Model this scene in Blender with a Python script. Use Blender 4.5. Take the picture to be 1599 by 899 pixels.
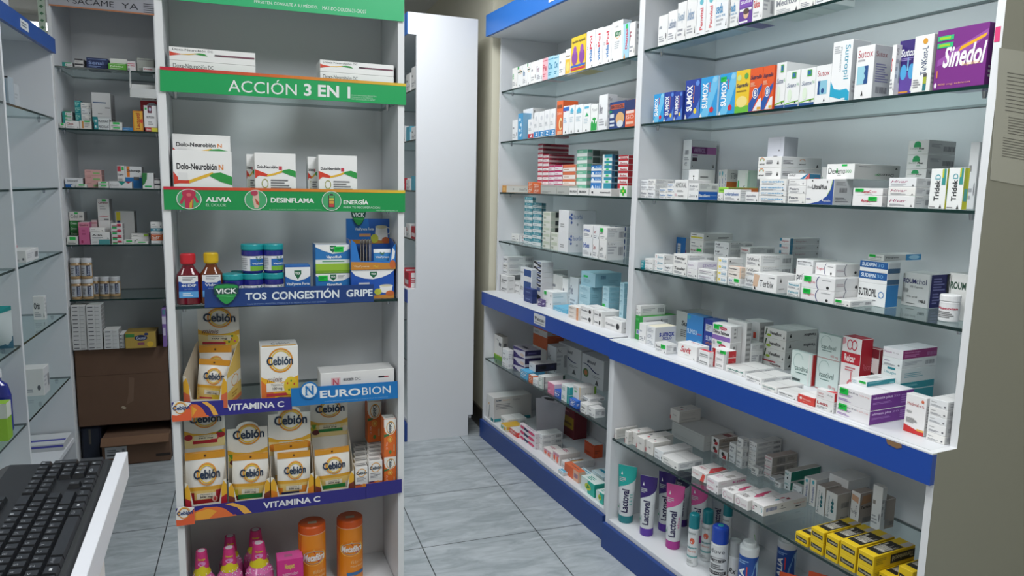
import bpy, math, random
from mathutils import Vector, Matrix
PI = math.pi
scene = bpy.context.scene
for _o in list(bpy.data.objects):
    bpy.data.objects.remove(_o)
# ------------------------------------------------------------------ camera, light, exposure
cam_d = bpy.data.cameras.new('camera')
cam = bpy.data.objects.new('camera', cam_d)
scene.collection.objects.link(cam)
scene.camera = cam
cam_d.sensor_fit = 'HORIZONTAL'
cam_d.sensor_width = 36.0
cam_d.lens = 36.0 * 1131.0 / 1599.0
cam_d.clip_start = 0.02
_R = Vector((0.94248283, -0.33358874, 0.0210872)); _U = Vector((0.02635053, 0.13704233, 0.99021465)); _F = Vector((0.3332143, 0.93270464, -0.13795029))
cam.matrix_world = Matrix(((_R.x, _U.x, -_F.x, 0.0), (_R.y, _U.y, -_F.y, 0.0), (_R.z, _U.z, -_F.z, 1.466), (0, 0, 0, 1)))
scene.view_settings.view_transform = 'Standard'
scene.view_settings.look = 'None'
scene.view_settings.exposure = 0.32
scene.view_settings.gamma = 1.0
scene.view_settings.use_curve_mapping = False
world = bpy.data.worlds.new('world'); scene.world = world; world.use_nodes = True
world.node_tree.nodes['Background'].inputs[0].default_value = (0.75, 0.82, 0.9, 1)
world.node_tree.nodes['Background'].inputs[1].default_value = 0.05
def area(name, loc, sx, sy, power, rot=(0, 0, 0), col=(0.965, 0.985, 1.0)):
    l = bpy.data.lights.new(name, 'AREA'); l.shape = 'RECTANGLE'; l.size = sx; l.size_y = sy; l.energy = power; l.color = col
    o = bpy.data.objects.new(name, l); scene.collection.objects.link(o); o.location = loc; o.rotation_euler = rot
    return o
area('tube_light_front', (0.75, 0.75, 2.69), 0.60, 1.50, 26)
area('tube_light_aisle', (0.60, 3.00, 2.69), 0.60, 1.50, 23)
area('fill_light_desk', (-1.5, 0.2, 2.69), 0.6, 1.5, 24)  # added fill light without a fixture, brightens the under-counter shelves
area('tube_light_rear', (-1.675, 7.28, 2.69), 1.2, 0.3, 6)

# ------------------------------------------------------------------ helpers
C = scene.collection
rnd = random.Random(7)
NAMED = dict(w='e9e9ea', k='26262a', g='3aa655', r='c8102e', b='1c4fa0', y='e8b800', o='e8641b', p='6a2c91', t='0f8f95', n='1f2a6b', gr='9a9a9c', lg='cfd2d3', lb='63b8dc', m='c2186a', gn='19d34a')
def lin(c):
    c /= 255.0
    return c / 12.92 if c <= 0.04045 else ((c + 0.055) / 1.055) ** 2.4
def rgb(h):
    h = NAMED.get(h, h)
    if len(h) == 3: h = h[0] * 2 + h[1] * 2 + h[2] * 2
    return (lin(int(h[0:2], 16)), lin(int(h[2:4], 16)), lin(int(h[4:6], 16)))
_M = {}
def M(h, rough=0.5, metal=0.0, noise=0.0, scale=8.0, trans=0.0, coat=0.0):
    h = NAMED.get(h, h)
    h = ''.join(q * 2 for q in h) if len(h) == 3 else h
    key = (h, rough, metal, noise, scale, trans, coat)
    if key in _M: return _M[key]
    m = bpy.data.materials.new('paint_' + h); m.use_nodes = True
    nt = m.node_tree; b = nt.nodes['Principled BSDF']
    c = rgb(h)
    b.inputs['Base Color'].default_value = (*c, 1); b.inputs['Roughness'].default_value = rough; b.inputs['Metallic'].default_value = metal
    b.inputs['Coat Weight'].default_value = coat
    if trans:
        b.inputs['Transmission Weight'].default_value = trans; b.inputs['IOR'].default_value = 1.2
    if noise:
        tc = nt.nodes.new('ShaderNodeTexCoord'); n = nt.nodes.new('ShaderNodeTexNoise'); n.inputs['Scale'].default_value = scale; n.inputs['Detail'].default_value = 5
        rp = nt.nodes.new('ShaderNodeMapRange'); rp.inputs['To Min'].default_value = 1 - noise; rp.inputs['To Max'].default_value = 1 + noise
        mx = nt.nodes.new('ShaderNodeMix'); mx.data_type = 'RGBA'; mx.blend_type = 'MULTIPLY'; mx.inputs['Factor'].default_value = 1
        mx.inputs['A'].default_value = (*c, 1)
        nt.links.new(tc.outputs['Object'], n.inputs['Vector']); nt.links.new(n.outputs['Fac'], rp.inputs['Value']); nt.links.new(rp.outputs['Result'], mx.inputs['B']); nt.links.new(mx.outputs['Result'], b.inputs['Base Color'])
    _M[key] = m
    return m
def glass_sheet_material():
    m = bpy.data.materials.new('shelf_glass'); m.use_nodes = True; nt = m.node_tree; nt.nodes.clear()
    out = nt.nodes.new('ShaderNodeOutputMaterial'); mx = nt.nodes.new('ShaderNodeMixShader'); tr = nt.nodes.new('ShaderNodeBsdfTransparent'); gl = nt.nodes.new('ShaderNodeBsdfGlossy'); fr = nt.nodes.new('ShaderNodeFresnel')
    tr.inputs[0].default_value = (0.90, 0.955, 0.95, 1); gl.inputs['Roughness'].default_value = 0.02; gl.inputs[0].default_value = (0.85, 0.93, 0.93, 1); fr.inputs['IOR'].default_value = 1.5; ge = nt.nodes.new('ShaderNodeNewGeometry'); mu = nt.nodes.new('ShaderNodeMath'); mu.operation = 'MULTIPLY'; iv = nt.nodes.new('ShaderNodeMath'); iv.operation = 'SUBTRACT'; iv.inputs[0].default_value = 1.0
    nt.links.new(ge.outputs['Backfacing'], iv.inputs[1]); nt.links.new(iv.outputs[0], mu.inputs[0]); nt.links.new(fr.outputs[0], mu.inputs[1]); nt.links.new(mu.outputs[0], mx.inputs[0]); nt.links.new(tr.outputs[0], mx.inputs[1]); nt.links.new(gl.outputs[0], mx.inputs[2]); nt.links.new(mx.outputs[0], out.inputs[0])
    return m
GLASS = glass_sheet_material()
def liquid(h, rough=0.06):
    return M(h, rough=rough, coat=0.6)
def emit(h, s):
    m = bpy.data.materials.new('lamp'); m.use_nodes = True; b = m.node_tree.nodes['Principled BSDF']
    b.inputs['Emission Color'].default_value = (*rgb(h), 1); b.inputs['Emission Strength'].default_value = s
    return m

class MB:                                   # collects faces, builds ONE mesh object
    def __init__(s): s.v = []; s.f = []; s.m = []; s.mats = []; s.sm = []
    def mi(s, mat):
        if mat not in s.mats: s.mats.append(mat)
        return s.mats.index(mat)
    def face(s, pts, mat, smooth=False):
        k = len(s.v); s.v.extend(pts); s.f.append(tuple(range(k, k + len(pts)))); s.m.append(s.mi(mat)); s.sm.append(smooth)
    def grid(s, P, mat, closed=False, smooth=True):      # P[i][j]; rows stacked, columns closed if asked
        n = len(P[0]); k = len(s.v); mi = s.mi(mat)
        for row in P: s.v.extend(row)
        for i in range(len(P) - 1):
            for j in range(n if closed else n - 1):
                a = k + i * n + j; b = k + i * n + (j + 1) % n
                s.f.append((a, b, b + n, a + n)); s.m.append(mi); s.sm.append(smooth)
    def box(s, x0, y0, z0, x1, y1, z1, mat, front=None, top=None, side=None, bottom=None, back=None):
        A = [(x0, y0, z0), (x1, y0, z0), (x1, y1, z0), (x0, y1, z0), (x0, y0, z1), (x1, y0, z1), (x1, y1, z1), (x0, y1, z1)]
        k = len(s.v); s.v.extend(A)
        for q, mt in (((0, 1, 5, 4), front), ((1, 2, 6, 5), side), ((2, 3, 7, 6), back), ((3, 0, 4, 7), side), ((4, 5, 6, 7), top), ((3, 2, 1, 0), bottom)):
            s.f.append(tuple(k + i for i in q)); s.m.append(s.mi(mt or mat)); s.sm.append(False)
    def cbox(s, x0, y0, z0, x1, y1, z1, c, mat):         # box with chamfered edges
        X = (x0, x1); Y = (y0, y1); Z = (z0, z1)
        def sgn(i): return 1 if i == 0 else -1
        P = {}
        for i in (0, 1):
            for j in (0, 1):
                for l in (0, 1):
                    x, y, z = X[i], Y[j], Z[l]
                    P[i, j, l, 'x'] = (x, y + sgn(j) * c, z + sgn(l) * c); P[i, j, l, 'y'] = (x + sgn(i) * c, y, z + sgn(l) * c); P[i, j, l, 'z'] = (x + sgn(i) * c, y + sgn(j) * c, z)
        F = []
        for i in (0, 1):
            q = [P[i, 0, 0, 'x'], P[i, 1, 0, 'x'], P[i, 1, 1, 'x'], P[i, 0, 1, 'x']]; F.append(q if i else q[::-1])
            q = [P[0, i, 0, 'y'], P[1, i, 0, 'y'], P[1, i, 1, 'y'], P[0, i, 1, 'y']]; F.append(q[::-1] if i else q)
            q = [P[0, 0, i, 'z'], P[1, 0, i, 'z'], P[1, 1, i, 'z'], P[0, 1, i, 'z']]; F.append(q if i else q[::-1])
        for a in (0, 1):
            for b in (0, 1):
                q = [P[a, b, 0, 'x'], P[a, b, 0, 'y'], P[a, b, 1, 'y'], P[a, b, 1, 'x']]; F.append(q if (a ^ b) == 1 else q[::-1])
                q = [P[a, 0, b, 'x'], P[a, 0, b, 'z'], P[a, 1, b, 'z'], P[a, 1, b, 'x']]; F.append(q if (a ^ b) == 0 else q[::-1])
                q = [P[0, a, b, 'y'], P[0, a, b, 'z'], P[1, a, b, 'z'], P[1, a, b, 'y']]; F.append(q if (a ^ b) == 1 else q[::-1])
                for l in (0, 1):
                    q = [P[a, b, l, 'x'], P[a, b, l, 'y'], P[a, b, l, 'z']]; F.append(q if (a ^ b ^ l) == 0 else q[::-1])
        for q in F: s.face(q, mat)
    def prism_x(s, poly, x0, x1, mat, m0=None, m1=None):  # poly of (y,z), extruded along x
        n = len(poly)
        s.face([(x0, y, z) for y, z in poly][::-1], m0 or mat); s.face([(x1, y, z) for y, z in poly], m1 or mat)
        for i in range(n):
            a, b = poly[i], poly[(i + 1) % n]
            s.face([(x0, *a), (x0, *b), (x1, *b), (x1, *a)][::-1], mat)
    def prism_y(s, poly, y0, y1, mat, mback=None):        # poly of (x,z) counter-clockwise seen from -y
        n = len(poly)
        s.face([(x, y0, z) for x, z in poly], mat); s.face([(x, y1, z) for x, z in poly][::-1], mback or mat)
        for i in range(n):
            a, b = poly[i], poly[(i + 1) % n]
            s.face([(a[0], y0, a[1]), (a[0], y1, a[1]), (b[0], y1, b[1]), (b[0], y0, b[1])], mback or mat)
    def cyl(s, c, r, z0, z1, mat, n=20, r1=None, caps=True):
        s.loft([(z0, r, r), (z1, r1 or r, r1 or r)], mat, c=c, n=n, caps=caps)
    def loft(s, secs, mat, c=(0, 0), n=28, caps=True, ex=2.0, mats=None):
        # secs: (z, rx, ry[, mat]) ; superellipse exponent ex
        rows = []
        for q in secs:
            row = []
            for j in range(n):
                t = 2 * PI * j / n; ct, st = math.cos(t), math.sin(t)
                row.append((c[0] + q[1] * math.copysign(abs(ct) ** (2 / ex), ct), c[1] + q[2] * math.copysign(abs(st) ** (2 / ex), st), q[0]))
            rows.append(row)
        for i in range(len(rows) - 1):
            mt = secs[i + 1][3] if len(secs[i + 1]) > 3 and secs[i + 1][3] else mat
            s.grid([rows[i], rows[i + 1]], mt, closed=True)
        if caps:
            s.face(rows[0][::-1], secs[0][3] if len(secs[0]) > 3 and secs[0][3] else mat)
            s.face(rows[-1], secs[-1][3] if len(secs[-1]) > 3 and secs[-1][3] else mat)
    def build(s, name, parent=None, loc=(0, 0, 0), rz=0.0, **kw):
        me = bpy.data.meshes.new(name); me.from_pydata([tuple(p) for p in s.v], [], s.f)
        for m in s.mats: me.materials.append(m)
        me.polygons.foreach_set('material_index', s.m); me.polygons.foreach_set('use_smooth', s.sm)
        me.update()
        o = bpy.data.objects.new(name, me); C.objects.link(o)
        o.location = loc; o.rotation_euler = (0, 0, rz)
        if parent: o.parent = parent
        for k, v in kw.items(): o[k] = v
        return o
def thing(name, label, category, loc=(0, 0, 0), rz=0.0, group=None):
    o = bpy.data.objects.new(name, None); C.objects.link(o); o.location = loc; o.rotation_euler = (0, 0, rz); o.empty_display_size = 0.05
    tag(o, label, category, group); return o
def tag(o, label, category, group=None):
    o['label'] = label; o['category'] = category
    if group: o['group'] = group
    return o

# lettering: outlines of the built-in font, normalised to a unit box
_T = {}
def glyphs(txt, bold=0.0, shear=0.0):
    key = (txt, bold, shear)
    if key in _T: return _T[key]
    cu = bpy.data.curves.new('lettering', 'FONT'); cu.body = txt; cu.resolution_u = 3; cu.offset = bold; cu.shear = shear
    ob = bpy.data.objects.new('lettering', cu); C.objects.link(ob)
    dg = bpy.context.evaluated_depsgraph_get(); dg.update()
    me = ob.evaluated_get(dg).to_mesh()
    vs = [(v.co.x, v.co.y) for v in me.vertices]; fs = [tuple(p.vertices) for p in me.polygons]
    ob.evaluated_get(dg).to_mesh_clear()
    bpy.data.objects.remove(ob); bpy.data.curves.remove(cu)
    if not vs: _T[key] = ([], []); return _T[key]
    x0 = min(v[0] for v in vs); x1 = max(v[0] for v in vs); y0 = min(v[1] for v in vs); y1 = max(v[1] for v in vs)
    _T[key] = ([((x - x0) / (x1 - x0 + 1e-9), (y - y0) / (y1 - y0 + 1e-9)) for x, y in vs], fs)
    return _T[key]
def ops_to(mb, ops, fmap, sub=1, rough=0.5, start=0):
    """print marks onto a surface; fmap(u, v, off) -> point"""
    layer = start
    def quad(x0, y0, x1, y1, mat, off):
        for i in range(sub):
            a = x0 + (x1 - x0) * i / sub; b = x0 + (x1 - x0) * (i + 1) / sub
            mb.face([fmap(a, y0, off), fmap(b, y0, off), fmap(b, y1, off), fmap(a, y1, off)], mat)
    for op in ops:
        t = op.split(' '); k = t[0]; layer += 1; off = 0.00022 + 0.00011 * layer
        if k == 'p':
            mat = M(t[1], rough); q = [float(a) for a in t[2:]]
            mb.face([fmap(q[i], q[i + 1], off) for i in range(0, len(q), 2)], mat); continue
        x0, y0, x1, y1 = (float(a) for a in t[1:5]); mat = M(t[5], rough)
        if k == 'r': quad(x0, y0, x1, y1, mat, off)
        elif k == 'e':
            mb.face([fmap((x0 + x1) / 2 + (x1 - x0) / 2 * math.cos(a), (y0 + y1) / 2 + (y1 - y0) / 2 * math.sin(a), off) for a in [2 * PI * i / 28 for i in range(28)]], mat)
        elif k == 'n':
            th = float(t[6]); N = 32; a0 = float(t[7]) if len(t) > 7 else 0; a1 = float(t[8]) if len(t) > 8 else 360
            for i in range(N):
                aa = math.radians(a0 + (a1 - a0) * i / N); ab = math.radians(a0 + (a1 - a0) * (i + 1) / N)
                def P(a, s): return fmap((x0 + x1) / 2 + s * (x1 - x0) / 2 * math.cos(a), (y0 + y1) / 2 + s * (y1 - y0) / 2 * math.sin(a), off)
                mb.face([P(aa, 1 - th), P(aa, 1), P(ab, 1), P(ab, 1 - th)][::-1], mat)
        elif k == 'l':
            n = int(t[6]); r2 = random.Random(n * 31 + int(x0 * 97) + int(y0 * 53))
            for i in range(n):
                yy = y1 - (i + 0.25) * (y1 - y0) / n; xe = x0 + (x1 - x0) * r2.uniform(0.6, 1)
                quad(x0, yy - (y1 - y0) / n * 0.5, xe, yy, mat, off)
        elif k == 'b':
            n = 11; r2 = random.Random(5); x = x0
            while x < x1:
                wv = (x1 - x0) / n * r2.uniform(0.25, 0.8); quad(x, y0, min(x + wv, x1), y1, mat, off); x += wv + (x1 - x0) / n * r2.uniform(0.25, 0.5)
        elif k == 's':                       # swoosh band: x0 y0 x1 y1 col thickness amplitude
            th = float(t[6]); am = float(t[7]); N = 12
            for i in range(N):
                def Q(a, e): return fmap(x0 + (x1 - x0) * a, y0 + (y1 - y0) * a + am * math.sin(a * 2 * PI) + e * th * (0.35 + 0.65 * math.sin(a * PI)), off)
                a, b = i / N, (i + 1) / N
                mb.face([Q(a, -.5), Q(b, -.5), Q(b, .5), Q(a, .5)], mat)
        else:
            bold = 0.028 if k in 'BIVDU' else 0.0; sh = 0.3 if k in 'iI' else 0.0
            vs, fs = glyphs(' '.join(t[6:]), bold, sh)
            def uv(a, b):
                if k in 'vV': return x1 - b * (x1 - x0), y0 + a * (y1 - y0)
                if k in 'dD': return x0 + b * (x1 - x0), y1 - a * (y1 - y0)
                if k in 'uU': return x1 - a * (x1 - x0), y1 - b * (y1 - y0)
                return x0 + a * (x1 - x0), y0 + b * (y1 - y0)
            Q = [uv(a, b) for a, b in vs]; mi = mb.mi(mat)
            if sub > 1:                      # curved surface: cut the letters fine enough to follow it
                tri = [(Q[f[0]], Q[f[i]], Q[f[i + 1]]) for f in fs for i in range(1, len(f) - 1)]
                while tri:
                    A, B, D = tri.pop(); e = max((abs(A[0] - B[0]), 0), (abs(B[0] - D[0]), 1), (abs(D[0] - A[0]), 2))
                    if e[0] > .06:
                        if e[1] == 1: A, B, D = B, D, A
                        elif e[1] == 2: A, B, D = D, A, B
                        m_ = ((A[0] + B[0]) / 2, (A[1] + B[1]) / 2); tri += [(A, m_, D), (m_, B, D)]
                    else:
                        mb.face([fmap(*A, off), fmap(*B, off), fmap(*D, off)], mat)
                continue
            kk = len(mb.v); mb.v.extend(fmap(u, v, off) for u, v in Q)
            for f in fs:
                mb.f.append(tuple(kk + i for i in f)); mb.m.append(mi); mb.sm.append(False)
# ---- measured places of the cartons: shelf, x, y, z, width, depth, height, print, look, sticker, turn (metres)
ROWS = [
('A1',0.0778,0.132,1.9904,0.054,0.1,0.1075,'L:9aa0a6','white carton with grey print by the far panel',0,0),
('A1',0.1322,0.132,1.9904,0.0511,0.1,0.1128,'T:7c8aa0:Ledoxin','white carton, one in from the far end',0,0),
('A1',0.1841,0.132,1.9904,0.0492,0.1,0.1316,'T:8aa0b4:Respil','white carton with pale blue crest',0,0),
('A1',0.2361,0.132,1.9904,0.0512,0.1,0.1336,'T:7d9ab8:Ambrox','white carton beside the red-lettered ones',0,0),
('A1',0.2866,0.132,1.9904,0.046,0.1,0.1256,'V:d23c4a:Penvital','white carton, upright red word, teal cap print',0,0),
('A1',0.3344,0.132,1.9904,0.046,0.1,0.1221,'V:d2505a:Penvital','white carton, upright red word, second one',0,0),
('A1',0.3877,0.132,1.9904,0.0593,0.1,0.1179,'T:1b86b8:seda:pura tos','white syrup carton with teal word, wide one',0,0),
('A1',0.4489,0.132,1.9904,0.0393,0.1,0.1018,'T:1b86b8:seda:pura tos','white syrup carton with teal word, narrow one',0,0),
('A1',0.499,0.132,1.9904,0.0574,0.1,0.0932,'X:purplekid','purple and white carton',0,0),
('A1',0.5503,0.1052,1.9904,0.0408,0.0463,0.0834,'T:cc3030:Sulox','white carton with barcode side',0,0),
('A1',0.6473,0.1519,1.9904,0.0958,0.1,0.0642,'T:8a8f96:Meditos','big white carton, broad front',0,0),
('A1',0.7288,0.1475,1.9904,0.0571,0.1,0.0632,'T:707a88:Fluvic','white carton between two big plain ones',0,0),
('A1',0.7868,0.1445,1.9904,0.0494,0.1,0.0617,'L:8a8f96','white carton where the shelf leaves view',0,0),
('A2',0.0741,0.132,1.7164,0.0613,0.1,0.1028,'X:sumoxl','light blue small carton with strawberry',0,0),
('A2',0.1351,0.132,1.7164,0.0572,0.1,0.1033,'X:sumoxd','navy small carton, first of two',0,0),
('A2',0.1886,0.132,1.7164,0.0459,0.1,0.1,'X:sumoxd','navy small carton, second of two',0,0),
('A2',0.253,0.1411,1.7164,0.0792,0.1,0.1337,'X:sumoxd','tall navy carton with upright white word',0,0),
('A2',0.3388,0.1398,1.7164,0.0849,0.1,0.1325,'X:sumoxl','tall light blue carton next to navy one',0,0),
('A2',0.4214,0.1467,1.7164,0.0766,0.1,0.1339,'X:sumoxl','tall light blue carton next to yellow one',1,0),
('A2',0.4923,0.1447,1.7164,0.0616,0.1,0.1347,'X:supra','yellow carton with green foot',0,0),
('A2',0.5535,0.1421,1.7164,0.0536,0.1,0.1334,'X:supra8','orange carton with blue 8, beside yellow one',0,0),
('A2',0.6071,0.1389,1.7164,0.0456,0.1,0.1322,'X:supra8','orange carton with blue 8, farther from yellow',0,0),
('A2',0.6509,0.1605,1.7164,0.0383,0.128,0.1363,'X:sutoxn','white and green carton next to orange one',0,0),
('A2',0.7043,0.1391,1.7164,0.0519,0.1,0.1054,'X:sutoxn','short white and green carton, first',0,0),
('A2',0.7594,0.1406,1.7164,0.0547,0.1,0.1053,'X:sutoxn','short white and green carton, second',0,0),
('A2',0.8202,0.133,1.7164,0.0511,0.1,0.1046,'X:sutoxr','short white carton, red word, blue portrait',0,0),
('A2',0.8793,0.1165,1.7164,0.0635,0.069,0.1598,'X:sutropil','tall white carton with turquoise wave',0,0),
('A2',0.9512,0.1193,1.7164,0.054,0.0699,0.1361,'X:sutoxface','tall white carton, red word, blue face profile',0,0),
('A2',1.0372,0.092,1.7164,0.0116,0.02,0.1243,'T:c8102e:S','white carton slotted behind the purple lungs one',0,0),
('A2',1.0625,0.1132,1.7164,0.0549,0.02,0.135,'X:lungs','dark purple carton with blue lungs',0,0),
('A2',1.116,0.0972,1.7164,0.049,0.0305,0.1346,'X:tenkast','white carton with upright script and green stripes',0,0),
('A2',1.2093,0.132,1.7164,0.1208,0.1,0.1372,'X:sinedol','large purple carton by the end panel',0,0),
('A3',0.0027,0.136,1.4354,0.0447,0.1,0.0292,'T:8d8f98:Elatin','small white carton, next to far panel, bottom of stack',0,0),
('A3',0.0027,0.136,1.465,0.0447,0.1,0.0194,'T:8d8f98:Elatin','small white carton, next to far panel, middle of stack',0,0),
('A3',0.0027,0.136,1.4848,0.0447,0.1,0.019,'T:8d8f98:Elatin','small white carton, next to far panel, top of stack',0,0),
('A3',0.0486,0.1296,1.4354,0.0446,0.0872,0.0285,'T:8d8f98:Metrin','small white carton, grey word, bottom of stack',0,0),
('A3',0.0486,0.1296,1.4643,0.0446,0.0872,0.02,'T:8d8f98:Metrin','small white carton, grey word, middle of stack',0,0),
('A3',0.0486,0.1296,1.4847,0.0446,0.0872,0.0217,'T:8d8f98:Metrin','small white carton, grey word, top of stack',0,0),
('A3',0.1212,0.136,1.4354,0.0467,0.1,0.021,'T:3f86c4:Exalor','slim white carton, blue sweep, back pair, bottom of stack',0,0),
('A3',0.1212,0.136,1.4568,0.0467,0.1,0.0166,'T:3f86c4:Exalor','slim white carton, blue sweep, back pair, top of stack',0,0),
('A3',0.1654,0.136,1.4354,0.0392,0.1,0.0229,'T:3f86c4:Exalor','slim white carton, blue sweep, bottom of stack',0,0),
('A3',0.1654,0.136,1.4587,0.0392,0.1,0.0172,'T:3f86c4:Exalor','slim white carton, blue sweep, middle of stack',0,0),
('A3',0.1654,0.136,1.4763,0.0392,0.1,0.0163,'T:3f86c4:Exalor','slim white carton, blue sweep, top of stack',0,0),
('A3',0.2239,0.136,1.4354,0.0746,0.1,0.0689,'X:amoxal','white carton with heavy black word',0,0),
('A3',0.2912,0.1293,1.4354,0.0539,0.0865,0.0298,'X:baxilant','white carton with blue end',0,0),
('A3',0.2912,0.1293,1.4656,0.0539,0.0865,0.0275,'T:8f9298:Zelirol','white carton with grey end over the blue-ended one',0,0),
('A3',0.0047,0.346,1.4354,0.0488,0.128,0.114,'L:9a6070','white carton carrying the purple-band box',0,0),
('A3',0.0047,0.346,1.5498,0.0488,0.128,0.1152,'X:ampri','large white carton with purple band',0,0),
('A3',0.1537,0.237,1.4354,0.0555,0.08,0.1097,'X:redbars','white carton with black-red bars on its end',0,0),
('A3',0.2121,0.322,1.4354,0.0138,0.1,0.1101,'V:4a6ea8:Enterex','slim upright carton, blue letters, first',0,0),
('A3',0.2267,0.322,1.4354,0.013,0.1,0.1108,'V:4a6ea8:Enterex','slim upright carton, blue letters, second',0,0),
('A3',0.2414,0.2966,1.4354,0.0141,0.0493,0.1115,'X:sten','slim upright carton with orange end',0,0),
('A3',0.3292,0.2945,1.4354,0.0513,0.045,0.1073,'X:greenv','upright pale green carton',0,0),
('A3',0.4297,0.136,1.4354,0.023,0.1,0.0258,'L:8f9298','small white carton below the lime one',0,0),
('A3',0.4837,0.1097,1.4354,0.0759,0.0474,0.0379,'T:4a6ea8:cristalem','white carton, blue word, among small ones',0,0),
('A3',0.574,0.136,1.4354,0.0547,0.1,0.0309,'T:8f8f98:apolis','white carton next to thin pale-blue stack',0,0),
('A3',0.4138,0.1783,1.462,0.0467,0.1327,0.0188,'X:lime','lime and brown flat carton',0,0),
('A3',0.6574,0.1264,1.4354,0.1084,0.0807,0.0192,'T:6fb2dc:crestin','thin white carton with pale blue word, bottom of stack',0,0),
('A3',0.6574,0.1264,1.455,0.1084,0.0807,0.0158,'T:6fb2dc:crestin','thin white carton with pale blue word, second from bottom',0,0),
('A3',0.6574,0.1264,1.4712,0.1084,0.0807,0.0168,'T:6fb2dc:crestin','thin white carton with pale blue word, second from top',0,0),
('A3',0.6574,0.1264,1.4883,0.1084,0.0807,0.0185,'T:6fb2dc:crestin','thin white carton with pale blue word, top of stack',0,0),
('A3',0.6083,0.2026,1.5076,0.0969,0.1712,0.0352,'X:rainbow','white carton with rainbow arch, bottom of stack',0,0),
('A3',0.6083,0.2026,1.5432,0.0969,0.1712,0.0328,'X:rainbow','white carton with rainbow arch, top of stack',0,0),
('A3',0.5841,0.1917,1.5767,0.0683,0.0595,0.0626,'X:plainlav','plain lavender carton set on rainbow cartons',0,0),
('A3',0.753,0.136,1.4354,0.0653,0.1,0.0284,'T:7a7c84:Feam','white carton, thin grey word, bottom of stack',0,0),
('A3',0.753,0.136,1.4642,0.0653,0.1,0.0232,'T:7a7c84:Feam','white carton, thin grey word, top of stack',0,0),
('A3',0.7453,0.139,1.4883,0.0639,0.09,0.0183,'L:777','grey flat carton over thin grey-word pair',0,0),
('A3',0.7382,0.1262,1.5076,0.0782,0.0484,0.0152,'X:onplet','white carton with blue-red chevron',0,0),
('A3',0.8355,0.1232,1.4354,0.0961,0.0745,0.0715,'X:ultraplus','white carton with navy swoosh',0,0),
('A3',0.7196,0.272,1.4354,0.021,0.08,0.1112,'T:3aa655:dr','white carton with green mark behind navy swoosh',0,0),
('A3',0.8616,0.2259,1.5077,0.0925,0.1879,0.0423,'X:dexeno','white carton, black and green word, long side',0,0),
('A3',0.9919,0.0961,1.4354,0.0897,0.0202,0.0276,'X:asmac','white carton, red word, green sticker, bottom of stack',1,0),
('A3',0.9919,0.0961,1.4634,0.0897,0.0202,0.0196,'X:asmac','white carton, red word, green sticker, top of stack',1,0),
('A3',1.0898,0.117,1.4354,0.0746,0.0621,0.0289,'I:b04a78:Hivar','white carton with pink script, bottom of stack',0,0),
('A3',1.0898,0.117,1.4647,0.0746,0.0621,0.022,'I:b04a78:Hivar','white carton with pink script, middle of stack',0,0),
('A3',1.0898,0.117,1.4871,0.0746,0.0621,0.0226,'I:b04a78:Hivar','white carton with pink script, top of stack',0,0),
('A3',1.0056,0.3091,1.4354,0.059,0.1141,0.0492,'X:greentree','white carton with green tree emblem, bottom of stack',0,0),
('A3',1.0056,0.3091,1.485,0.059,0.1141,0.0276,'X:greentree','white carton with green tree emblem, second from bottom of stack',0,0),
('A3',1.0056,0.3091,1.513,0.059,0.1141,0.0241,'X:greentree','white carton with green tree emblem, middle of stack',0,0),
('A3',1.0056,0.3091,1.5375,0.059,0.1141,0.0387,'X:greentree','white carton with green tree emblem, second from top of stack',0,0),
('A3',1.0056,0.3091,1.5766,0.059,0.1141,0.0377,'X:greentree','white carton with green tree emblem, top of stack',0,0),
('A3',1.1844,0.0965,1.4354,0.0404,0.021,0.0955,'X:tridek','upright white carton, black word, one by pink-script stack',0,0),
('A3',1.2273,0.096,1.4354,0.0374,0.02,0.0974,'X:tridek','upright white carton, black word, one by end panel',0,0),
('A3',1.1906,0.252,1.4354,0.0224,0.1,0.1632,'L:999','plain white carton half behind end panel',0,0),
('A4',-0.0076,0.1524,1.1604,0.0241,0.1,0.0297,'B:0f97a5:e8f4f4:LK','teal small carton',0,0),
('A4',0.0355,0.1494,1.1604,0.0488,0.1,0.0191,'L:9a9ca4','white small carton next to teal one, bottom of stack',0,0),
('A4',0.0355,0.1494,1.1799,0.0488,0.1,0.0224,'L:9a9ca4','white small carton next to teal one, top of stack',0,0),
('A4',0.0899,0.1307,1.1604,0.0563,0.047,0.0196,'X:redteal','white carton with red curl and teal word, bottom of stack',0,0),
('A4',0.0899,0.1307,1.1804,0.0563,0.047,0.0221,'X:redteal','white carton with red curl and teal word, middle of stack',0,0),
('A4',0.0899,0.1307,1.2029,0.0563,0.047,0.0208,'X:redteal','white carton with red curl and teal word, top of stack',0,0),
('A4',0.1435,0.1591,1.1604,0.0496,0.1,0.029,'T:5a5a60:Teglur','white carton, grey word, low one',0,0),
('A4',0.2169,0.1726,1.1604,0.0767,0.136,0.039,'T:2b2b30:Tenslar','white carton with black word, bottom of stack',0,0),
('A4',0.2169,0.1726,1.1998,0.0767,0.136,0.0358,'T:2b2b30:Tenslar','white carton with black word, top of stack',0,0),
('A4',0.3058,0.135,1.1604,0.054,0.0931,0.0306,'L:b49ab8','white carton below the mauve-lettered one',0,0),
('A4',0.3058,0.135,1.1914,0.054,0.0931,0.0287,'X:statum','white carton with mauve letters along its side',0,0),
('A4',0.3764,0.1009,1.1604,0.0837,0.02,0.0191,'T:b0a6b4:Statum','flat white carton, faint mauve word, bottom of stack',0,0),
('A4',0.3764,0.1009,1.1799,0.0837,0.02,0.0187,'T:b0a6b4:Statum','flat white carton, faint mauve word, top of stack',0,0),
('A4',0.444,0.1344,1.1604,0.0479,0.0677,0.0209,'X:yelteal','white carton with yellow dot, bottom of stack',0,0),
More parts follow.
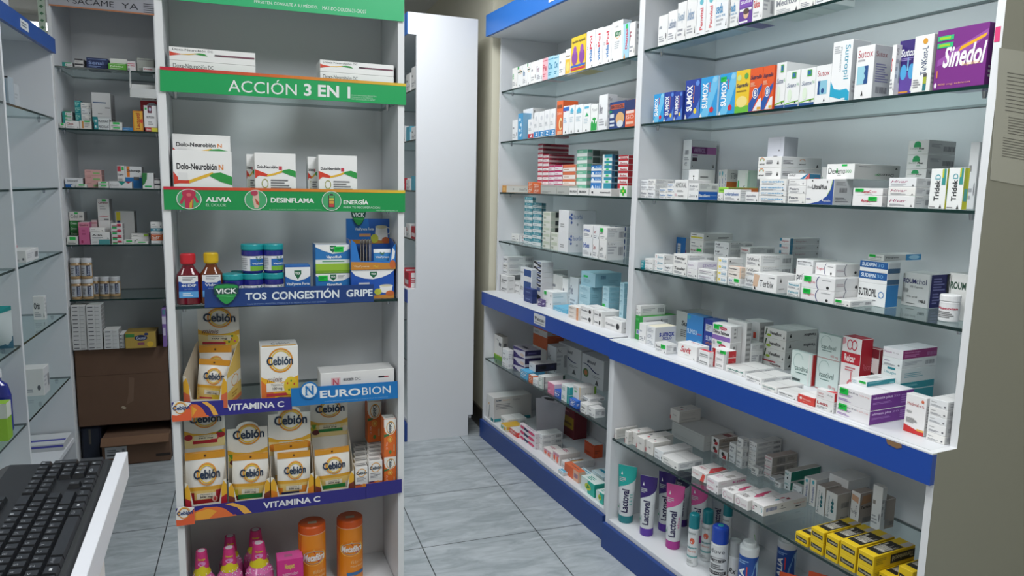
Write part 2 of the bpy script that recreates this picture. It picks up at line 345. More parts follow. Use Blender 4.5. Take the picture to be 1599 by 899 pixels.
('A4',0.444,0.1344,1.1817,0.0479,0.0677,0.0213,'X:yelteal','white carton with yellow dot, second from bottom of stack',0,0),
('A4',0.444,0.1344,1.2034,0.0479,0.0677,0.0213,'X:yelteal','white carton with yellow dot, second from top of stack',0,0),
('A4',0.444,0.1344,1.2251,0.0479,0.0677,0.0194,'X:yelteal','white carton with yellow dot, top of stack',0,0),
('A4',0.5122,0.1408,1.1604,0.0538,0.1,0.0252,'T:2a6ea0:SX','white carton, blue tooth mark, green sticker',1,0),
('A4',0.5104,0.104,1.1864,0.0591,0.02,0.0183,'X:peach','small peach-edged carton, bottom of stack',0,0),
('A4',0.5104,0.104,1.2051,0.0591,0.02,0.0171,'X:peach','small peach-edged carton, top of stack',0,0),
('A4',0.5732,0.1807,1.1604,0.0645,0.1401,0.0363,'I:3a3a46:TeNKast-L','white carton with handwritten-style word, bottom of stack',0,0),
('A4',0.5732,0.1807,1.1971,0.0645,0.1401,0.0339,'I:3a3a46:TeNKast-L','white carton with handwritten-style word, middle of stack',0,0),
('A4',0.5732,0.1807,1.2314,0.0645,0.1401,0.0352,'I:3a3a46:TeNKast-L','white carton with handwritten-style word, top of stack',0,0),
('A4',0.6562,0.1305,1.1604,0.0979,0.0969,0.0561,'X:terbix','large white carton with tan patch',0,0),
('A4',0.0093,0.2858,1.1604,0.058,0.0276,0.1201,'X:bluebox','blue carton with white window, deep on shelf',0,0),
('A4',0.1391,0.3133,1.1604,0.0753,0.1427,0.0645,'L:8c8c92','white carton at base of stack by blue carton',0,0),
('A4',0.1391,0.3133,1.2253,0.0753,0.1427,0.0252,'T:8c4a4a:Enalapril','white carton with green sticker, second from bottom of back stack',1,0),
('A4',0.1391,0.3133,1.2509,0.0753,0.1427,0.0297,'L:8c8c92','plain white carton below the yellow-banded one',0,0),
('A4',0.1391,0.3133,1.281,0.0753,0.1427,0.026,'X:yellowband','white carton with yellow band',0,0),
('A4',0.2994,0.2795,1.1604,0.0735,0.1151,0.0736,'T:4c4c55:Nf','white carton with dark monogram, back row, bottom of stack',0,0),
('A4',0.2994,0.2795,1.2344,0.0735,0.1151,0.025,'T:4c4c55:Nf','white carton with dark monogram, back row, middle of stack',0,0),
('A4',0.2994,0.2795,1.2598,0.0735,0.1151,0.0265,'T:4c4c55:Nf','white carton with dark monogram, back row, top of stack',0,0),
('A4',0.3865,0.3104,1.1604,0.0483,0.1168,0.0859,'L:999','white carton under the red-script one, back row',0,0),
('A4',0.3865,0.3104,1.2467,0.0483,0.1168,0.0271,'T:c03a48:Tempra','white carton with red script, back row',0,0),
('A4',0.5647,0.3195,1.1604,0.0431,0.135,0.0943,'X:redblue','thin white carton, red word, blue corner, bottom of stack',0,0),
('A4',0.5647,0.3195,1.2551,0.0431,0.135,0.0218,'X:redblue','thin white carton, red word, blue corner, second from bottom',0,0),
('A4',0.5647,0.3195,1.2772,0.0431,0.135,0.0205,'X:redblue','thin white carton, red word, blue corner, second from top',0,0),
('A4',0.5647,0.3195,1.2981,0.0431,0.135,0.0205,'X:redblue','thin white carton, red word, blue corner, top of stack',0,0),
('A4',0.7522,0.192,1.1604,0.063,0.1,0.089,'T:5a5a60:prilina','grey-white thin carton behind red-word trio, bottom of stack',0,0),
('A4',0.7522,0.192,1.2498,0.063,0.1,0.0186,'T:5a5a60:prilina','grey-white thin carton behind red-word trio, top of stack',0,0),
('A4',0.761,0.1169,1.1604,0.047,0.0477,0.0208,'T:3aa0b8:Temacid','small white carton, teal word, bottom of stack',0,0),
('A4',0.761,0.1169,1.1816,0.047,0.0477,0.0223,'T:3aa0b8:Temacid','small white carton, teal word, top of stack',0,0),
('A4',0.8584,0.1358,1.1604,0.1167,0.1076,0.0345,'X:triglin','wide white carton, red word, navy curve, bottom of stack',1,0),
('A4',0.8584,0.1358,1.1953,0.1167,0.1076,0.037,'X:triglin','wide white carton, red word, navy curve, top of stack',1,0),
('A4',0.8502,0.1689,1.2331,0.0702,0.1038,0.034,'X:triglin','short white carton, navy curve, crowning the wide ones',0,0),
('A4',0.9645,0.1969,1.1604,0.0883,0.0498,0.0623,'X:sutropilb','white-blue carton with bold word, bottom of stack',0,0),
('A4',0.9645,0.1969,1.2231,0.0883,0.0498,0.0308,'X:sudipin','white-blue carton with bold word, middle of stack',0,0),
('A4',0.9645,0.1969,1.2543,0.0883,0.0498,0.0291,'X:sudipin','white-blue carton with bold word, top of stack',0,0),
('A4',0.9458,0.2805,1.2842,0.0499,0.1571,0.0168,'X:panpuro','white carton with glowing blue end and sticker',1,0),
('A4',0.9453,0.1264,1.1604,0.0516,0.0888,0.0169,'L:a0a0a0','flat white carton with green sticker at edge',1,0),
('A4',1.018,0.321,1.1604,0.0789,0.0828,0.0931,'X:roum','large white carton, navy end, vertical bars',0,0),
('A4',1.1983,0.242,1.1604,0.049,0.12,0.1159,'X:roumg','large white carton, black-green word, behind jar',0,0),
('A5',0.0042,0.1721,0.8764,0.0478,0.166,0.0952,'X:greenbox','green-ended white carton',0,0),
('A5',-0.0048,0.1508,0.9724,0.0298,0.1216,0.0395,'L:b0a8a0','small white carton on the green-ended one',0,0),
('A5',0.0634,0.1151,0.8764,0.0449,0.1,0.0768,'L:b8bcc4','white carton with grey print, first of pair',0,0),
('A5',0.1252,0.1071,0.8764,0.0517,0.0985,0.0777,'X:sicla','white carton with navy word on its side',0,0),
('A5',0.2211,0.0568,0.8764,0.0649,0.0493,0.0341,'T:777:Romik','small white carton, green sticker, near edge',1,0),
('A5',0.1043,0.2796,0.8764,0.0699,0.1192,0.1226,'X:suback','tall grey-white carton at the back corner',0,0),
('A5',0.2284,0.203,0.8764,0.0911,0.0459,0.1303,'X:sumoxbig','large light blue carton',0,0),
('A5',0.3293,0.2015,0.8764,0.0875,0.053,0.1293,'X:sumoxnavy','large navy carton',0,0),
('A5',0.4435,0.14,0.8764,0.09,0.05,0.0829,'X:salmex','white-purple carton with red oval, bottom of stack',0,0),
('A5',0.4435,0.14,0.9597,0.09,0.05,0.0558,'X:salmex','white-purple carton with red oval, top of stack',1,0),
('A5',0.4568,0.1819,0.8764,0.0935,0.0238,0.1515,'X:redsquare','tall white carton with red square',0,0),
('A5',0.4474,0.2826,0.8764,0.0684,0.0651,0.1438,'X:redsquare','tall white carton with red square, rear one',0,0),
('A5',0.4833,0.2219,0.8764,0.0446,0.0538,0.0516,'L:808084','grey-white carton between red box and flower cartons, bottom of stack',0,0),
('A5',0.4833,0.2219,0.9284,0.0446,0.0538,0.0261,'L:808084','grey-white carton between red box and flower cartons, top of stack',0,0),
('A5',0.3341,0.0887,0.8764,0.1048,0.0547,0.0511,'X:suvit','white carton with large red script',0,0),
('A5',0.4383,0.0587,0.8764,0.0519,0.02,0.0255,'X:redtop','white carton with black lines and red lid, bottom of stack',0,0),
('A5',0.4383,0.0587,0.9023,0.0519,0.02,0.0255,'X:redtop','white carton with black lines and red lid, top of stack',0,0),
('A5',0.4891,0.0926,0.8764,0.0661,0.0425,0.0213,'X:redend','white carton with red end, bottom of stack',0,0),
('A5',0.4891,0.0926,0.8981,0.0661,0.0425,0.0194,'X:redend','white carton with red end, middle of stack',0,0),
('A5',0.4891,0.0926,0.9179,0.0661,0.0425,0.0235,'X:redend','white carton with red end, top of stack',1,0),
('A5',0.5385,0.3375,0.8764,0.0993,0.145,0.0242,'X:redfoot','white carton with green leaf mark, bottom of stack',0,0),
('A5',0.5385,0.3375,0.901,0.0993,0.145,0.0365,'X:venaf','white carton with green leaf mark, second from bottom of stack',0,0),
('A5',0.5385,0.3375,0.9379,0.0993,0.145,0.0355,'X:venaf','white carton with green leaf mark, second from top of stack',0,0),
('A5',0.5385,0.3375,0.9738,0.0993,0.145,0.0345,'X:venaf','white carton with green leaf mark, top of stack',0,0),
('A5',0.5701,0.1316,0.8764,0.0879,0.1281,0.0213,'T:2e7a70:candivit','flat white carton near the red-ended stack',0,0),
('A5',0.6731,0.112,0.8764,0.068,0.13,0.0211,'T:777:Valerox','flat white carton, second of the flat row',0,0),
('A5',0.7634,0.0767,0.8764,0.0605,0.1102,0.0182,'T:4a7a78:lucelin','flat white carton, third of the flat row',0,0),
('A5',0.8349,0.0578,0.8764,0.0712,0.0756,0.0151,'T:333:alerva','flat white carton, fourth of the flat row',0,0),
('A5',0.7349,0.1901,0.8764,0.0792,0.0203,0.0999,'X:candit','pale green carton, curl, red end',0,0),
('A5',0.8249,0.2,0.8764,0.0809,0.02,0.0967,'X:candit2','pale green carton, curl mark, bottom of stack',0,0),
('A5',0.8249,0.2,0.9735,0.0809,0.02,0.0741,'X:candit2','pale green carton, curl mark, top of stack',0,0),
('A5',0.9183,0.1944,0.8764,0.063,0.0488,0.1832,'X:reicar','tall white carton, red band and stomach',0,0),
('A5',0.9444,0.2306,0.8764,0.0543,0.0211,0.1554,'X:oval','white-maroon carton with dark oval',0,0),
('A5',1.0334,0.262,0.8764,0.0597,0.144,0.0628,'X:tealside','teal-ended carton at base of back stack',0,0),
('A5',1.0334,0.262,0.9396,0.0597,0.144,0.0209,'X:tealside','teal-ended carton, second from base of back stack',0,0),
('A5',1.0334,0.262,0.9609,0.0597,0.144,0.0383,'X:tealwhite','white carton with teal print, middle of back stack',0,0),
('A5',1.0334,0.262,0.9996,0.0597,0.144,0.0255,'L:a08ab0','white carton beneath the plum-ended one',0,0),
('A5',1.0334,0.262,1.0255,0.0597,0.144,0.0258,'X:plumside','white carton with plum end',0,0),
('A5',1.0548,0.1055,0.8764,0.1024,0.1666,0.0376,'X:bigpurple','long white carton, purple end, green sticker, bottom of stack',1,0),
('A5',1.0548,0.1055,0.9144,0.1024,0.1666,0.0431,'X:bigpurple','long white carton, purple end, green sticker, top of stack',1,0),
('A5',1.0255,0.1319,0.9582,0.0481,0.1138,0.0144,'X:tealbox','white carton with teal end and green sticker',1,0),
('A5',0.9041,0.0587,0.8764,0.0586,0.0773,0.0236,'X:redflat','red-fronted flat carton',0,0),
('A5',0.9673,0.03,0.8764,0.0595,0.02,0.0292,'T:b04048:Letiz','small white carton under the red-sided one',0,0),
('A5',0.9673,0.03,0.906,0.0595,0.02,0.026,'X:redsmall','small white carton, red side',0,0),
('A5',1.1927,0.0866,0.8764,0.0545,0.0259,0.0979,'X:thermo','upright white carton with red foot',0,0),
('A5',1.2544,0.1173,0.8764,0.0466,0.1,0.0198,'L:b8b8b8','plain white carton at end panel, bottom of stack',0,0),
('A5',1.2544,0.1173,0.8966,0.0466,0.1,0.0246,'L:b8b8b8','plain white carton at end panel, second from bottom of stack',0,0),
('A5',1.2544,0.1173,0.9215,0.0466,0.1,0.0184,'L:b8b8b8','plain white carton at end panel, middle of stack',0,0),
('A5',1.2544,0.1173,0.9404,0.0466,0.1,0.0201,'L:b8b8b8','plain white carton at end panel, second from top of stack',0,0),
('A5',1.2544,0.1173,0.9608,0.0466,0.1,0.0208,'L:b8b8b8','plain white carton at end panel, top of stack',0,0),
('A6',-0.0135,0.064,0.4714,0.0123,0.1039,0.041,'X:redchip','white carton with red chip at far panel',0,0),
('A6',0.0557,0.0276,0.4714,0.0223,0.02,0.052,'X:redchip','white carton with red chip, slim one',0,0),
('A6',0.0682,0.0816,0.4714,0.0463,0.0855,0.0541,'X:redchip','white carton with red chip, third in row',0,0),
('A6',0.1301,0.0988,0.4714,0.0484,0.14,0.0513,'X:redchip','white carton with red chip, fourth in row',0,0),
('A6',0.1795,0.0767,0.4714,0.0467,0.0816,0.0506,'X:redchip','white carton with red chip, fifth in row',0,0),
('A6',0.2369,0.105,0.4714,0.0514,0.1379,0.0377,'L:a09a96','white carton with red flash on lid',0,0),
('A6',0.3105,0.0886,0.4714,0.0922,0.115,0.029,'L:9a9a98','flat white carton at shelf edge',0,0),
('A6',0.1422,0.322,0.4714,0.1957,0.15,0.0631,'B:c4c5c3:b8b9b8: ','wide flat grey carton, back corner',0,0),
('A6',0.0526,0.307,0.5353,0.0594,0.11,0.0488,'X:redchip','white carton on the wide grey one',0,0),
('A6',0.2647,0.3279,0.4714,0.0419,0.0956,0.03,'X:kitty','white carton, red-black picture, bottom of stack',0,0),
('A6',0.2647,0.3279,0.5018,0.0419,0.0956,0.0304,'X:kitty','white carton, red-black picture, top of stack',0,0),
('A6',0.3295,0.3139,0.4714,0.0439,0.1,0.0323,'X:kitty','white carton, red-black picture, single',0,0),
('A6',0.3708,0.3296,0.4714,0.034,0.12,0.0364,'T:707880:Cipro','white carton with black triangle, first pile, bottom of stack',0,0),
('A6',0.3708,0.3296,0.5082,0.034,0.12,0.0375,'T:707880:Cipro','white carton with black triangle, first pile, top of stack',0,0),
('A6',0.4171,0.2736,0.4714,0.0293,0.0289,0.0358,'T:707880:Cipro','white carton with black triangle, second pile, bottom of stack',0,0),
('A6',0.4171,0.2736,0.5076,0.0293,0.0289,0.0361,'T:707880:Cipro','white carton with black triangle, second pile, middle of stack',0,0),
('A6',0.4171,0.2736,0.5441,0.0293,0.0289,0.0382,'T:707880:Cipro','white carton with black triangle, second pile, top of stack',0,0),
('A6',0.4513,0.3488,0.4714,0.0356,0.1223,0.0174,'L:888079','thin white carton, brown-grey sides, bottom of stack',0,0),
('A6',0.4513,0.3488,0.4892,0.0356,0.1223,0.0163,'L:888079','thin white carton, brown-grey sides, fifth from top of stack',0,0),
('A6',0.4513,0.3488,0.5058,0.0356,0.1223,0.017,'L:888079','thin white carton, brown-grey sides, fourth from top of stack',0,0),
('A6',0.4513,0.3488,0.5232,0.0356,0.1223,0.0177,'L:888079','thin white carton, brown-grey sides, third from top of stack',0,0),
('A6',0.4513,0.3488,0.5413,0.0356,0.1223,0.0177,'L:888079','thin white carton, brown-grey sides, second from top of stack',0,0),
('A6',0.4513,0.3488,0.5594,0.0356,0.1223,0.017,'L:888079','thin white carton, brown-grey sides, top of stack',0,0),
('A6',0.4941,0.2736,0.4714,0.034,0.0243,0.0291,'T:777:azor','small white carton at foot of thin pile',0,0),
('A6',0.528,0.3491,0.4714,0.0339,0.1217,0.0169,'X:pinkline','white carton with pink line, bottom of stack',0,0),
('A6',0.528,0.3491,0.4887,0.0339,0.1217,0.0285,'X:pinkline','white carton with pink line, middle of stack',0,0),
('A6',0.528,0.3491,0.5176,0.0339,0.1217,0.032,'X:pinkline','white carton with pink line, top of stack',0,0),
('A6',0.5594,0.3054,0.4714,0.0252,0.05,0.0139,'T:2c5c9c:Nodol','low white carton, blue word',0,0),
('A6',0.6063,0.2818,0.4714,0.0252,0.05,0.0197,'T:444:Rulin','low white carton by green-sided ones',0,0),
('A6',0.6343,0.34,0.4714,0.0273,0.14,0.0298,'X:greenside','white carton with green side, bottom of stack',0,0),
('A6',0.6343,0.34,0.5016,0.0273,0.14,0.0369,'X:greenside','white carton with green side, top of stack',0,0),
('A6',0.6696,0.2887,0.4714,0.0397,0.02,0.0294,'L:a8a0a0','small white carton in front of green-sided ones',0,0),
('A6',0.4471,0.0986,0.4714,0.0746,0.1,0.0329,'X:coral','white carton with coral stripe and lid',0,0),
('A6',0.547,0.0844,0.4714,0.0554,0.1242,0.0227,'X:kids','white carton with magenta letters, bottom of stack',0,0),
('A6',0.547,0.0844,0.4945,0.0554,0.1242,0.0224,'X:kids','white carton with magenta letters, top of stack',0,0),
('A6',0.6188,0.0783,0.4714,0.0519,0.11,0.0318,'X:pinkflower','white carton with crimson flower lid',0,0),
('A6',0.6774,0.0966,0.4714,0.0572,0.14,0.0326,'X:pinkflower','white carton with mauve curve',0,0),
('A6',0.732,0.1352,0.4714,0.0484,0.1848,0.0327,'X:capsule','long white carton with capsules on lid',0,0),
('A6',0.7262,0.3158,0.4714,0.0218,0.12,0.0816,'V:6a78a8:Novalin','upright white carton, blue upright print',0,0),
('A6',0.7609,0.3054,0.4714,0.0234,0.12,0.0908,'V:6a78a8:Novalin','upright white carton, second of upright row',0,0),
('A6',0.8141,0.2553,0.4714,0.0309,0.071,0.0929,'X:dumb','upright white carton with teal chain, behind',0,0),
('A6',0.8507,0.258,0.4714,0.0411,0.0675,0.0861,'X:dumb','upright white carton with teal chain, front',0,0),
('A6',0.8985,0.3006,0.4714,0.0305,0.0599,0.0993,'X:terbixv','upright white carton with tan patch',0,0),
('A6',0.9485,0.3365,0.4714,0.037,0.0466,0.0927,'X:redblob','upright white carton with red drops',0,0),
('A6',0.9547,0.302,0.4714,0.0325,0.02,0.1371,'L:a09890','plain upright carton behind the red drops',0,0),
('A6',0.8165,0.342,0.4714,0.0717,0.1,0.1122,'L:a09890','plain upright carton at back of upright row',0,0),
('A6',0.9338,0.077,0.4714,0.0446,0.13,0.0302,'X:thromb','yellow-black carton, single end one',0,0),
('A6',0.986,0.087,0.4714,0.0435,0.15,0.0345,'X:thromb','yellow-black carton next to the single one, bottom of stack',0,0),
('A6',0.986,0.087,0.5063,0.0435,0.15,0.0326,'X:thromb','yellow-black carton next to the single one, top of stack',0,0),
('A6',1.035,0.0895,0.4714,0.0406,0.15,0.0351,'X:thromb','yellow-black carton in middle pile, bottom of stack',0,0),
('A6',1.035,0.0895,0.5069,0.0406,0.15,0.0331,'X:thromb','yellow-black carton in middle pile, top of stack',0,0),
('A6',1.0836,0.0915,0.4714,0.0499,0.15,0.0365,'X:thromb','yellow-black carton in the wide pile, bottom of stack',0,0),
('A6',1.0836,0.0915,0.5083,0.0499,0.15,0.0361,'X:thromb','yellow-black carton in the wide pile, top of stack',0,0),
('A6',1.1375,0.0977,0.4714,0.0466,0.1604,0.0341,'X:thromb','yellow-black carton next to the end pile, bottom of stack',0,0),
('A6',1.1375,0.0977,0.5059,0.0466,0.1604,0.0377,'X:thromb','yellow-black carton next to the end pile, top of stack',0,0),
('A6',1.181,0.1137,0.4714,0.0369,0.15,0.0303,'X:thromb','yellow-black carton lying low by end panel',0,0),
('A6',1.2206,0.1332,0.4714,0.0386,0.15,0.0613,'X:thromb','yellow-black carton touching end panel',0,0),
('B1',-1.2207,0.107,1.9904,0.0643,0.05,0.1071,'T:3aa655:e','white carton with green corner at far end',0,0),
('B1',-1.1532,0.132,1.9904,0.0623,0.1,0.1076,'X:ringo','white carton with orange ring, first',0,0),
('B1',-1.0943,0.132,1.9904,0.051,0.1,0.1089,'T:3f78a8:Rem','white carton with small blue word',0,0),
('B1',-1.0464,0.132,1.9904,0.0405,0.1,0.1084,'X:ringo','white carton with orange ring, second',0,0),
('B1',-0.9933,0.132,1.9904,0.0614,0.1,0.1071,'L:9a9ca4','plain white carton, fifth from far end',0,0),
('B1',-0.9266,0.132,1.9904,0.0682,0.1,0.1068,'T:b090a0:Fer','white carton next to pink one',0,0),
('B1',-0.8628,0.132,1.9904,0.0558,0.1,0.1058,'B:f0b8c0:d06070:Pe','pink and white carton',0,0),
('B1',-0.8027,0.132,1.9904,0.0608,0.1,0.1054,'B:a8d8ec:4090b0:Ox','pale blue carton, first',0,0),
('B1',-0.7451,0.132,1.9904,0.0509,0.1,0.1025,'B:b8dcec:4090b0:Ox','pale blue carton, second',0,0),
('B1',-0.6885,0.132,1.9904,0.0588,0.1,0.1012,'L:9a9ca4','white carton next to the yellow-bottomed one',0,0),
('B1',-0.6311,0.132,1.9904,0.0495,0.1,0.112,'X:yellowfoot','white carton with yellow lower half',0,0),
('B1',-0.5365,0.132,1.9904,0.132,0.1,0.1547,'X:apetit','large yellow carton with purple figures',0,0),
('B1',-0.4302,0.132,1.9904,0.0701,0.1,0.1579,'X:redblueV','tall white carton, red-blue upright word, first',0,0),
('B1',-0.3614,0.132,1.9904,0.0622,0.1,0.1559,'X:redblueV','tall white carton, red-blue upright word, second',0,0),
('B1',-0.2935,0.132,1.9904,0.0686,0.1,0.1523,'X:redblueV','tall white carton, red-blue upright word, third',0,0),
('B1',-0.216,0.1027,1.9904,0.0823,0.0415,0.1582,'X:greenring','tall white carton with green and orange ring',0,0),
('B1',-0.1491,0.132,1.9904,0.0467,0.1,0.1365,'X:dianeb','pale blue carton with red upright word',0,0),
('B1',-0.1039,0.132,1.9904,0.0387,0.1,0.1329,'T:a05060:F','white carton at the near panel',0,0),
('B2',-1.2049,0.1064,1.7164,0.0665,0.0488,0.1066,'L:9a9ca4','small white carton at far end',0,0),
('B2',-1.1359,0.1064,1.7164,0.0585,0.0488,0.1367,'X:blueflower','blue flowered slim carton',0,0),
('B2',-1.1508,0.1714,1.7164,0.1158,0.0789,0.1642,'T:c06060:L','wide white carton behind the red-footed one',0,0),
('B2',-1.0089,0.1045,1.7164,0.0644,0.045,0.0978,'X:foot:c8283c','white carton with red foot',0,0),
('B2',-0.9459,0.112,1.7164,0.0534,0.06,0.1269,'X:foot:1e88c8','white carton with blue foot, first',0,0),
('B2',-0.8866,0.112,1.7164,0.0571,0.06,0.1256,'X:foot:1e88c8','white carton with blue foot, second',0,0),
('B2',-0.8273,0.112,1.7164,0.0537,0.06,0.1298,'X:foot:1e88c8','white carton with blue foot, third',0,0),
('B2',-0.7681,0.112,1.7164,0.0571,0.06,0.129,'X:foot:1e88c8','white carton with blue foot, fourth',0,0),
('B2',-0.6964,0.1228,1.7164,0.0598,0.0815,0.159,'X:orangetall','tall orange carton',0,0),
('B2',-0.6333,0.132,1.7164,0.0563,0.1,0.1295,'X:bluetop','white carton with blue-red top',0,0),
('B2',-0.5776,0.132,1.7164,0.0484,0.1,0.1282,'X:tealtri','white carton with teal emblem, first',0,0),
('B2',-0.5174,0.1348,1.7164,0.0684,0.1,0.1255,'X:tealtri','white carton with teal emblem, second',0,0),
('B2',-0.4458,0.1337,1.7164,0.0646,0.1,0.1211,'X:greentri','white carton with green emblem',0,0),
('B2',-0.3786,0.132,1.7164,0.0581,0.1,0.1145,'X:greenleaf','white carton with green leaf foot',0,0),
('B2',-0.3057,0.1064,1.7164,0.0712,0.0488,0.1467,'T:8a8a92:Mer','tall white carton next to green-leaf one',0,0),
('B2',-0.3252,0.182,1.7164,0.045,0.1,0.1399,'L:9a9ca4','white carton behind the navy one',0,0),
('B2',-0.2086,0.115,1.7164,0.1189,0.045,0.1109,'X:broxol','navy carton with child picture',0,0),
('B2',-0.0964,0.132,1.7164,0.0685,0.1,0.1066,'X:orangeblue','orange and navy carton at near panel',0,0),
('B3',-1.3406,0.1545,1.4354,0.0568,0.137,0.0386,'X:orangeend','long white carton with orange end',0,0),
('B3',-1.0047,0.111,1.4354,0.0537,0.05,0.0351,'B:e0703a:f0e0d0:Al','small orange carton, bottom of stack',0,0),
('B3',-1.0047,0.111,1.4709,0.0537,0.05,0.0229,'B:e0703a:f0e0d0:Al','small orange carton, top of stack',0,0),
('B3',-0.9343,0.111,1.4354,0.0781,0.05,0.025,'B:d86a40:f0e0d0:Al','small orange-white carton, bottom of stack',0,0),
('B3',-0.9343,0.111,1.4608,0.0781,0.05,0.0175,'B:d86a40:f0e0d0:Al','small orange-white carton, top of stack',0,0),
('B3',-0.7994,0.111,1.4354,0.1712,0.05,0.044,'B:b8bab4:8a8c88: ','grey-white long carton, first',0,0),
('B3',-0.6521,0.111,1.4354,0.1161,0.05,0.0435,'B:b8bab4:8a8c88: ','grey-white long carton, second',0,0),
('B3',-0.4049,0.111,1.4354,0.3647,0.05,0.0322,'X:longtext','long white carton with black words',0,0),
('B3',-0.129,0.106,1.4354,0.0546,0.04,0.0462,'X:greencross','white carton with green cross',0,0),
('B3',-1.0004,0.2134,1.4354,0.0523,0.1527,0.0471,'X:redstripe','crimson-white carton, first pile, bottom of stack',0,0),
('B3',-1.0004,0.2134,1.4829,0.0523,0.1527,0.023,'X:redstripe','crimson-white carton, first pile, ninth from top of stack',0,0),
('B3',-1.0004,0.2134,1.5063,0.0523,0.1527,0.0237,'X:redstripe','crimson-white carton, first pile, eighth from top of stack',0,0),
('B3',-1.0004,0.2134,1.5304,0.0523,0.1527,0.0229,'X:redstripe','crimson-white carton, first pile, seventh from top of stack',0,0),
('B3',-1.0004,0.2134,1.5538,0.0523,0.1527,0.0229,'X:redstripe','crimson-white carton, first pile, sixth from top of stack',0,0),
('B3',-1.0004,0.2134,1.5771,0.0523,0.1527,0.0222,'X:redstripe','crimson-white carton, first pile, fifth from top of stack',0,0),
('B3',-1.0004,0.2134,1.5996,0.0523,0.1527,0.0229,'X:redstripe','crimson-white carton, first pile, fourth from top of stack',0,0),
('B3',-1.0004,0.2134,1.6229,0.0523,0.1527,0.0236,'X:redstripe','crimson-white carton, first pile, third from top of stack',0,0),
('B3',-1.0004,0.2134,1.6469,0.0523,0.1527,0.0228,'X:redstripe','crimson-white carton, first pile, second from top of stack',0,0),
('B3',-1.0004,0.2134,1.6701,0.0523,0.1527,0.0214,'X:redstripe','crimson-white carton, first pile, top of stack',0,0),
('B3',-0.9344,0.2112,1.4354,0.062,0.1484,0.0468,'X:redstripe','crimson-white carton, second pile, bottom of stack',0,0),
('B3',-0.9344,0.2112,1.4826,0.062,0.1484,0.0233,'X:redstripe','crimson-white carton, second pile, seventh from top of stack',0,0),
('B3',-0.9344,0.2112,1.5063,0.062,0.1484,0.0233,'X:redstripe','crimson-white carton, second pile, sixth from top of stack',0,0),
('B3',-0.9344,0.2112,1.53,0.062,0.1484,0.0226,'X:redstripe','crimson-white carton, second pile, fifth from top of stack',0,0),
('B3',-0.9344,0.2112,1.553,0.062,0.1484,0.0225,'X:redstripe','crimson-white carton, second pile, fourth from top of stack',0,0),
('B3',-0.9344,0.2112,1.5759,0.062,0.1484,0.0211,'X:redstripe','crimson-white carton, second pile, third from top of stack',0,0),
('B3',-0.9344,0.2112,1.5974,0.062,0.1484,0.0211,'X:redstripe','crimson-white carton, second pile, second from top of stack',0,0),
('B3',-0.9344,0.2112,1.6188,0.062,0.1484,0.0175,'X:redstripe','crimson-white carton, second pile, top of stack',0,0),
('B3',-0.8694,0.187,1.4354,0.057,0.1,0.0471,'X:magstripe','magenta-white carton, third pile, bottom of stack',0,0),
('B3',-0.8694,0.187,1.4829,0.057,0.1,0.023,'X:magstripe','magenta-white carton, third pile, second from bottom of stack',0,0),
('B3',-0.8694,0.187,1.5063,0.057,0.1,0.023,'X:magstripe','magenta-white carton, third pile, middle of stack',0,0),
('B3',-0.8694,0.187,1.5296,0.057,0.1,0.0222,'X:magstripe','magenta-white carton, third pile, second from top of stack',0,0),
('B3',-0.8694,0.187,1.5523,0.057,0.1,0.0264,'X:magstripe','magenta-white carton, third pile, top of stack',0,0),
('B3',-0.7949,0.187,1.4354,0.0819,0.1,0.0497,'X:magstripe','magenta-white carton, fourth pile, bottom of stack',0,0),
('B3',-0.7949,0.187,1.4855,0.0819,0.1,0.0225,'X:magstripe','magenta-white carton, fourth pile, second from bottom of stack',0,0),
('B3',-0.7949,0.187,1.5084,0.0819,0.1,0.0218,'X:magstripe','magenta-white carton, fourth pile, middle of stack',0,0),
('B3',-0.7949,0.187,1.5305,0.0819,0.1,0.0224,'X:magstripe','magenta-white carton, fourth pile, second from top of stack',0,0),
('B3',-0.7949,0.187,1.5533,0.0819,0.1,0.0265,'X:magstripe','magenta-white carton, fourth pile, top of stack',0,0),
('B3',-0.6869,0.187,1.4354,0.1242,0.1,0.047,'X:orangestripe','orange-white carton in low pile, bottom of stack',0,0),
('B3',-0.6869,0.187,1.4828,0.1242,0.1,0.0264,'X:orangestripe','orange-white carton in low pile, second from bottom of stack',0,0),
('B3',-0.6869,0.187,1.5096,0.1242,0.1,0.0364,'X:orangestripe','orange-white carton in low pile, second from top of stack',0,0),
('B3',-0.6869,0.187,1.5464,0.1242,0.1,0.033,'X:orangestripe','orange-white carton in low pile, top of stack',0,0),
('B3',-0.5752,0.2265,1.4354,0.0955,0.169,0.0477,'X:greenstripe','mint-white carton, bottom of stack',0,0),
('B3',-0.5752,0.2265,1.4835,0.0955,0.169,0.0323,'X:greenstripe','mint-white carton, fifth from top of stack',0,0),
('B3',-0.5752,0.2265,1.5162,0.0955,0.169,0.0322,'X:greenstripe','mint-white carton, fourth from top of stack',0,0),
('B3',-0.5752,0.2265,1.5488,0.0955,0.169,0.0322,'X:greenstripe','mint-white carton, third from top of stack',0,0),
('B3',-0.5752,0.2265,1.5813,0.0955,0.169,0.0321,'X:greenstripe','mint-white carton, second from top of stack',0,0),
('B3',-0.5752,0.2265,1.6139,0.0955,0.169,0.0321,'X:greenstripe','mint-white carton, top of stack',0,0),
('B3',-0.4413,0.192,1.4354,0.0914,0.1,0.0579,'X:bluestripe','blue-white carton, low pile, bottom of stack',0,0),
('B3',-0.4413,0.192,1.4937,0.0914,0.1,0.0248,'X:bluestripe','blue-white carton, low pile, second from bottom of stack',0,0),
('B3',-0.4413,0.192,1.5189,0.0914,0.1,0.0279,'X:bluestripe','blue-white carton, low pile, second from top of stack',0,0),
('B3',-0.4413,0.192,1.5473,0.0914,0.1,0.0235,'X:bluestripe','blue-white carton, low pile, top of stack',0,0),
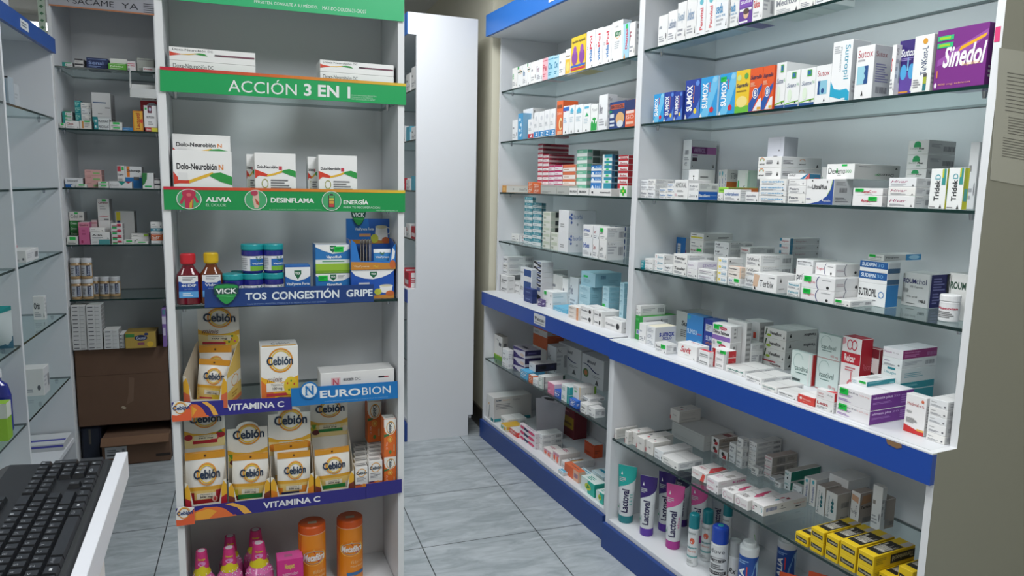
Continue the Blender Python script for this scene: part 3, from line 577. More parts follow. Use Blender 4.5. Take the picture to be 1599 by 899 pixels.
('B3',-0.352,0.1588,1.4354,0.0774,0.0336,0.0564,'X:bluestripe2','blue-teal carton, taller pile, bottom of stack',0,0),
('B3',-0.352,0.1588,1.4922,0.0774,0.0336,0.0255,'X:bluestripe2','blue-teal carton, taller pile, fifth from top of stack',0,0),
('B3',-0.352,0.1588,1.518,0.0774,0.0336,0.0279,'X:bluestripe2','blue-teal carton, taller pile, fourth from top of stack',0,0),
('B3',-0.352,0.1588,1.5463,0.0774,0.0336,0.0229,'X:bluestripe2','blue-teal carton, taller pile, third from top of stack',0,0),
('B3',-0.352,0.1588,1.5697,0.0774,0.0336,0.018,'X:bluestripe2','blue-teal carton, taller pile, second from top of stack',0,0),
('B3',-0.352,0.1588,1.5881,0.0774,0.0336,0.0284,'X:bluestripe2','blue-teal carton, taller pile, top of stack',0,0),
('B3',-0.223,0.192,1.4354,0.0741,0.1,0.0557,'X:redlogo','red-white carton with domed emblem, bottom of stack',0,0),
('B3',-0.223,0.192,1.4915,0.0741,0.1,0.0263,'X:redlogo','red-white carton with domed emblem, fifth from top of stack',0,0),
('B3',-0.223,0.192,1.5182,0.0741,0.1,0.0263,'X:redlogo','red-white carton with domed emblem, fourth from top of stack',0,0),
('B3',-0.223,0.192,1.5449,0.0741,0.1,0.0262,'X:redlogo','red-white carton with domed emblem, third from top of stack',0,0),
('B3',-0.223,0.192,1.5715,0.0741,0.1,0.0233,'X:redlogo','red-white carton with domed emblem, second from top of stack',0,0),
('B3',-0.223,0.192,1.5952,0.0741,0.1,0.0144,'X:redlogo','red-white carton with domed emblem, top of stack',0,0),
('B4',-1.387,0.184,1.1604,-0.0147,0.05,0.0337,'T:777:el','small white carton at far end',0,0),
('B4',-1.3336,0.1965,1.1604,0.0923,0.08,0.0409,'L:a8a4a0','white carton, second from far end',0,0),
('B4',-1.1487,0.1932,1.1604,0.2756,0.05,0.0181,'T:c08a8a:Lor','flat white carton near edge, bottom of stack',0,0),
('B4',-1.1487,0.1932,1.1789,0.2756,0.05,0.0169,'T:c08a8a:Lor','flat white carton near edge, top of stack',0,0),
('B4',-1.147,0.157,1.1604,0.0957,0.02,0.0297,'X:tealstripe','teal-white carton, tall pile, bottom of stack',0,0),
('B4',-1.147,0.157,1.1905,0.0957,0.02,0.0341,'X:tealstripe','teal-white carton, tall pile, seventh from top of stack',0,0),
('B4',-1.147,0.157,1.2249,0.0957,0.02,0.0325,'X:tealstripe','teal-white carton, tall pile, sixth from top of stack',0,0),
('B4',-1.147,0.157,1.2579,0.0957,0.02,0.0317,'X:tealstripe','teal-white carton, tall pile, fifth from top of stack',0,0),
('B4',-1.147,0.157,1.29,0.0957,0.02,0.0317,'X:tealstripe','teal-white carton, tall pile, fourth from top of stack',0,0),
('B4',-1.147,0.157,1.322,0.0957,0.02,0.0308,'X:tealstripe','teal-white carton, tall pile, third from top of stack',0,0),
('B4',-1.147,0.157,1.3532,0.0957,0.02,0.03,'X:tealstripe','teal-white carton, tall pile, second from top of stack',0,0),
('B4',-1.147,0.157,1.3837,0.0957,0.02,0.0308,'X:tealstripe','teal-white carton, tall pile, top of stack',0,0),
('B4',-1.0308,0.1545,1.1604,0.1027,0.025,0.0369,'X:tealstripe','teal-white carton, second pile, bottom of stack',0,0),
('B4',-1.0308,0.1545,1.1977,0.1027,0.025,0.0324,'X:tealstripe','teal-white carton, second pile, sixth from top of stack',0,0),
('B4',-1.0308,0.1545,1.2305,0.1027,0.025,0.0323,'X:tealstripe','teal-white carton, second pile, fifth from top of stack',0,0),
('B4',-1.0308,0.1545,1.2632,0.1027,0.025,0.0323,'X:tealstripe','teal-white carton, second pile, fourth from top of stack',0,0),
('B4',-1.0308,0.1545,1.2959,0.1027,0.025,0.0315,'X:tealstripe','teal-white carton, second pile, third from top of stack',0,0),
('B4',-1.0308,0.1545,1.3278,0.1027,0.025,0.0307,'X:tealstripe','teal-white carton, second pile, second from top of stack',0,0),
('B4',-1.0308,0.1545,1.3589,0.1027,0.025,0.0277,'X:tealstripe','teal-white carton, second pile, top of stack',0,0),
('B4',-0.8591,0.1511,1.1604,0.0846,0.0781,0.0398,'X:sage','sage-white carton, bottom of stack',0,0),
('B4',-0.8591,0.1511,1.2006,0.0846,0.0781,0.0353,'X:sage','sage-white carton, second from bottom of stack',0,0),
('B4',-0.8591,0.1511,1.2363,0.0846,0.0781,0.0317,'X:sage','sage-white carton, middle of stack',0,0),
('B4',-0.8591,0.1511,1.2684,0.0846,0.0781,0.0352,'X:sage','sage-white carton, second from top of stack',0,0),
('B4',-0.8591,0.1511,1.304,0.0846,0.0781,0.0422,'X:sage','sage-white carton, top of stack',0,0),
('B4',-0.7513,0.147,1.1604,0.0752,0.09,0.0441,'X:sage','sage-white carton, low pair, bottom of stack',0,0),
('B4',-0.7513,0.147,1.2049,0.0752,0.09,0.0413,'X:sage','sage-white carton, low pair, top of stack',0,0),
('B4',-0.6624,0.1768,1.1604,0.0989,0.1497,0.096,'X:isoris','large white carton with blue dots, bottom of stack',0,0),
('B4',-0.6624,0.1768,1.2568,0.0989,0.1497,0.1041,'X:isoris','large white carton with blue dots, top of stack',0,0),
('B4',-0.416,0.139,1.1604,0.0852,0.09,0.0862,'T:3f5fa8:Irbes','white carton, small blue flower, bottom of stack',0,0),
('B4',-0.416,0.139,1.247,0.0852,0.09,0.0565,'T:3f5fa8:Irbes','white carton, small blue flower, top of stack',0,0),
('B4',-0.3437,0.1215,1.1604,0.0503,0.0551,0.0808,'T:b88:Lev','white carton with pale red word, first, bottom of stack',0,0),
('B4',-0.3437,0.1215,1.2416,0.0503,0.0551,0.0619,'T:b88:Lev','white carton with pale red word, first, top of stack',0,0),
('B4',-0.2774,0.135,1.1604,0.0601,0.09,0.0831,'T:888:Lev','white carton with green sticker, bottom of stack',0,0),
('B4',-0.2774,0.135,1.2439,0.0601,0.09,0.0576,'T:888:Lev','white carton with green sticker, top of stack',1,0),
('B4',-0.3872,0.2879,1.1604,0.1409,0.1,0.0292,'X:blueblock','white carton with blue block, bottom of stack',0,0),
('B4',-0.3872,0.2879,1.19,0.1409,0.1,0.0289,'X:blueblock','white carton with blue block, second from bottom of stack',0,0),
('B4',-0.3872,0.2879,1.2193,0.1409,0.1,0.0295,'X:blueblock','white carton with blue block, middle of stack',0,0),
('B4',-0.3872,0.2879,1.2492,0.1409,0.1,0.0263,'X:blueblock','white carton with blue block, second from top of stack',0,0),
('B4',-0.3872,0.2879,1.2759,0.1409,0.1,0.0256,'X:blueblock','white carton with blue block, top of stack',0,0),
('B5',-1.3266,0.1101,0.8704,0.1062,0.0471,0.0477,'X:greyedge','white carton with grey edge, low pair, bottom of stack',0,0),
('B5',-1.3266,0.1101,0.9185,0.1062,0.0471,0.0473,'X:greyedge','white carton with grey edge, low pair, top of stack',0,0),
('B5',-1.289,0.1848,0.8704,0.159,0.1,0.0325,'X:greyedge','white carton with grey edge, outer pair, bottom of stack',0,0),
('B5',-1.289,0.1848,0.9033,0.159,0.1,0.0316,'X:greyedge','white carton with grey edge, outer pair, top of stack',0,0),
('B5',-1.3493,0.1893,0.9666,0.0608,0.1686,0.0311,'T:555:Lamolin','white long carton set on the low pair, bottom of stack',0,0),
('B5',-1.3493,0.1893,0.9981,0.0608,0.1686,0.0372,'T:555:Lamolin','white long carton set on the low pair, middle of stack',0,0),
('B5',-1.3493,0.1893,1.0357,0.0608,0.1686,0.0365,'T:555:Lamolin','white long carton set on the low pair, top of stack',0,0),
('B5',-1.0372,0.1044,0.8704,0.1408,0.0288,0.1159,'X:blueblock','white-blue carton, square front, bottom of stack',0,0),
('B5',-1.0372,0.1044,0.9867,0.1408,0.0288,0.0535,'X:blueblock','white-blue carton, square front, top of stack',0,0),
('B5',-0.9654,0.1544,0.8704,0.0984,0.0688,0.081,'X:zigzag','white carton with black zigzag, bottom of stack',0,0),
('B5',-0.9654,0.1544,0.9518,0.0984,0.0688,0.0252,'X:zigzag','white carton with black zigzag, fifth from top of stack',0,0),
('B5',-0.9654,0.1544,0.9773,0.0984,0.0688,0.0263,'X:zigzag','white carton with black zigzag, fourth from top of stack',0,0),
('B5',-0.9654,0.1544,1.0041,0.0984,0.0688,0.0245,'X:zigzag','white carton with black zigzag, third from top of stack',0,0),
('B5',-0.9654,0.1544,1.029,0.0984,0.0688,0.0263,'X:zigzag','white carton with black zigzag, second from top of stack',0,0),
('B5',-0.9654,0.1544,1.0556,0.0984,0.0688,0.0262,'X:zigzag','white carton with black zigzag, top of stack',0,0),
('B5',-1.0228,0.27,0.8704,0.0525,0.1,0.1567,'L:9a9ca4','upright white carton, back row, first',0,0),
('B5',-0.8756,0.206,0.8704,0.117,0.032,0.1498,'L:9a9ca4','upright white carton, back row, second',0,0),
('B5',-0.7505,0.21,0.8704,0.0572,0.08,0.1457,'L:9a9ca4','upright white carton, back row, third',0,0),
('B5',-0.6779,0.22,0.8704,0.0845,0.08,0.1606,'T:889:fe','upright white carton, back row, fourth',0,0),
('B5',-0.9511,0.0749,0.8704,0.1018,0.0277,0.0371,'X:navybox','navy carton, bottom of stack',0,0),
('B5',-0.9511,0.0749,0.9079,0.1018,0.0277,0.035,'X:navybox','navy carton, top of stack',0,0),
('B5',-0.7735,0.1278,0.8704,0.0987,0.082,0.0407,'X:whitelong','long white carton by navy pair, bottom of stack',0,0),
('B5',-0.7735,0.1278,0.9115,0.0987,0.082,0.041,'X:whitelong','long white carton by navy pair, top of stack',1,0),
('B5',-0.8194,0.0756,0.8704,0.0505,0.02,0.0338,'B:5a4a80:d8d0e0:P','purple-edged small carton',0,0),
('B5',-0.5071,0.1734,0.8704,0.1008,0.0668,0.0712,'X:sky','sky blue carton, first pile, bottom of stack',0,0),
('B5',-0.5071,0.1734,0.942,0.1008,0.0668,0.0421,'X:sky','sky blue carton, first pile, middle of stack',0,0),
('B5',-0.5071,0.1734,0.9844,0.1008,0.0668,0.0288,'X:sky','sky blue carton, first pile, top of stack',0,0),
('B5',-0.4956,0.2214,1.014,0.1297,0.1428,0.0646,'X:skybig','large sky blue carton crowning its piles',0,0),
('B5',-0.3349,0.1786,0.8704,0.0549,0.0572,0.0886,'X:sky','sky blue carton, second pile, bottom of stack',1,0),
('B5',-0.3349,0.1786,0.9594,0.0549,0.0572,0.0251,'X:sky','sky blue carton, second pile, second from bottom of stack',0,0),
('B5',-0.3349,0.1786,0.9849,0.0549,0.0572,0.0251,'X:sky','sky blue carton, second pile, second from top of stack',0,0),
('B5',-0.3349,0.1786,1.0103,0.0549,0.0572,0.0215,'X:sky','sky blue carton, second pile, top of stack',0,0),
('B5',-0.1884,0.18,0.8704,0.0312,0.08,0.1052,'X:sky','sky blue carton, slim pile at near panel, bottom of stack',0,0),
('B5',-0.1884,0.18,0.976,0.0312,0.08,0.0241,'X:sky','sky blue carton, slim pile at near panel, second from bottom of stack',0,0),
('B5',-0.1884,0.18,1.0005,0.0312,0.08,0.0241,'X:sky','sky blue carton, slim pile at near panel, middle of stack',0,0),
('B5',-0.1884,0.18,1.0249,0.0312,0.08,0.024,'X:sky','sky blue carton, slim pile at near panel, second from top of stack',0,0),
('B5',-0.1884,0.18,1.0493,0.0312,0.08,0.0191,'X:sky','sky blue carton, slim pile at near panel, top of stack',0,0),
('B5',-0.6419,0.1321,0.8704,0.1362,0.0934,0.0211,'B:6ab8d8:d8eef4: ','flat sky blue carton',0,0),
('B5',-0.45,0.0918,0.8704,0.0937,0.0806,0.0184,'X:orangeedge','flat white carton, orange end, bottom of stack',0,0),
('B5',-0.45,0.0918,0.8892,0.0937,0.0806,0.0188,'X:orangeedge','flat white carton, orange end, middle of stack',0,0),
('B5',-0.45,0.0918,0.9085,0.0937,0.0806,0.0193,'X:orangeedge','flat white carton, orange end, top of stack',0,0),
('B5',-0.3477,0.105,0.8704,0.1074,0.0877,0.0376,'X:blackdot','white carton with black dot, first pile, bottom of stack',0,0),
('B5',-0.3477,0.105,0.9084,0.1074,0.0877,0.0319,'X:blackdot','white carton with black dot, first pile, top of stack',0,0),
('B5',-0.2589,0.1153,0.8704,0.0666,0.0999,0.0373,'X:blackdot','white carton with black dot, second pile, bottom of stack',0,0),
('B5',-0.2589,0.1153,0.9081,0.0666,0.0999,0.0307,'X:blackdot','white carton with black dot, second pile, top of stack',0,0),
('B5',-0.1566,0.1094,0.8704,0.1342,0.0589,0.047,'X:blackdot','white carton with black dot at near panel',0,0),
('B6',-1.323,0.0768,0.4784,0.1133,0.0364,0.1401,'X:greenfoot','tall white carton with green foot',0,0),
('B6',-1.1404,0.039,0.4784,0.081,0.0314,0.0314,'L:9a9ca4','small white carton by green-footed one, bottom of stack',0,0),
('B6',-1.1404,0.039,0.5102,0.081,0.0314,0.0713,'L:9a9ca4','small white carton by green-footed one, top of stack',0,0),
('B6',-1.0387,0.1062,0.4784,0.1498,0.0955,0.0403,'X:purplebox','purple-white carton, bottom of stack',0,0),
('B6',-1.0387,0.1062,0.5191,0.1498,0.0955,0.0452,'X:purplebox','purple-white carton, middle of stack',0,0),
('B6',-1.0387,0.1062,0.5648,0.1498,0.0955,0.0419,'X:purplebox','purple-white carton, top of stack',0,0),
('B6',-0.8939,0.0711,0.4784,0.0866,0.1,0.0404,'B:5ab0dc:e0f0f8:D','sky blue small carton',0,0),
('B6',-0.8006,0.0301,0.4784,0.0517,0.0289,0.0414,'B:e07038:f4d8c8:O','orange small carton',0,0),
('B6',-0.8806,0.1248,0.5196,0.0746,0.1256,0.0406,'X:blackside','white carton with black side panel',0,0),
('B6',-0.7481,0.0383,0.4784,0.0496,0.05,0.036,'L:9ab09a','small white-green carton',0,0),
('B6',-0.6965,0.0807,0.4784,0.0501,0.1242,0.0234,'X:greenline','white carton with green line, bottom of stack',0,0),
('B6',-0.6965,0.0807,0.5022,0.0501,0.1242,0.0383,'X:greenline','white carton with green line, top of stack',0,0),
('B6',-0.5869,0.0858,0.4784,0.0679,0.1323,0.055,'X:pinkbox','pink-fronted carton',0,0),
('B6',-0.5193,0.0496,0.4784,0.0587,0.06,0.0356,'B:2a5fc0:e8e8f0:In','blue-white small carton',0,0),
('B6',-0.4508,0.0732,0.4784,0.0747,0.1,0.0389,'X:tealedge','white carton with teal edge, bottom of stack',0,0),
('B6',-0.4508,0.0732,0.5177,0.0747,0.1,0.0392,'X:tealedge','white carton with teal edge, top of stack',0,0),
('B6',-0.367,0.0295,0.4784,0.0636,0.0226,0.0347,'B:2a66c4:e8e8f0:Z','blue small carton',0,0),
('B6',-0.3768,0.0836,0.4784,0.0696,0.0832,0.0469,'X:goldedge','white carton with gold edge, bottom of stack',0,0),
('B6',-0.3768,0.0836,0.5257,0.0696,0.0832,0.0468,'X:goldedge','white carton with gold edge, top of stack',0,0),
('B6',-0.2711,0.0572,0.4784,0.055,0.08,0.044,'T:777:Pentox','white carton, grey word, front edge',0,0),
('B6',-0.3089,0.0916,0.5232,0.0626,0.0792,0.0142,'T:777:Pentox','white carton, grey word, laid on top',0,0),
('B6',-0.2148,0.0522,0.4784,0.0541,0.0506,0.0408,'L:9a9a9a','white carton at near panel edge',0,0),
('B6',-1.1343,0.2832,0.4784,0.1759,0.1024,0.1665,'X:orangewhite','orange-white carton at the back, bottom of stack',0,0),
('B6',-1.1343,0.2832,0.6453,0.1759,0.1024,0.0566,'X:orangewhite','orange-white carton at the back, top of stack',0,0),
('B6',-0.9505,0.2464,0.4784,0.1005,0.0688,0.1479,'T:999:Ac','grey-white carton, back, by orange ones',0,0),
('B6',-0.881,0.332,0.4784,0.2485,0.1,0.1567,'X:immunil','tall white panel carton, navy wave, first',0,0),
('B6',-0.6421,0.332,0.4784,0.2141,0.1,0.1503,'X:immunil','tall white panel carton, navy wave, second',0,0),
('B7',-1.3124,0.132,0.1254,0.1025,0.24,0.1457,'X:tealcorner','large white carton with teal corners',0,0),
('B7',-1.2122,0.1169,0.1254,0.0944,0.12,0.0402,'T:777:Dom','flat white carton in front of the large one',0,0),
('B7',-1.1224,0.062,0.1254,0.0816,0.1,0.0294,'X:yellowtop','white-yellow small carton',0,0),
('B7',-1.0285,0.0657,0.1254,0.1026,0.07,0.0282,'B:d8403a:f0e0d8:Re','red-white small carton',0,0),
('B7',-0.8794,0.0537,0.1254,0.1919,0.0213,0.027,'X:pinkblob','white carton, pink-navy splash, bottom of stack',0,0),
('B7',-0.8794,0.0537,0.1528,0.1919,0.0213,0.0296,'X:pinkblob','white carton, pink-navy splash, middle of stack',0,0),
('B7',-0.8794,0.0537,0.1828,0.1919,0.0213,0.0273,'X:pinkblob','white carton, pink-navy splash, top of stack',0,0),
('B7',-0.7866,0.1244,0.1254,0.0673,0.1176,0.0306,'L:a09a98','white carton, dark lines, by the pink splash, bottom of stack',0,0),
('B7',-0.7866,0.1244,0.1564,0.0673,0.1176,0.0257,'L:a09a98','white carton, dark lines, by the pink splash, middle of stack',0,0),
('B7',-0.7866,0.1244,0.1825,0.0673,0.1176,0.0294,'L:a09a98','white carton, dark lines, by the pink splash, top of stack',0,0),
('B7',-0.6771,0.0979,0.1254,0.096,0.077,0.0354,'X:coralflat','flat white carton, coral front, first',0,0),
('B7',-0.5815,0.1139,0.1254,0.0754,0.1122,0.0559,'X:coralflat','flat white carton, coral front, second',0,0),
('B7',-0.5057,0.1356,0.1254,0.0567,0.1512,0.034,'X:purpledot','white carton, purple-yellow dot',0,0),
('B7',-0.4503,0.0239,0.1254,0.0506,0.0239,0.0164,'X:skylid','white carton with sky blue lid',0,0),
('B7',-0.3933,0.0555,0.1254,0.1353,0.0368,0.0526,'X:orangefront','orange-fronted carton',0,0),
('B7',-0.3331,0.0885,0.1254,0.1037,0.0268,0.0456,'X:tealbox2','teal-blue carton',0,0),
('B7',-0.2704,0.1431,0.1254,0.1015,0.08,0.058,'X:tealbox2','teal-white carton by near panel',0,0),
('B7',-0.22,0.0529,0.1254,0.1148,0.06,0.0597,'X:tealleaf','white-teal open carton',0,0),
('B7',-0.1144,0.051,0.1254,0.0565,0.06,0.0478,'X:tealleaf','teal carton with yellow leaf',0,0),
('B7',-0.6117,0.2879,0.1254,0.0934,0.0519,0.0688,'B:d8582c:b0482a: ','deep orange carton at the back',0,0),
('B7',-0.9055,0.342,0.1254,0.1281,0.08,0.1628,'X:redgold','maroon-gold carton behind the bag',0,0),
('L1',0.087,0.0811,1.9954,0.044,0.08,0.0234,'X:tealend','small white carton with teal end',0,0),
('L1',0.1373,0.0769,1.9954,0.0375,0.08,0.0211,'X:darkstripe','small carton with dark stripe, bottom of stack',0,0),
('L1',0.1373,0.0769,2.0169,0.0375,0.08,0.0231,'X:darkstripe','small carton with dark stripe, top of stack',0,0),
('L1',0.2136,0.1006,1.9954,0.0918,0.1,0.0546,'B:20305e:8aa0d0:Sensi','navy wide carton',0,0),
('L1',0.3055,0.0472,1.9954,0.0815,0.0353,0.0325,'B:62b53c:d8f0c8:Natu','lime carton',0,0),
('L1',0.3055,0.106,1.9954,0.0761,0.08,0.0599,'L:a08088','white carton behind the lime one',0,0),
('L1',0.3679,0.0584,1.9954,0.0361,0.07,0.047,'X:redlines','white carton with red lines',0,0),
('L1',0.4267,0.1235,1.9954,0.0778,0.12,0.071,'B:b8bcb4:888: ','pale grey carton behind the hanging tray',0,0),
('L1',0.4462,0.0523,1.9954,0.0591,0.02,0.0264,'T:c02848:Dotel','white carton with red print',0,0),
('L2',0.0564,0.036,1.7034,0.0221,0.06,0.0237,'X:greensm','small white-green carton at far corner',0,0),
('L2',0.0994,0.036,1.7034,0.0584,0.06,0.0365,'T:a04a4a:Clox','white carton with red letters',0,0),
('L2',0.0663,0.116,1.7034,0.0421,0.08,0.0447,'X:tealend','teal-white carton, bottom of stack',0,0),
('L2',0.0663,0.116,1.7485,0.0421,0.08,0.0157,'X:tealend','teal-white carton, middle of stack',0,0),
('L2',0.0663,0.116,1.7646,0.0421,0.08,0.0244,'X:tealend','teal-white carton, top of stack',0,0),
('L2',0.1563,0.036,1.7034,0.0502,0.06,0.0397,'X:orangebar','white carton with orange bar',0,0),
('L2',0.1111,0.116,1.7034,0.0251,0.06,0.0428,'B:0f8f95:b0e8d8:Di','teal carton, upright pile, bottom of stack',0,0),
('L2',0.1111,0.116,1.7466,0.0251,0.06,0.0389,'B:0f8f95:b0e8d8:Di','teal carton, upright pile, second from bottom of stack',0,0),
('L2',0.1111,0.116,1.7859,0.0251,0.06,0.0289,'B:0f8f95:b0e8d8:Di','teal carton, upright pile, second from top of stack',0,0),
('L2',0.1111,0.116,1.8152,0.0251,0.06,0.0288,'B:0f8f95:b0e8d8:Di','teal carton, upright pile, top of stack',0,0),
('L2',0.1473,0.126,1.7034,0.0444,0.08,0.047,'L:8fa0b0','pale grey carton, pile behind, bottom of stack',0,0),
('L2',0.1473,0.126,1.7508,0.0444,0.08,0.0259,'L:8fa0b0','pale grey carton, pile behind, second from bottom of stack',0,0),
('L2',0.1473,0.126,1.7771,0.0444,0.08,0.0309,'L:8fa0b0','pale grey carton, pile behind, second from top of stack',0,0),
('L2',0.1473,0.126,1.8084,0.0444,0.08,0.0277,'L:8fa0b0','pale grey carton, pile behind, top of stack',0,0),
('L2',0.2186,0.126,1.7034,0.0831,0.12,0.065,'X:flox','white-teal carton under the big cube',0,0),
('L2',0.2186,0.126,1.7688,0.0831,0.12,0.1173,'X:bigwhite','big white cube carton',0,0),
('L2',0.2261,0.031,1.7034,0.0665,0.05,0.0268,'X:flox','teal-white carton with black word, bottom of stack',0,0),
('L2',0.2261,0.031,1.7306,0.0665,0.05,0.0256,'X:flox','teal-white carton with black word, top of stack',0,0),
('L2',0.2888,0.031,1.7034,0.0532,0.05,0.0147,'X:greensm','small white-green carton, low pair, bottom of stack',0,0),
('L2',0.2888,0.031,1.7185,0.0532,0.05,0.0239,'X:greensm','small white-green carton, low pair, top of stack',0,0),
('L2',0.3398,0.0316,1.7034,0.0452,0.05,0.0155,'B:3f7fb4:d0e0f0: ','flat blue carton',0,0),
('L2',0.3874,0.036,1.7034,0.0449,0.06,0.0993,'X:orangered','orange-yellow carton',0,0),
('L2',0.447,0.031,1.7034,0.0575,0.05,0.019,'X:redyel','flat red-yellow carton',0,0),
('L2',0.4343,0.126,1.7034,0.0828,0.1,0.1562,'X:bigred','large red carton',0,0),
('L2',0.4343,0.126,1.86,0.0828,0.1,0.0271,'L:909090','white carton on the red one',0,0),
('L2',0.4444,0.0315,1.7232,0.0592,0.045,0.1082,'X:whitecard','white carton with dark square notch',0,0),
('L3',0.0862,0.076,1.4184,0.076,0.08,0.046,'X:bluefoot','white carton with blue foot',0,0),
('L3',0.122,0.0225,1.4184,0.046,0.025,0.0175,'X:greensm','small white-green carton, front',0,0),
('L3',0.1705,0.076,1.4184,0.0738,0.08,0.0314,'X:pinkplain','pale pink carton, bottom of stack',0,0),
('L3',0.1705,0.076,1.4502,0.0738,0.08,0.0301,'X:pinkplain','pale pink carton, middle of stack',0,0),
('L3',0.1705,0.076,1.4807,0.0738,0.08,0.0268,'X:pinkplain','pale pink carton, top of stack',0,0),
('L3',0.2181,0.0225,1.4184,0.0457,0.025,0.0151,'X:greensm','small white-green carton, low pair, bottom of stack',0,0),
('L3',0.2181,0.0225,1.4339,0.0457,0.025,0.0167,'X:greensm','small white-green carton, low pair, top of stack',0,0),
('L3',0.2942,0.035,1.4184,0.1019,0.05,0.0345,'X:tealred','white carton, teal-red chevron',0,0),
('L3',0.2907,0.096,1.4184,0.0342,0.06,0.1123,'X:redcap','tall white carton with red square',0,0),
('L3',0.3471,0.106,1.4184,0.0756,0.08,0.1106,'X:blueorange','white-blue carton with orange bar',0,0),
('L3',0.4194,0.04,1.4184,0.0515,0.06,0.0793,'X:greencurve','white carton with green curve',0,0),
('L3',0.4616,0.04,1.4184,0.0281,0.06,0.0288,'X:darkstripe','white carton with dark stripe, bottom of stack',0,0),
('L3',0.4616,0.04,1.4476,0.0281,0.06,0.0223,'X:darkstripe','white carton with dark stripe, top of stack',0,0),
('L4',0.0693,0.041,1.1374,0.0475,0.07,0.0404,'X:greensm','white-green carton at foot of green pile',0,0),
('L4',0.0642,0.126,1.1374,0.0378,0.08,0.0339,'L:8a8','plain carton behind white-green one',0,0),
('L4',0.0642,0.126,1.1717,0.0378,0.08,0.0255,'X:creso','green carton, lowest of three',0,0),
('L4',0.0642,0.126,1.1977,0.0378,0.08,0.0264,'X:creso','green carton, middle of three',0,0),
('L4',0.0642,0.126,1.2244,0.0378,0.08,0.0263,'X:creso','green carton, top of three',0,0),
('L4',0.0774,0.126,1.2515,0.0642,0.08,0.0449,'X:cdel','white carton with grey script, on green pile',0,0),
('L4',0.1218,0.036,1.1374,0.0473,0.06,0.1105,'X:pinkbig','pink carton, tall',0,0),
('L4',0.1917,0.036,1.1374,0.0854,0.06,0.025,'X:whiteteal','white-teal carton',0,0),
('L4',0.1917,0.036,1.1628,0.0854,0.06,0.0361,'T:666:Alin','white carton with grey words',0,0),
('L4',0.179,0.036,1.1997,0.0658,0.05,0.0212,'L:888','thin white carton crowning white-teal pair',0,0),
('L4',0.1539,0.121,1.1374,0.0262,0.07,0.1172,'B:d8b8bc:c06070: ','pale rose carton, back',0,0),
('L4',0.1991,0.126,1.1374,0.0534,0.08,0.1131,'T:a04848:Lerk','white carton under the tall one',0,0),
('L4',0.1991,0.126,1.2509,0.0534,0.08,0.1125,'X:tallred','tall white carton with red stroke',0,0),
('L4',0.2829,0.196,1.1374,0.0885,0.08,0.1614,'X:yellblue','large white carton, yellow-navy corner',0,0),
('L4',0.2674,0.036,1.1374,0.0516,0.06,0.0204,'X:redgreen','small white carton, red-green print, bottom of stack',0,0),
('L4',0.2674,0.036,1.1582,0.0516,0.06,0.0277,'X:redgreen','small white carton, red-green print, second from bottom of stack',0,0),
('L4',0.2674,0.036,1.1863,0.0516,0.06,0.0276,'X:redgreen','small white carton, red-green print, second from top of stack',0,0),
('L4',0.2674,0.036,1.2144,0.0516,0.06,0.0285,'X:redgreen','small white carton, red-green print, top of stack',0,0),
('L4',0.3194,0.036,1.1374,0.0483,0.06,0.0215,'X:greensm','low white-green carton by red-green pile',0,0),
('L4',0.3629,0.096,1.1374,0.0807,0.06,0.0318,'L:9a8','plain low carton',0,0),
('L4',0.3629,0.096,1.1696,0.0807,0.06,0.0173,'X:limecorner','white carton with lime corner',0,0),
('L4',0.3767,0.031,1.1374,0.059,0.05,0.0143,'X:greensm','low white-green carton, middle of edge',0,0),
('L4',0.4465,0.061,1.1374,0.0551,0.07,0.0168,'L:aaa','white carton at base of last pile',0,0),
('L4',0.4465,0.061,1.1546,0.0551,0.07,0.034,'B:d86a38:f0e8e0:Or','orange carton in last pile',0,0),
('L4',0.4465,0.061,1.189,0.0551,0.07,0.0119,'L:aaa','white carton amid last pile',0,0),
('L4',0.4465,0.061,1.2014,0.0551,0.07,0.0159,'B:2a8aa0:e0f0f4:Te','blue-teal carton in last pile',0,0),
('L4',0.4465,0.061,1.2177,0.0551,0.07,0.0326,'L:999','white carton crowning last pile',0,0),
('L6',0.0779,0.0331,0.6064,0.0652,0.09,0.0203,'X:whitelab','thin white carton, first tall pile, bottom of stack',0,0),
('L6',0.0779,0.0331,0.6271,0.0652,0.09,0.0207,'X:whitelab','thin white carton, first tall pile, tenth from top of stack',0,0),
('L6',0.0779,0.0331,0.6482,0.0652,0.09,0.0207,'X:whitelab','thin white carton, first tall pile, ninth from top of stack',0,0),
('L6',0.0779,0.0331,0.6693,0.0652,0.09,0.0206,'X:whitelab','thin white carton, first tall pile, eighth from top of stack',0,0),
('L6',0.0779,0.0331,0.6903,0.0652,0.09,0.0206,'X:whitelab','thin white carton, first tall pile, seventh from top of stack',0,0),
('L6',0.0779,0.0331,0.7113,0.0652,0.09,0.0206,'X:whitelab','thin white carton, first tall pile, sixth from top of stack',0,0),
('L6',0.0779,0.0331,0.7323,0.0652,0.09,0.0205,'X:whitelab','thin white carton, first tall pile, fifth from top of stack',0,0),
('L6',0.0779,0.0331,0.7532,0.0652,0.09,0.0199,'X:whitelab','thin white carton, first tall pile, fourth from top of stack',0,0),
('L6',0.0779,0.0331,0.7735,0.0652,0.09,0.0205,'X:whitelab','thin white carton, first tall pile, third from top of stack',0,0),
('L6',0.0779,0.0331,0.7944,0.0652,0.09,0.0198,'X:whitelab','thin white carton, first tall pile, second from top of stack',0,0),
('L6',0.0779,0.0331,0.8146,0.0652,0.09,0.0198,'X:whitelab','thin white carton, first tall pile, top of stack',0,0),
('L6',0.1466,0.0276,0.6064,0.0662,0.09,0.0204,'X:whitelab','thin white carton, second tall pile, bottom of stack',0,0),
('L6',0.1466,0.0276,0.6272,0.0662,0.09,0.0201,'X:whitelab','thin white carton, second tall pile, tenth from top of stack',0,0),
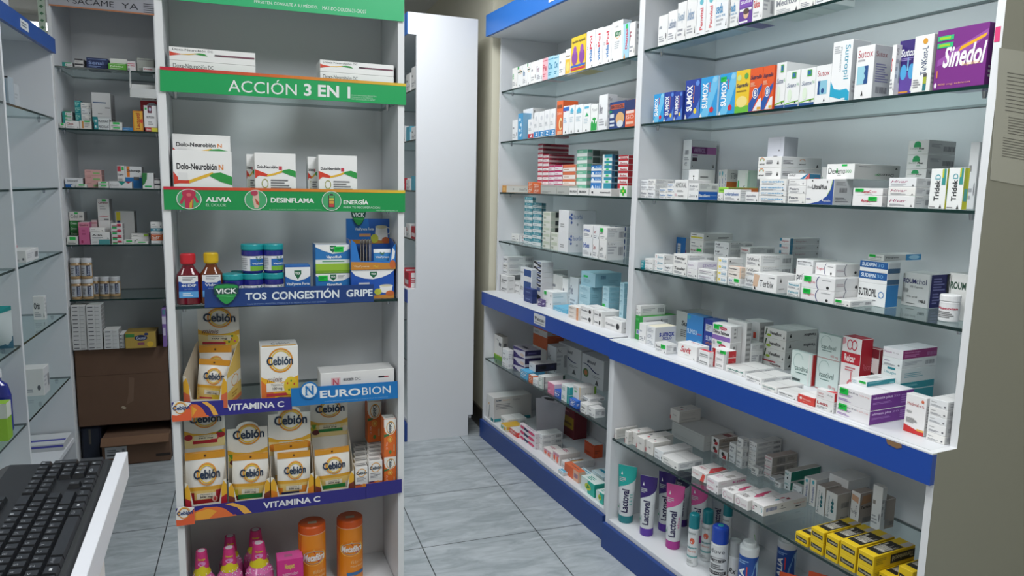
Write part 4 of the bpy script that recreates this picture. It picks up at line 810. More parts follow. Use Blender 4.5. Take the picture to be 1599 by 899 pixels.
('L6',0.1466,0.0276,0.6478,0.0662,0.09,0.0208,'X:whitelab','thin white carton, second tall pile, ninth from top of stack',0,0),
('L6',0.1466,0.0276,0.6689,0.0662,0.09,0.0201,'X:whitelab','thin white carton, second tall pile, eighth from top of stack',0,0),
('L6',0.1466,0.0276,0.6894,0.0662,0.09,0.0207,'X:whitelab','thin white carton, second tall pile, seventh from top of stack',0,0),
('L6',0.1466,0.0276,0.7105,0.0662,0.09,0.0207,'X:whitelab','thin white carton, second tall pile, sixth from top of stack',0,0),
('L6',0.1466,0.0276,0.7316,0.0662,0.09,0.02,'X:whitelab','thin white carton, second tall pile, fifth from top of stack',0,0),
('L6',0.1466,0.0276,0.752,0.0662,0.09,0.0206,'X:whitelab','thin white carton, second tall pile, fourth from top of stack',0,0),
('L6',0.1466,0.0276,0.773,0.0662,0.09,0.0206,'X:whitelab','thin white carton, second tall pile, third from top of stack',0,0),
('L6',0.1466,0.0276,0.794,0.0662,0.09,0.0199,'X:whitelab','thin white carton, second tall pile, second from top of stack',0,0),
('L6',0.1466,0.0276,0.8143,0.0662,0.09,0.0192,'X:whitelab','thin white carton, second tall pile, top of stack',0,0),
('L6',0.2201,0.0271,0.6064,0.0677,0.09,0.0172,'X:whitelab','thin white carton, short pile, bottom of stack',0,0),
('L6',0.2201,0.0271,0.624,0.0677,0.09,0.0196,'X:whitelab','thin white carton, short pile, second from bottom of stack',0,0),
('L6',0.2201,0.0271,0.644,0.0677,0.09,0.0196,'X:whitelab','thin white carton, short pile, middle of stack',0,0),
('L6',0.2201,0.0271,0.664,0.0677,0.09,0.0196,'X:whitelab','thin white carton, short pile, second from top of stack',0,0),
('L6',0.2201,0.0271,0.684,0.0677,0.09,0.0215,'X:whitelab','thin white carton, short pile, top of stack',0,0),
('L6',0.2674,0.0332,0.6064,0.0216,0.09,0.018,'X:whitelab','thin white carton, narrow pile, bottom of stack',0,0),
('L6',0.2674,0.0332,0.6248,0.0216,0.09,0.0197,'X:whitelab','thin white carton, narrow pile, second from bottom of stack',0,0),
('L6',0.2674,0.0332,0.6448,0.0216,0.09,0.0197,'X:whitelab','thin white carton, narrow pile, second from top of stack',0,0),
('L6',0.2674,0.0332,0.6649,0.0216,0.09,0.0163,'X:whitelab','thin white carton, narrow pile, top of stack',0,0),
('L6',0.3549,0.0297,0.6064,0.1412,0.12,0.0829,'X:gold','gold carton with navy oval',0,0),
('L6',0.4668,0.0222,0.6064,0.0179,0.1,0.1994,'X:purpletall','tall purple-white carton',0,0),
('E1',-0.1551,0.061,1.7004,0.2068,0.09,0.0674,'X:dexa','long white carton, colour ribbon, by outer panel, bottom of stack',0,0),
('E1',-0.1551,0.061,1.7682,0.2068,0.09,0.0333,'X:dexa','long white carton, colour ribbon, by outer panel, top of stack',0,0),
('E1',0.2161,0.061,1.7004,0.2032,0.09,0.0668,'X:dexa','long white carton, colour ribbon, by slotted panel side, bottom of stack',0,0),
('E1',0.2161,0.061,1.7676,0.2032,0.09,0.0312,'X:dexa','long white carton, colour ribbon, by slotted panel side, top of stack',0,0),
('E2',-0.1911,0.096,1.4054,0.1426,0.06,0.0914,'L:999','plain white carton hidden under the rear ribbon one',0,0),
('E2',-0.1911,0.096,1.4972,0.1426,0.06,0.0897,'X:dolon','large white carton, colour ribbon, rear',0,0),
('E2',-0.1891,0.035,1.4054,0.1429,0.05,0.1376,'X:dolon','large white carton, colour ribbon, front',0,0),
('E2',-0.0686,0.081,1.4054,0.0238,0.05,0.1342,'X:dolodc','white ribbon carton half hidden, middle pair',0,0),
('E2',-0.0078,0.03,1.4054,0.1062,0.04,0.1376,'X:dolodc','white ribbon carton in front, middle pair',0,0),
('E2',0.0969,0.081,1.4054,0.031,0.05,0.1327,'X:dolodc','white ribbon carton half hidden, end pair',0,0),
('E2',0.1585,0.03,1.4054,0.1058,0.04,0.1378,'X:dolodc','white ribbon carton in front, end pair',0,0),
('E3',0.0465,0.051,1.1354,0.068,0.05,0.0999,'X:vickpyr','blue-white carton with green badge, small',0,0),
('E3',0.1442,0.071,1.1354,0.0962,0.07,0.0739,'X:vaporub','blue-lime carton with green badge, bottom of stack',1,0),
('E3',0.1442,0.071,1.2097,0.0962,0.07,0.0827,'X:vaporub','blue-lime carton with green badge, top of stack',1,0),
('E3',0.2554,0.066,1.1354,0.1247,0.1,0.0852,'X:vicktea','large blue carton with white cup',0,0),
('E4',-0.0089,0.061,0.8504,0.1013,0.09,0.1583,'X:cebminis','white-yellow carton with orange ring',0,0),
('E4',0.2103,0.056,0.8504,0.2147,0.08,0.0716,'X:neuro','long white carton with red wedge',0,0),
('E5',0.2176,0.0325,0.5524,0.0371,0.041,0.0742,'X:cebsm','small white-orange carton, outer file, place 1 from front',0,0),
('E5',0.2248,0.0755,0.5524,0.0379,0.041,0.0742,'X:cebsm','small white-orange carton, outer file, place 2 from front',0,0),
('E5',0.2316,0.1185,0.5524,0.0377,0.041,0.0742,'X:cebsm','small white-orange carton, outer file, place 3 from front',0,0),
('E5',0.2384,0.1615,0.5524,0.0377,0.041,0.0742,'X:cebsm','small white-orange carton, outer file, place 4 from front',0,0),
('E5',0.2465,0.2045,0.5524,0.0403,0.041,0.0742,'X:cebsm','small white-orange carton, outer file, place 5 from front',0,0),
('E5',0.2597,0.028,0.5524,0.0412,0.032,0.0892,'X:cebsm','small white-orange carton, middle file, place 1 from front',0,0),
('E5',0.2651,0.062,0.5524,0.0398,0.032,0.0892,'X:cebsm','small white-orange carton, middle file, place 2 from front',0,0),
('E5',0.273,0.096,0.5524,0.0416,0.032,0.0892,'X:cebsm','small white-orange carton, middle file, place 3 from front',0,0),
('E5',0.2798,0.13,0.5524,0.0415,0.032,0.0892,'X:cebsm','small white-orange carton, middle file, place 4 from front',0,0),
('E5',0.2843,0.164,0.5524,0.0419,0.032,0.0892,'X:cebsm','small white-orange carton, middle file, place 5 from front',0,0),
('E5',0.2914,0.198,0.5524,0.0439,0.032,0.0892,'X:cebsm','small white-orange carton, middle file, place 6 from front',0,0),
('E5',0.3052,0.0405,0.5524,0.0369,0.045,0.0941,'X:cebor','orange-white upright carton at the side panel, bottom of stack',0,0),
('E5',0.3052,0.0405,0.6469,0.0369,0.045,0.1191,'X:cebor','orange-white upright carton at the side panel, top of stack',0,0),
('E5',0.3102,0.0885,0.5524,0.0291,0.045,0.0992,'X:cebor','orange-white carton, side file, place 1 behind front',0,0),
('E5',0.3159,0.1355,0.5524,0.0177,0.045,0.0992,'X:cebor','orange-white carton, side file, place 2 behind front',0,0),
('E5',0.3199,0.1825,0.5524,0.0096,0.045,0.0992,'X:cebor','orange-white carton, side file, place 3 behind front',0,0),
('E5',0.2864,0.1935,0.6424,0.0438,0.045,0.1349,'X:cebor','orange-white upright carton standing on the middle file',0,0),
]
SHN = {'A1': 'front cabinet first glass shelf', 'A2': 'front cabinet second glass shelf', 'A3': 'front cabinet third glass shelf', 'A4': 'front cabinet fourth glass shelf', 'A5': 'front cabinet counter', 'A6': 'front cabinet under-counter shelf', 'A7': 'front cabinet base', 'B1': 'rear cabinet first glass shelf', 'B2': 'rear cabinet second glass shelf', 'B3': 'rear cabinet third glass shelf', 'B4': 'rear cabinet fourth glass shelf', 'B5': 'rear cabinet counter', 'B6': 'rear cabinet under-counter shelf', 'B7': 'rear cabinet base', 'E1': 'display stand first shelf', 'E2': 'display stand second shelf', 'E3': 'display stand third shelf', 'E4': 'display stand fourth shelf', 'E5': 'display stand fifth shelf', 'E6': 'display stand floor', 'L1': 'back-wall cabinet first shelf', 'L2': 'back-wall cabinet second shelf', 'L3': 'back-wall cabinet third shelf', 'L4': 'back-wall cabinet fourth shelf', 'L5': 'back-wall cabinet fifth shelf', 'L6': 'back-wall cabinet over brown cartons'}
FRAMES = {'A': (1.33748, 2.48388, 4.821245), 'B': (1.36243, 2.54948, 4.79943), 'E': (0.06651, 2.07974, 0.031876), 'L': (-0.92, 4.1, 0.0), 'S': (-0.79, 3.65, 1.570796)}
CY = {'jarA4': (1.2044, 0.1476, 1.16, 0.0225, 0.0655, 32.6513), 't1': (0.0107, 0.0623, 0.125, 0.0298, 0.2342, 54.3088), 't2': (0.1384, 0.0731, 0.125, 0.0264, 0.2363, 52.5741), 't3': (0.1365, 0.164, 0.125, 0.0264, 0.2373, 51.1238), 't4': (0.2649, 0.1024, 0.125, 0.027, 0.2467, 50.4243), 't5': (0.1299, 0.2513, 0.125, 0.0248, 0.2259, 49.8507), 't6': (0.2603, 0.2234, 0.125, 0.0256, 0.2246, 48.544), 't7': (0.2369, 0.3467, 0.125, 0.0236, 0.1704, 47.0008), 's1': (0.399, 0.0847, 0.125, 0.0195, 0.1948, 48.8161), 's2': (0.3913, 0.1543, 0.125, 0.0198, 0.1937, 47.779), 's3': (0.3569, 0.2805, 0.125, 0.0175, 0.1822, 46.2955), 'can': (0.5293, 0.0887, 0.125, 0.0289, 0.2063, 46.75), 'clear': (0.5511, 0.1307, 0.125, 0.0218, 0.157, 45.6975), 'al1': (0.6494, 0.1045, 0.125, 0.0311, 0.2034, 44.5006), 'al2': (0.623, 0.3069, 0.125, 0.0319, 0.1652, 41.7403), 'leaf': (0.4353, 0.341, 0.125, 0.0194, 0.1384, 44.2241), 'v1': (-0.2354, 0.036, 1.135, 0.0311, 0.1364, 2.7824), 'v2': (-0.1781, 0.036, 1.135, 0.0303, 0.138, 1.2301), 'j1': (-0.0724, 0.041, 1.135, 0.0292, 0.0812, -1.6334), 'j2': (-0.0179, 0.041, 1.135, 0.0274, 0.0799, -3.1053), 'j3': (-0.1243, 0.036, 1.135, 0.029, 0.0809, -0.228), 'j4': (-0.1124, 0.101, 1.135, 0.016, 0.0796, -0.5355), 'p1': (-0.2362, 0.046, 0.23, 0.0379, 0.1914, 2.7911), 'p2': (-0.1603, 0.051, 0.23, 0.0394, 0.1858, 0.742), 'p3': (-0.1553, 0.121, 0.23, 0.0348, 0.1848, 0.5882), 'p4': (-0.0773, 0.056, 0.23, 0.0412, 0.1873, -1.4896), 'p5': (-0.0829, 0.126, 0.23, 0.0379, 0.1912, -1.2961), 'm1': (0.0772, 0.076, 0.23, 0.0401, 0.216, -5.5699), 'm2': (0.1953, 0.106, 0.23, 0.0399, 0.2023, -8.5472), 'q1': (0.0567, 0.0305, 0.86, 0.0247, 0.1055, 11.8055), 'q2': (0.1047, 0.0301, 0.86, 0.0258, 0.1045, 11.1672), 'q3': (0.1249, 0.1108, 0.86, 0.0191, 0.1106, 10.6923), 'q4': (0.167, 0.1079, 0.86, 0.0251, 0.1101, 10.1452), 'q5': (0.2145, 0.1083, 0.86, 0.0262, 0.1091, 9.5168)}
SG = {'top': [(-0.2712, 2.0133), (-0.2726, 1.9106), (0.3413, 1.9163), (0.3448, 2.0424)], 'accion': [(-0.2794, 1.747), (-0.2812, 1.6867), (0.3478, 1.6895), (0.3478, 1.7485)], 'alivia': [(-0.2837, 1.4487), (-0.2838, 1.3899), (0.3453, 1.3879), (0.3453, 1.4503)], 'vick': [(-0.1954, 1.1797), (-0.1971, 1.1306), (0.2539, 1.1291), (0.2542, 1.18)], 'vitc': [(-0.287, 0.8771), (-0.2889, 0.8303), (0.0206, 0.8285), (0.0213, 0.8649)], 'neuro': [(0.018, 0.8917), (0.0197, 0.8388), (0.3231, 0.8362), (0.3222, 0.8883)], 'vitd': [(-0.2886, 0.5786), (-0.2892, 0.5375), (0.2305, 0.5334), (0.2307, 0.5708)], 'vite': [(0.228, 0.5804), (0.2277, 0.5351), (0.3353, 0.5391), (0.3353, 0.5816)], 'shield': [(-0.1728, 1.1968), (-0.1748, 1.1364), (-0.1107, 1.1338), (-0.109, 1.195)], 'ncirc': [(0.0434, 0.9118), (0.0424, 0.8574), (0.0935, 0.8529), (0.0943, 0.9077)], 'vlogo': [(-0.2869, 0.8806), (-0.2889, 0.8303), (-0.2396, 0.8254), (-0.2377, 0.8762)], 'vlogo2': [(-0.2884, 0.5835), (-0.2892, 0.5375), (-0.2423, 0.5301), (-0.2406, 0.5764)], 'sacame': [(0.0184, 2.4634), (0.0355, 2.2674), (0.4912, 2.2643), (0.4995, 2.4605)], 'notice': [(0.0658, 1.7897), (0.0858, 1.505), (0.3488, 1.4821), (0.3075, 1.792)], 'tray_minis': [(-0.2625, 0.01, 0.875), (-0.1439, 0.01, 0.8643), (-0.1554, 0.01, 0.9308), (-0.2592, 0.01, 0.9607), (-0.2048, 0.12, 1.1093), (-0.0972, 0.12, 1.1048), (-0.2084, 0.12, 1.0068)], 'tray1': [(-0.2668, 0.012, 0.5904), (-0.1569, 0.012, 0.5746), (-0.2609, 0.075, 0.8264), (-0.1515, 0.075, 0.816), (-0.2571, 0.012, 0.7333), (-0.1534, 0.012, 0.7212)], 'tray2': [(-0.1548, 0.012, 0.5743), (-0.042, 0.012, 0.5579), (-0.1504, 0.075, 0.7593), (-0.0367, 0.075, 0.7472), (-0.1505, 0.012, 0.7055), (-0.0406, 0.012, 0.6923)], 'tray3': [(-0.0422, 0.012, 0.5777), (0.0803, 0.012, 0.5683), (-0.0355, 0.075, 0.792), (0.0746, 0.075, 0.7812), (-0.0304, 0.012, 0.7068), (0.0776, 0.012, 0.6942)], 'tray4': [(0.0817, 0.012, 0.5681), (0.1965, 0.012, 0.5682), (0.0797, 0.12, 0.811), (0.1925, 0.12, 0.8008), (0.0837, 0.012, 0.6896), (0.1975, 0.012, 0.6762)], 'teatray': [(0.1926, 0.012, 1.2243), (0.3257, 0.012, 1.2214), (0.1868, 0.1, 1.3635), (0.3201, 0.1, 1.364), (0.1934, 0.012, 1.3131), (0.3258, 0.012, 1.3123)]}
SHELF = {'A1': ('A', 1.99), 'A2': ('A', 1.716), 'A3': ('A', 1.435), 'A4': ('A', 1.16), 'A5': ('A', 0.876), 'A6': ('A', 0.471), 'A7': ('A', 0.125), 'B1': ('B', 1.99), 'B2': ('B', 1.716), 'B3': ('B', 1.435), 'B4': ('B', 1.16), 'B5': ('B', 0.87), 'B6': ('B', 0.478), 'B7': ('B', 0.125), 'E1': ('E', 1.7), 'E2': ('E', 1.405), 'E3': ('E', 1.135), 'E4': ('E', 0.85), 'E5': ('E', 0.552), 'E6': ('E', 0.23), 'L1': ('L', 1.995), 'L2': ('L', 1.703), 'L3': ('L', 1.418), 'L4': ('L', 1.137), 'L5': ('L', 0.86), 'L6': ('L', 0.606)}
# ------------------------------------------------------------------ printed designs of the cartons: base, side, top, marks on front F, end S, lid T
LN = 'l .1 .12 .62 .34 9a9aa0 3'
X = {
 'purplekid': ('5e2a94', 'eeeeee', 0, ['r 0 .55 1 1 7a3fae', 't .1 .66 .9 .8 ffffff sulin', 'r .05 .42 .95 .5 f2f2f2', 'e .35 .16 .75 .46 e2b89a', 'e .33 .3 .77 .5 4a2a20', 'r .05 .04 .7 .1 f2f2f2'], [], []),
 'sumoxl': ('2b9ede', 'c8e4f4', 0, ['p 6fc4ee 0 0 .5 0 1 .7 1 1 .75 1 .4 .4', 'V .12 .22 .45 .86 ffffff SUMOX', 'V .5 .62 .6 .86 d8283c plus', 'e .58 .1 .82 .24 d8283c', 'p eeeeee 0 0 .16 0 .08 .12', 'e .7 .84 .98 .97 8fd0f0'], [LN], []),
 'sumoxd': ('24419f', '1d3586', 0, ['p 4f7fd0 .2 0 1 0 1 .5 .7 .2', 'V .12 .2 .5 .86 ffffff SUMOX', 'V .55 .4 .62 .84 e88a2a adultos', 'e .62 .12 .82 .26 f0d848', 'p eeeeee 0 0 .18 0 .08 .14', 'e .7 .82 .95 .96 5f8fe0'], [LN], []),
 'supra': ('f0c928', 'f0d860', 0, ['r 0 0 1 .17 6cbf3c', 'e .1 .14 .9 .4 f6e08a', 'I .06 .58 .94 .7 1c2a50 Supradiu', 'e .1 .76 .4 .9 cfe08a', 'e .62 .78 .9 .92 5aa84a', 'r .1 .5 .8 .53 a08020'], [LN], []),
 'supra8': ('e85a1c', 'd84c14', 0, ['p 1f55a8 0 .02 .3 .02 1 .52 1 .62 .62 .5 0 .2', 'p f0f0f2 .35 .02 1 .02 1 .3 .8 .28', 'I .06 .72 .94 .84 26284a Supralin', 'e .28 .3 .72 .54 f0f0f2', 'e .32 .32 .68 .52 1f4fa0', 'B .4 .35 .6 .49 ffffff 8', 'l .1 .58 .5 .68 f6c0a0 3', 'r .7 .04 .98 .1 e8b040'], [LN], []),
 'sutoxn': ('f2f3f2', 'e2e4e4', 0, ['r 0 .0 1 .08 1d4f8c', 'p 7cc043 0 .08 .5 .12 1 .14 1 .18 .5 .15 0 .11', 'i .12 .55 .8 .66 23467c Sutox', 't .84 .57 .94 .65 3aa655 N', 'e .2 .16 .5 .5 e4f2dc', 'r .45 .78 .75 .95 4aa04a', 'r .5 .82 .68 .92 2a6ab0', 'p 222a40 .7 .1 .84 .1 .77 .17'], [LN, 'l .1 .4 .8 .8 b0b4b8 6'], []),
 'sutoxr': ('f2f3f3', 'e2e4e4', 0, ['t .12 .72 .9 .86 b8404e Sutox', 'r .18 .24 .8 .6 8fc8dc', 'p 1d4f8c .18 .24 .34 .24 .3 .42 .34 .6 .18 .6', 'e .42 .26 .62 .4 1d4f8c', 'p 222 .6 .05 .72 .05 .66 .15'], [LN], []),
 'sutropil': ('f3f4f4', 'b8bcc0', 0, ['p 22a8cc 0 .1 .35 .06 .7 .02 1 0 1 .14 .85 .2 .5 .19 .2 .22 0 .36', 'd .58 .36 .9 .92 1f9ab8 Sutropil', 'l .1 .8 .45 .93 b8bcc0 4', 'd .42 .5 .5 .9 9aa4ac Piracetam', 'r .6 .02 .8 .05 e8f4f8'], ['d .2 .2 .6 .8 a8acb0 Sutropil', LN], []),
 'sutoxface': ('f3f3f3', 'b9bbbf', 0, ['t .1 .78 .92 .92 b8404e Sutox', 'l .12 .7 .7 .76 b0b0b4 1', 'r .12 .28 .72 .62 9fd4e2', 'p 1d4f8c .5 .28 .72 .28 .72 .62 .5 .62 .56 .55 .5 .48 .58 .42 .5 .34', 'p 222 .4 .06 .52 .06 .46 .16'], ['t .1 .78 .7 .88 8a3a46 Sutox', 'l .12 .3 .9 .66 7a7aa0 8', 'b .2 .1 .8 .22 70707a'], []),
 'lungs': ('3b2a78', '241a55', 0, ['r 0 0 1 .42 6a4fa8', 'I .06 .7 .9 .84 f4f4f8 Sutox', 'e .14 .28 .46 .56 5ab4e8', 'e .54 .28 .86 .56 5ab4e8', 'r .47 .44 .53 .68 8fd0f0', 'l .1 .62 .8 .68 a898d8 2', 'r .08 .04 .6 .07 e8a040', 'p f0f0f0 .7 .06 .8 .06 .75 .16'], [LN], []),
 'tenkast': ('f1f1ee', 'c8c8c4', 0, ['v .45 .3 .75 .8 2a4470 TeNKast-L', 'r .62 .02 .8 .14 2f7a80', 'r .62 .14 .8 .26 a8b43c', 'r .62 .26 .8 .32 555', 'e .45 .84 .7 .94 e0a030', 'l .1 .08 .5 .24 a0a0a4 4'], [LN], []),
 'sinedol': ('7c2a86', '5e1e68', 0, ['p 9a4fa6 .05 .4 .5 .5 1 .8 1 .9 .4 .66 .05 .5', 'p f0b020 .45 .6 .95 .78 .98 .84 .5 .68', 'I .16 .36 1.0 .72 f6f2f6 Sinedol', 't .55 .34 .9 .42 f0c880 Ibuprofeno', 'r .02 .82 .34 .9 30c080', 'r .02 .7 .34 .78 30c080', 'r .06 .84 .28 .88 a0d030', 'r .06 .72 .28 .76 a0d030', 't .1 .06 .75 .1 e0a080 400 mg tabletas', 'e .03 .03 .08 .12 f0e8f0', 'r .06 .2 .08 .32 e89040'], [LN], []),
 'amoxal': ('f0f0ee', 'd8d8d8', 0, ['t .08 .6 .9 .86 26262a AMOXAL', 'l .2 .36 .8 .48 a0a0a0 2', 't .3 .12 .7 .22 444 500', 'e .05 .15 .22 .3 e0c8cc'], [LN], []),
 'baxilant': ('f0f1f0', '1f5fb8', 'e6e8ea', ['i .1 .3 .7 .6 8f9298 Zelirol', 'p 333 .8 .3 .9 .3 .85 .6'], ['B .03 .35 .6 .68 f0f4fa Baxilant', 'r .62 .48 .95 .52 9fc0e8'], []),
 'ampri': ('f1f2f2', 'd5d7d9', 0, ['b .25 .5 .7 .65 8a8c92', 'l .2 .3 .8 .42 b0b2b6 2', 'p 555 .2 .14 .3 .14 .25 .26', 'l .36 .12 .6 .26 9a9ca0 3'], ['r .02 .52 .98 .76 b06aa6', 'e .02 .52 .18 .76 6e2a6a', 'r .08 .52 .62 .76 6e2a6a', 'B .1 .57 .55 .72 a888b0 AMPRICIL', 'r .06 .28 .24 .4 4a3a48', 'l .06 .42 .3 .5 b090b0 1', 'e .05 .09 .08 .13 555', 'p 333 .86 .08 .92 .08 .89 .2'], []),
 'redbars': ('f2f2f1', 'e4e4e2', 0, ['d .45 .3 .6 .8 333 Kfl', 'l .2 .1 .8 .2 b0b0b0 1'], ['r .4 .02 .48 .5 1c1c20', 'r .5 .02 .55 .5 3a2024', 'r .58 .02 .63 .5 5a2026', 'r .66 .02 .71 .5 7a2028', 'r .74 .02 .8 .5 96202c', 'r .83 .02 .98 .5 a82030', 'l .1 .7 .6 .8 888 1'], []),
 'sten': ('f0f0ee', 'd8d8d6', 0, ['v .3 .15 .7 .85 4a6ea8 Enterex'], ['r 0 .2 1 .6 c8702a', 't .4 .7 1 .88 55565c STEN', 'r 0 .02 .96 .08 d09a30'], []),
 'greenv': ('edf1ec', 'cfe2d4', 0, ['d .55 .12 .82 .52 20302a Vegal', 'r .08 .4 .2 .66 20c060', 'r .8 .1 .98 .9 dfeee2'], ['r .0 .05 .25 .95 b8d8c4', LN], []),
 'lime': ('a4d85c', 'a87848', 'd8cfa0', ['r .05 .2 .95 .8 8fd048', 'l .1 .3 .8 .6 508a30 1'], ['r 0 .1 .5 .9 7a8a4a', 'r .7 .1 1 .9 d8783c', 't .1 .3 .45 .7 e0e8d0 Limosin'], []),
 'rainbow': ('f1f1ef', 'cfd0d1', 0, ['n .06 .4 .28 .95 e08a3a .2 0 180', 'n .09 .4 .25 .85 6fb84a .2 0 180', 'B .06 .28 .28 .42 3a3a40 arcoi', 'l .36 .3 .68 .7 7a7a80 3', 'p 222 .82 .3 .9 .3 .86 .65'], ['l .04 .3 .3 .7 77777c 3', 'n .44 .42 .58 .85 c07a3a .2 0 180', 'B .43 .3 .59 .42 4a4a50 arcoi', 'p 222 .86 .1 .92 .1 .89 .4'], []),
 'plainlav': ('d6d8e2', 'aeb0b8', 0, ['e .7 .3 .76 .38 26262a', 'r .4 .01 .64 .07 26262a', 'r .78 .45 .8 .95 c6c8d2'], [], []),
 'onplet': ('f1f1f1', '1f6484', 'e4e4e4', ['p 1f7aa8 .62 0 .8 0 1 .9 1 1 .95 1', 'p d84040 .85 0 1 0 1 .85', 't .08 .5 .4 .85 33343a ONPLET'], ['r .0 .0 .1 1 d84040', 'r .5 .1 .9 .2 c84848'], []),
 'ultraplus': ('f4f4f3', 'c0c1c3', 0, ['p 2c4f9c .0 0 1 0 1 .98 .96 .98 .9 .6 .78 .34 .5 .12 .2 .03', 'p a8c860 .94 .98 .96 .98 .9 .6 .78 .34 .77 .37 .88 .6', 'B .22 .6 .76 .78 33343a UltraPlus', 't .06 .64 .22 .72 666 Dual', 'e .2 .9 .25 .97 555', 'e .74 .86 .79 .93 555', 'r .62 .14 .66 .22 f0f0f0', 't .67 .1 .92 .2 e8ecf4 capsulas', 'l .04 .18 .3 .26 8888a0 1'], ['l .1 .75 .7 .9 909094 3', 'b .3 .48 .7 .66 707074', 'l .1 .1 .8 .3 808084 3'], []),
 'dexeno': ('f4f5f3', 'bdbdbb', 0, ['t .06 .35 .68 .75 26282c Dexeno', 't .7 .4 .9 .62 3aa655 300', 'r .55 .84 .74 .97 22c058', 'r .36 .4 .4 .7 3aa655', 'l .4 .22 .6 .3 aaa 1'], ['u .5 .22 .86 .42 26282c Dexeno', 'u .45 .24 .56 .4 3aa655 300', 'l .08 .78 .46 .88 8a8a8c 1', 'p 333 .88 .72 .94 .72 .91 .86'], []),
 'asmac': ('f4f3f2', 'c4c2c2', 0, ['B .3 .35 .62 .72 c03048 AsmaC', 't .64 .4 .8 .62 d88090 300', 'l .4 .16 .7 .26 c0b0b0 1'], [LN], []),
 'greentree': ('f0f1ef', 'bcbcbb', 0, ['e .3 .55 .62 .92 38a868', 'r .28 .5 .64 .68 38a868', 't .1 .34 .5 .48 9aa89a Comple', 'B .54 .34 .8 .48 444 Plus', 'l .5 .18 .75 .26 7ab090 1'], ['b .55 .25 .95 .6 707074', 'l .1 .5 .5 .75 909094 3'], []),
 'tridek': ('f4f6f4', 'd8d83c', 0, ['V .3 .2 .62 .72 26282c Tridek', 'v .3 .74 .62 .86 2fa0b0 D', 'r .72 .6 .95 1 3f9a94', 'r .72 .78 .82 1 c8cc3a', 'p 333 .68 .02 .84 .02 .76 .12', 'l .06 .03 .5 .07 999 1'], ['r 0 .5 .6 1 b8c040', 'r .2 .2 .8 .5 60b8b0'], []),
 'redteal': ('f4f4f3', 'dcdcdc', 0, ['n .08 .3 .22 .85 c84050 .3 -90 150', 'i .32 .32 .92 .72 2a98b0 Senter'], ['p 222 .1 .4 .2 .4 .15 .7', LN], []),
 'statum': ('f1f0f2', 'e6e2ea', 0, ['t .08 .4 .6 .62 a890b0 Statum'], ['t .25 .3 .9 .62 8a68b0 STATUM'], []),
 'yelteal': ('f3f4f3', 'd8dada', 0, ['e .14 .3 .38 .72 f0dc70', 'i .44 .3 .9 .7 2a98c0 Solib', 'r .02 .05 .08 .95 e8d870'], ['p 222 .12 .4 .24 .4 .18 .7', LN], []),
 'peach': ('f0e8df', 'c8b8a8', 'e8c0a8', ['B .08 .35 .7 .68 3a3a44 Norviqac', 'r .9 0 1 1 e8c0a0'], [LN], []),
 'terbix': ('f6f6f5', 'd6d6d6', 0, ['p e0bfa4 .0 .2 .2 .2 .28 .86 .04 .92', 'p 222 .06 .05 .14 .05 .1 .25', 't .3 .26 .88 .62 33343a Terbix', 'l .66 .78 .96 .84 55565c 1'], ['p 333 .14 .6 .22 .6 .18 .85', 'l .1 .2 .4 .28 777 1'], []),
 'bluebox': ('2272ba', 'ccd0d4', '8ab0d0', ['r .16 .44 .5 .8 d8dce0', 'l .2 .5 .45 .75 8a8e94 3', 't .1 .12 .55 .3 4fb0e0 HOTIX', 'B .6 .12 .9 .32 e8f0f8 400'], ['r 0 .1 .12 .6 c03848', LN], []),
 'yellowband': ('efefed', 'c8c9c8', 0, ['r .05 .25 .92 .48 dcd24a', 'l .1 .62 .7 .8 777 1'], ['l .5 .2 .95 .5 777 2', 'e .1 .5 .16 .7 444'], []),
 'redblue': ('e9e9ec', 'b8babc', 0, ['i .2 .3 .9 .7 c04858 Singuler', 'p 3a88a8 0 .5 .2 .5 .2 1 0 1'], ['t .2 .35 .55 .62 905060 Singuler', 'p 3a7a98 0 0 .1 0 .1 1 0 1', 'p 222 .92 .4 .96 .4 .94 .7'], []),
 'triglin': ('f3f3f3', 'd6d6d6', 0, ['t .06 .35 .42 .62 d04060 Triglin', 'n .45 -.4 1.3 1.4 2c2c78 .05 110 250', 'l .62 .72 .95 .8 a0a0a4 1', 'e .76 .1 .84 .32 333'], ['n .35 -.4 1.2 1.4 26264c .05 110 250', 'l .05 .35 .35 .6 b0a0a8 2', 'e .75 .15 .84 .4 26262a'], []),
 'sutropilb': ('eef0f0', '2a78b4', 0, ['B .04 .4 .68 .75 26262c SUTROPIL', 'n .74 .38 .94 .68 3a78b8 .25', 'l .06 .2 .7 .3 8a8a90 1'], [], []),
 'sudipin': ('f0f1f1', 'c8ccd0', 'd4d8d8', ['r 0 .36 1 1 1f5c9e', 'B .08 .5 .6 .85 e0ecf8 SUDIPIN', 't .64 .52 .86 .83 7fb4e0 30'], ['r 0 0 1 .45 3a5c7c'], []),
 'panpuro': ('f3f3f2', 'd8d8d8', 0, ['B .12 .42 .85 .72 33343a Panpuro', 'l .12 .2 .85 .28 666 1'], ['B .06 .36 .4 .66 3a3a40 Panpuro', 'r .58 0 1 1 3a90c8', 'e .66 .15 .95 .85 a8d4ee'], []),
 'roum': ('f3f3f2', '2d2a6e', 'dcdcda', ['r .02 .1 .05 .96 777', 'r .08 .1 .1 .96 aaa', 'B .02 .68 .5 .82 26286e ROUM', 't .52 .68 .9 .84 26286e chol', 't .3 .54 .8 .62 777 100 Capsulas', 'l .05 .4 .35 .52 9a9a9a 4', 't .2 .26 .6 .32 666 Via oral', 'B .66 .14 .92 .22 26262a TABLE', 'l .2 .06 .6 .1 888 1'], ['r .0 0 .08 1 f0f0f0', 'l .2 .5 .85 .9 8a88c0 5', 'l .2 .1 .6 .45 8a88c0 4', 'r .88 0 1 1 26262a'], []),
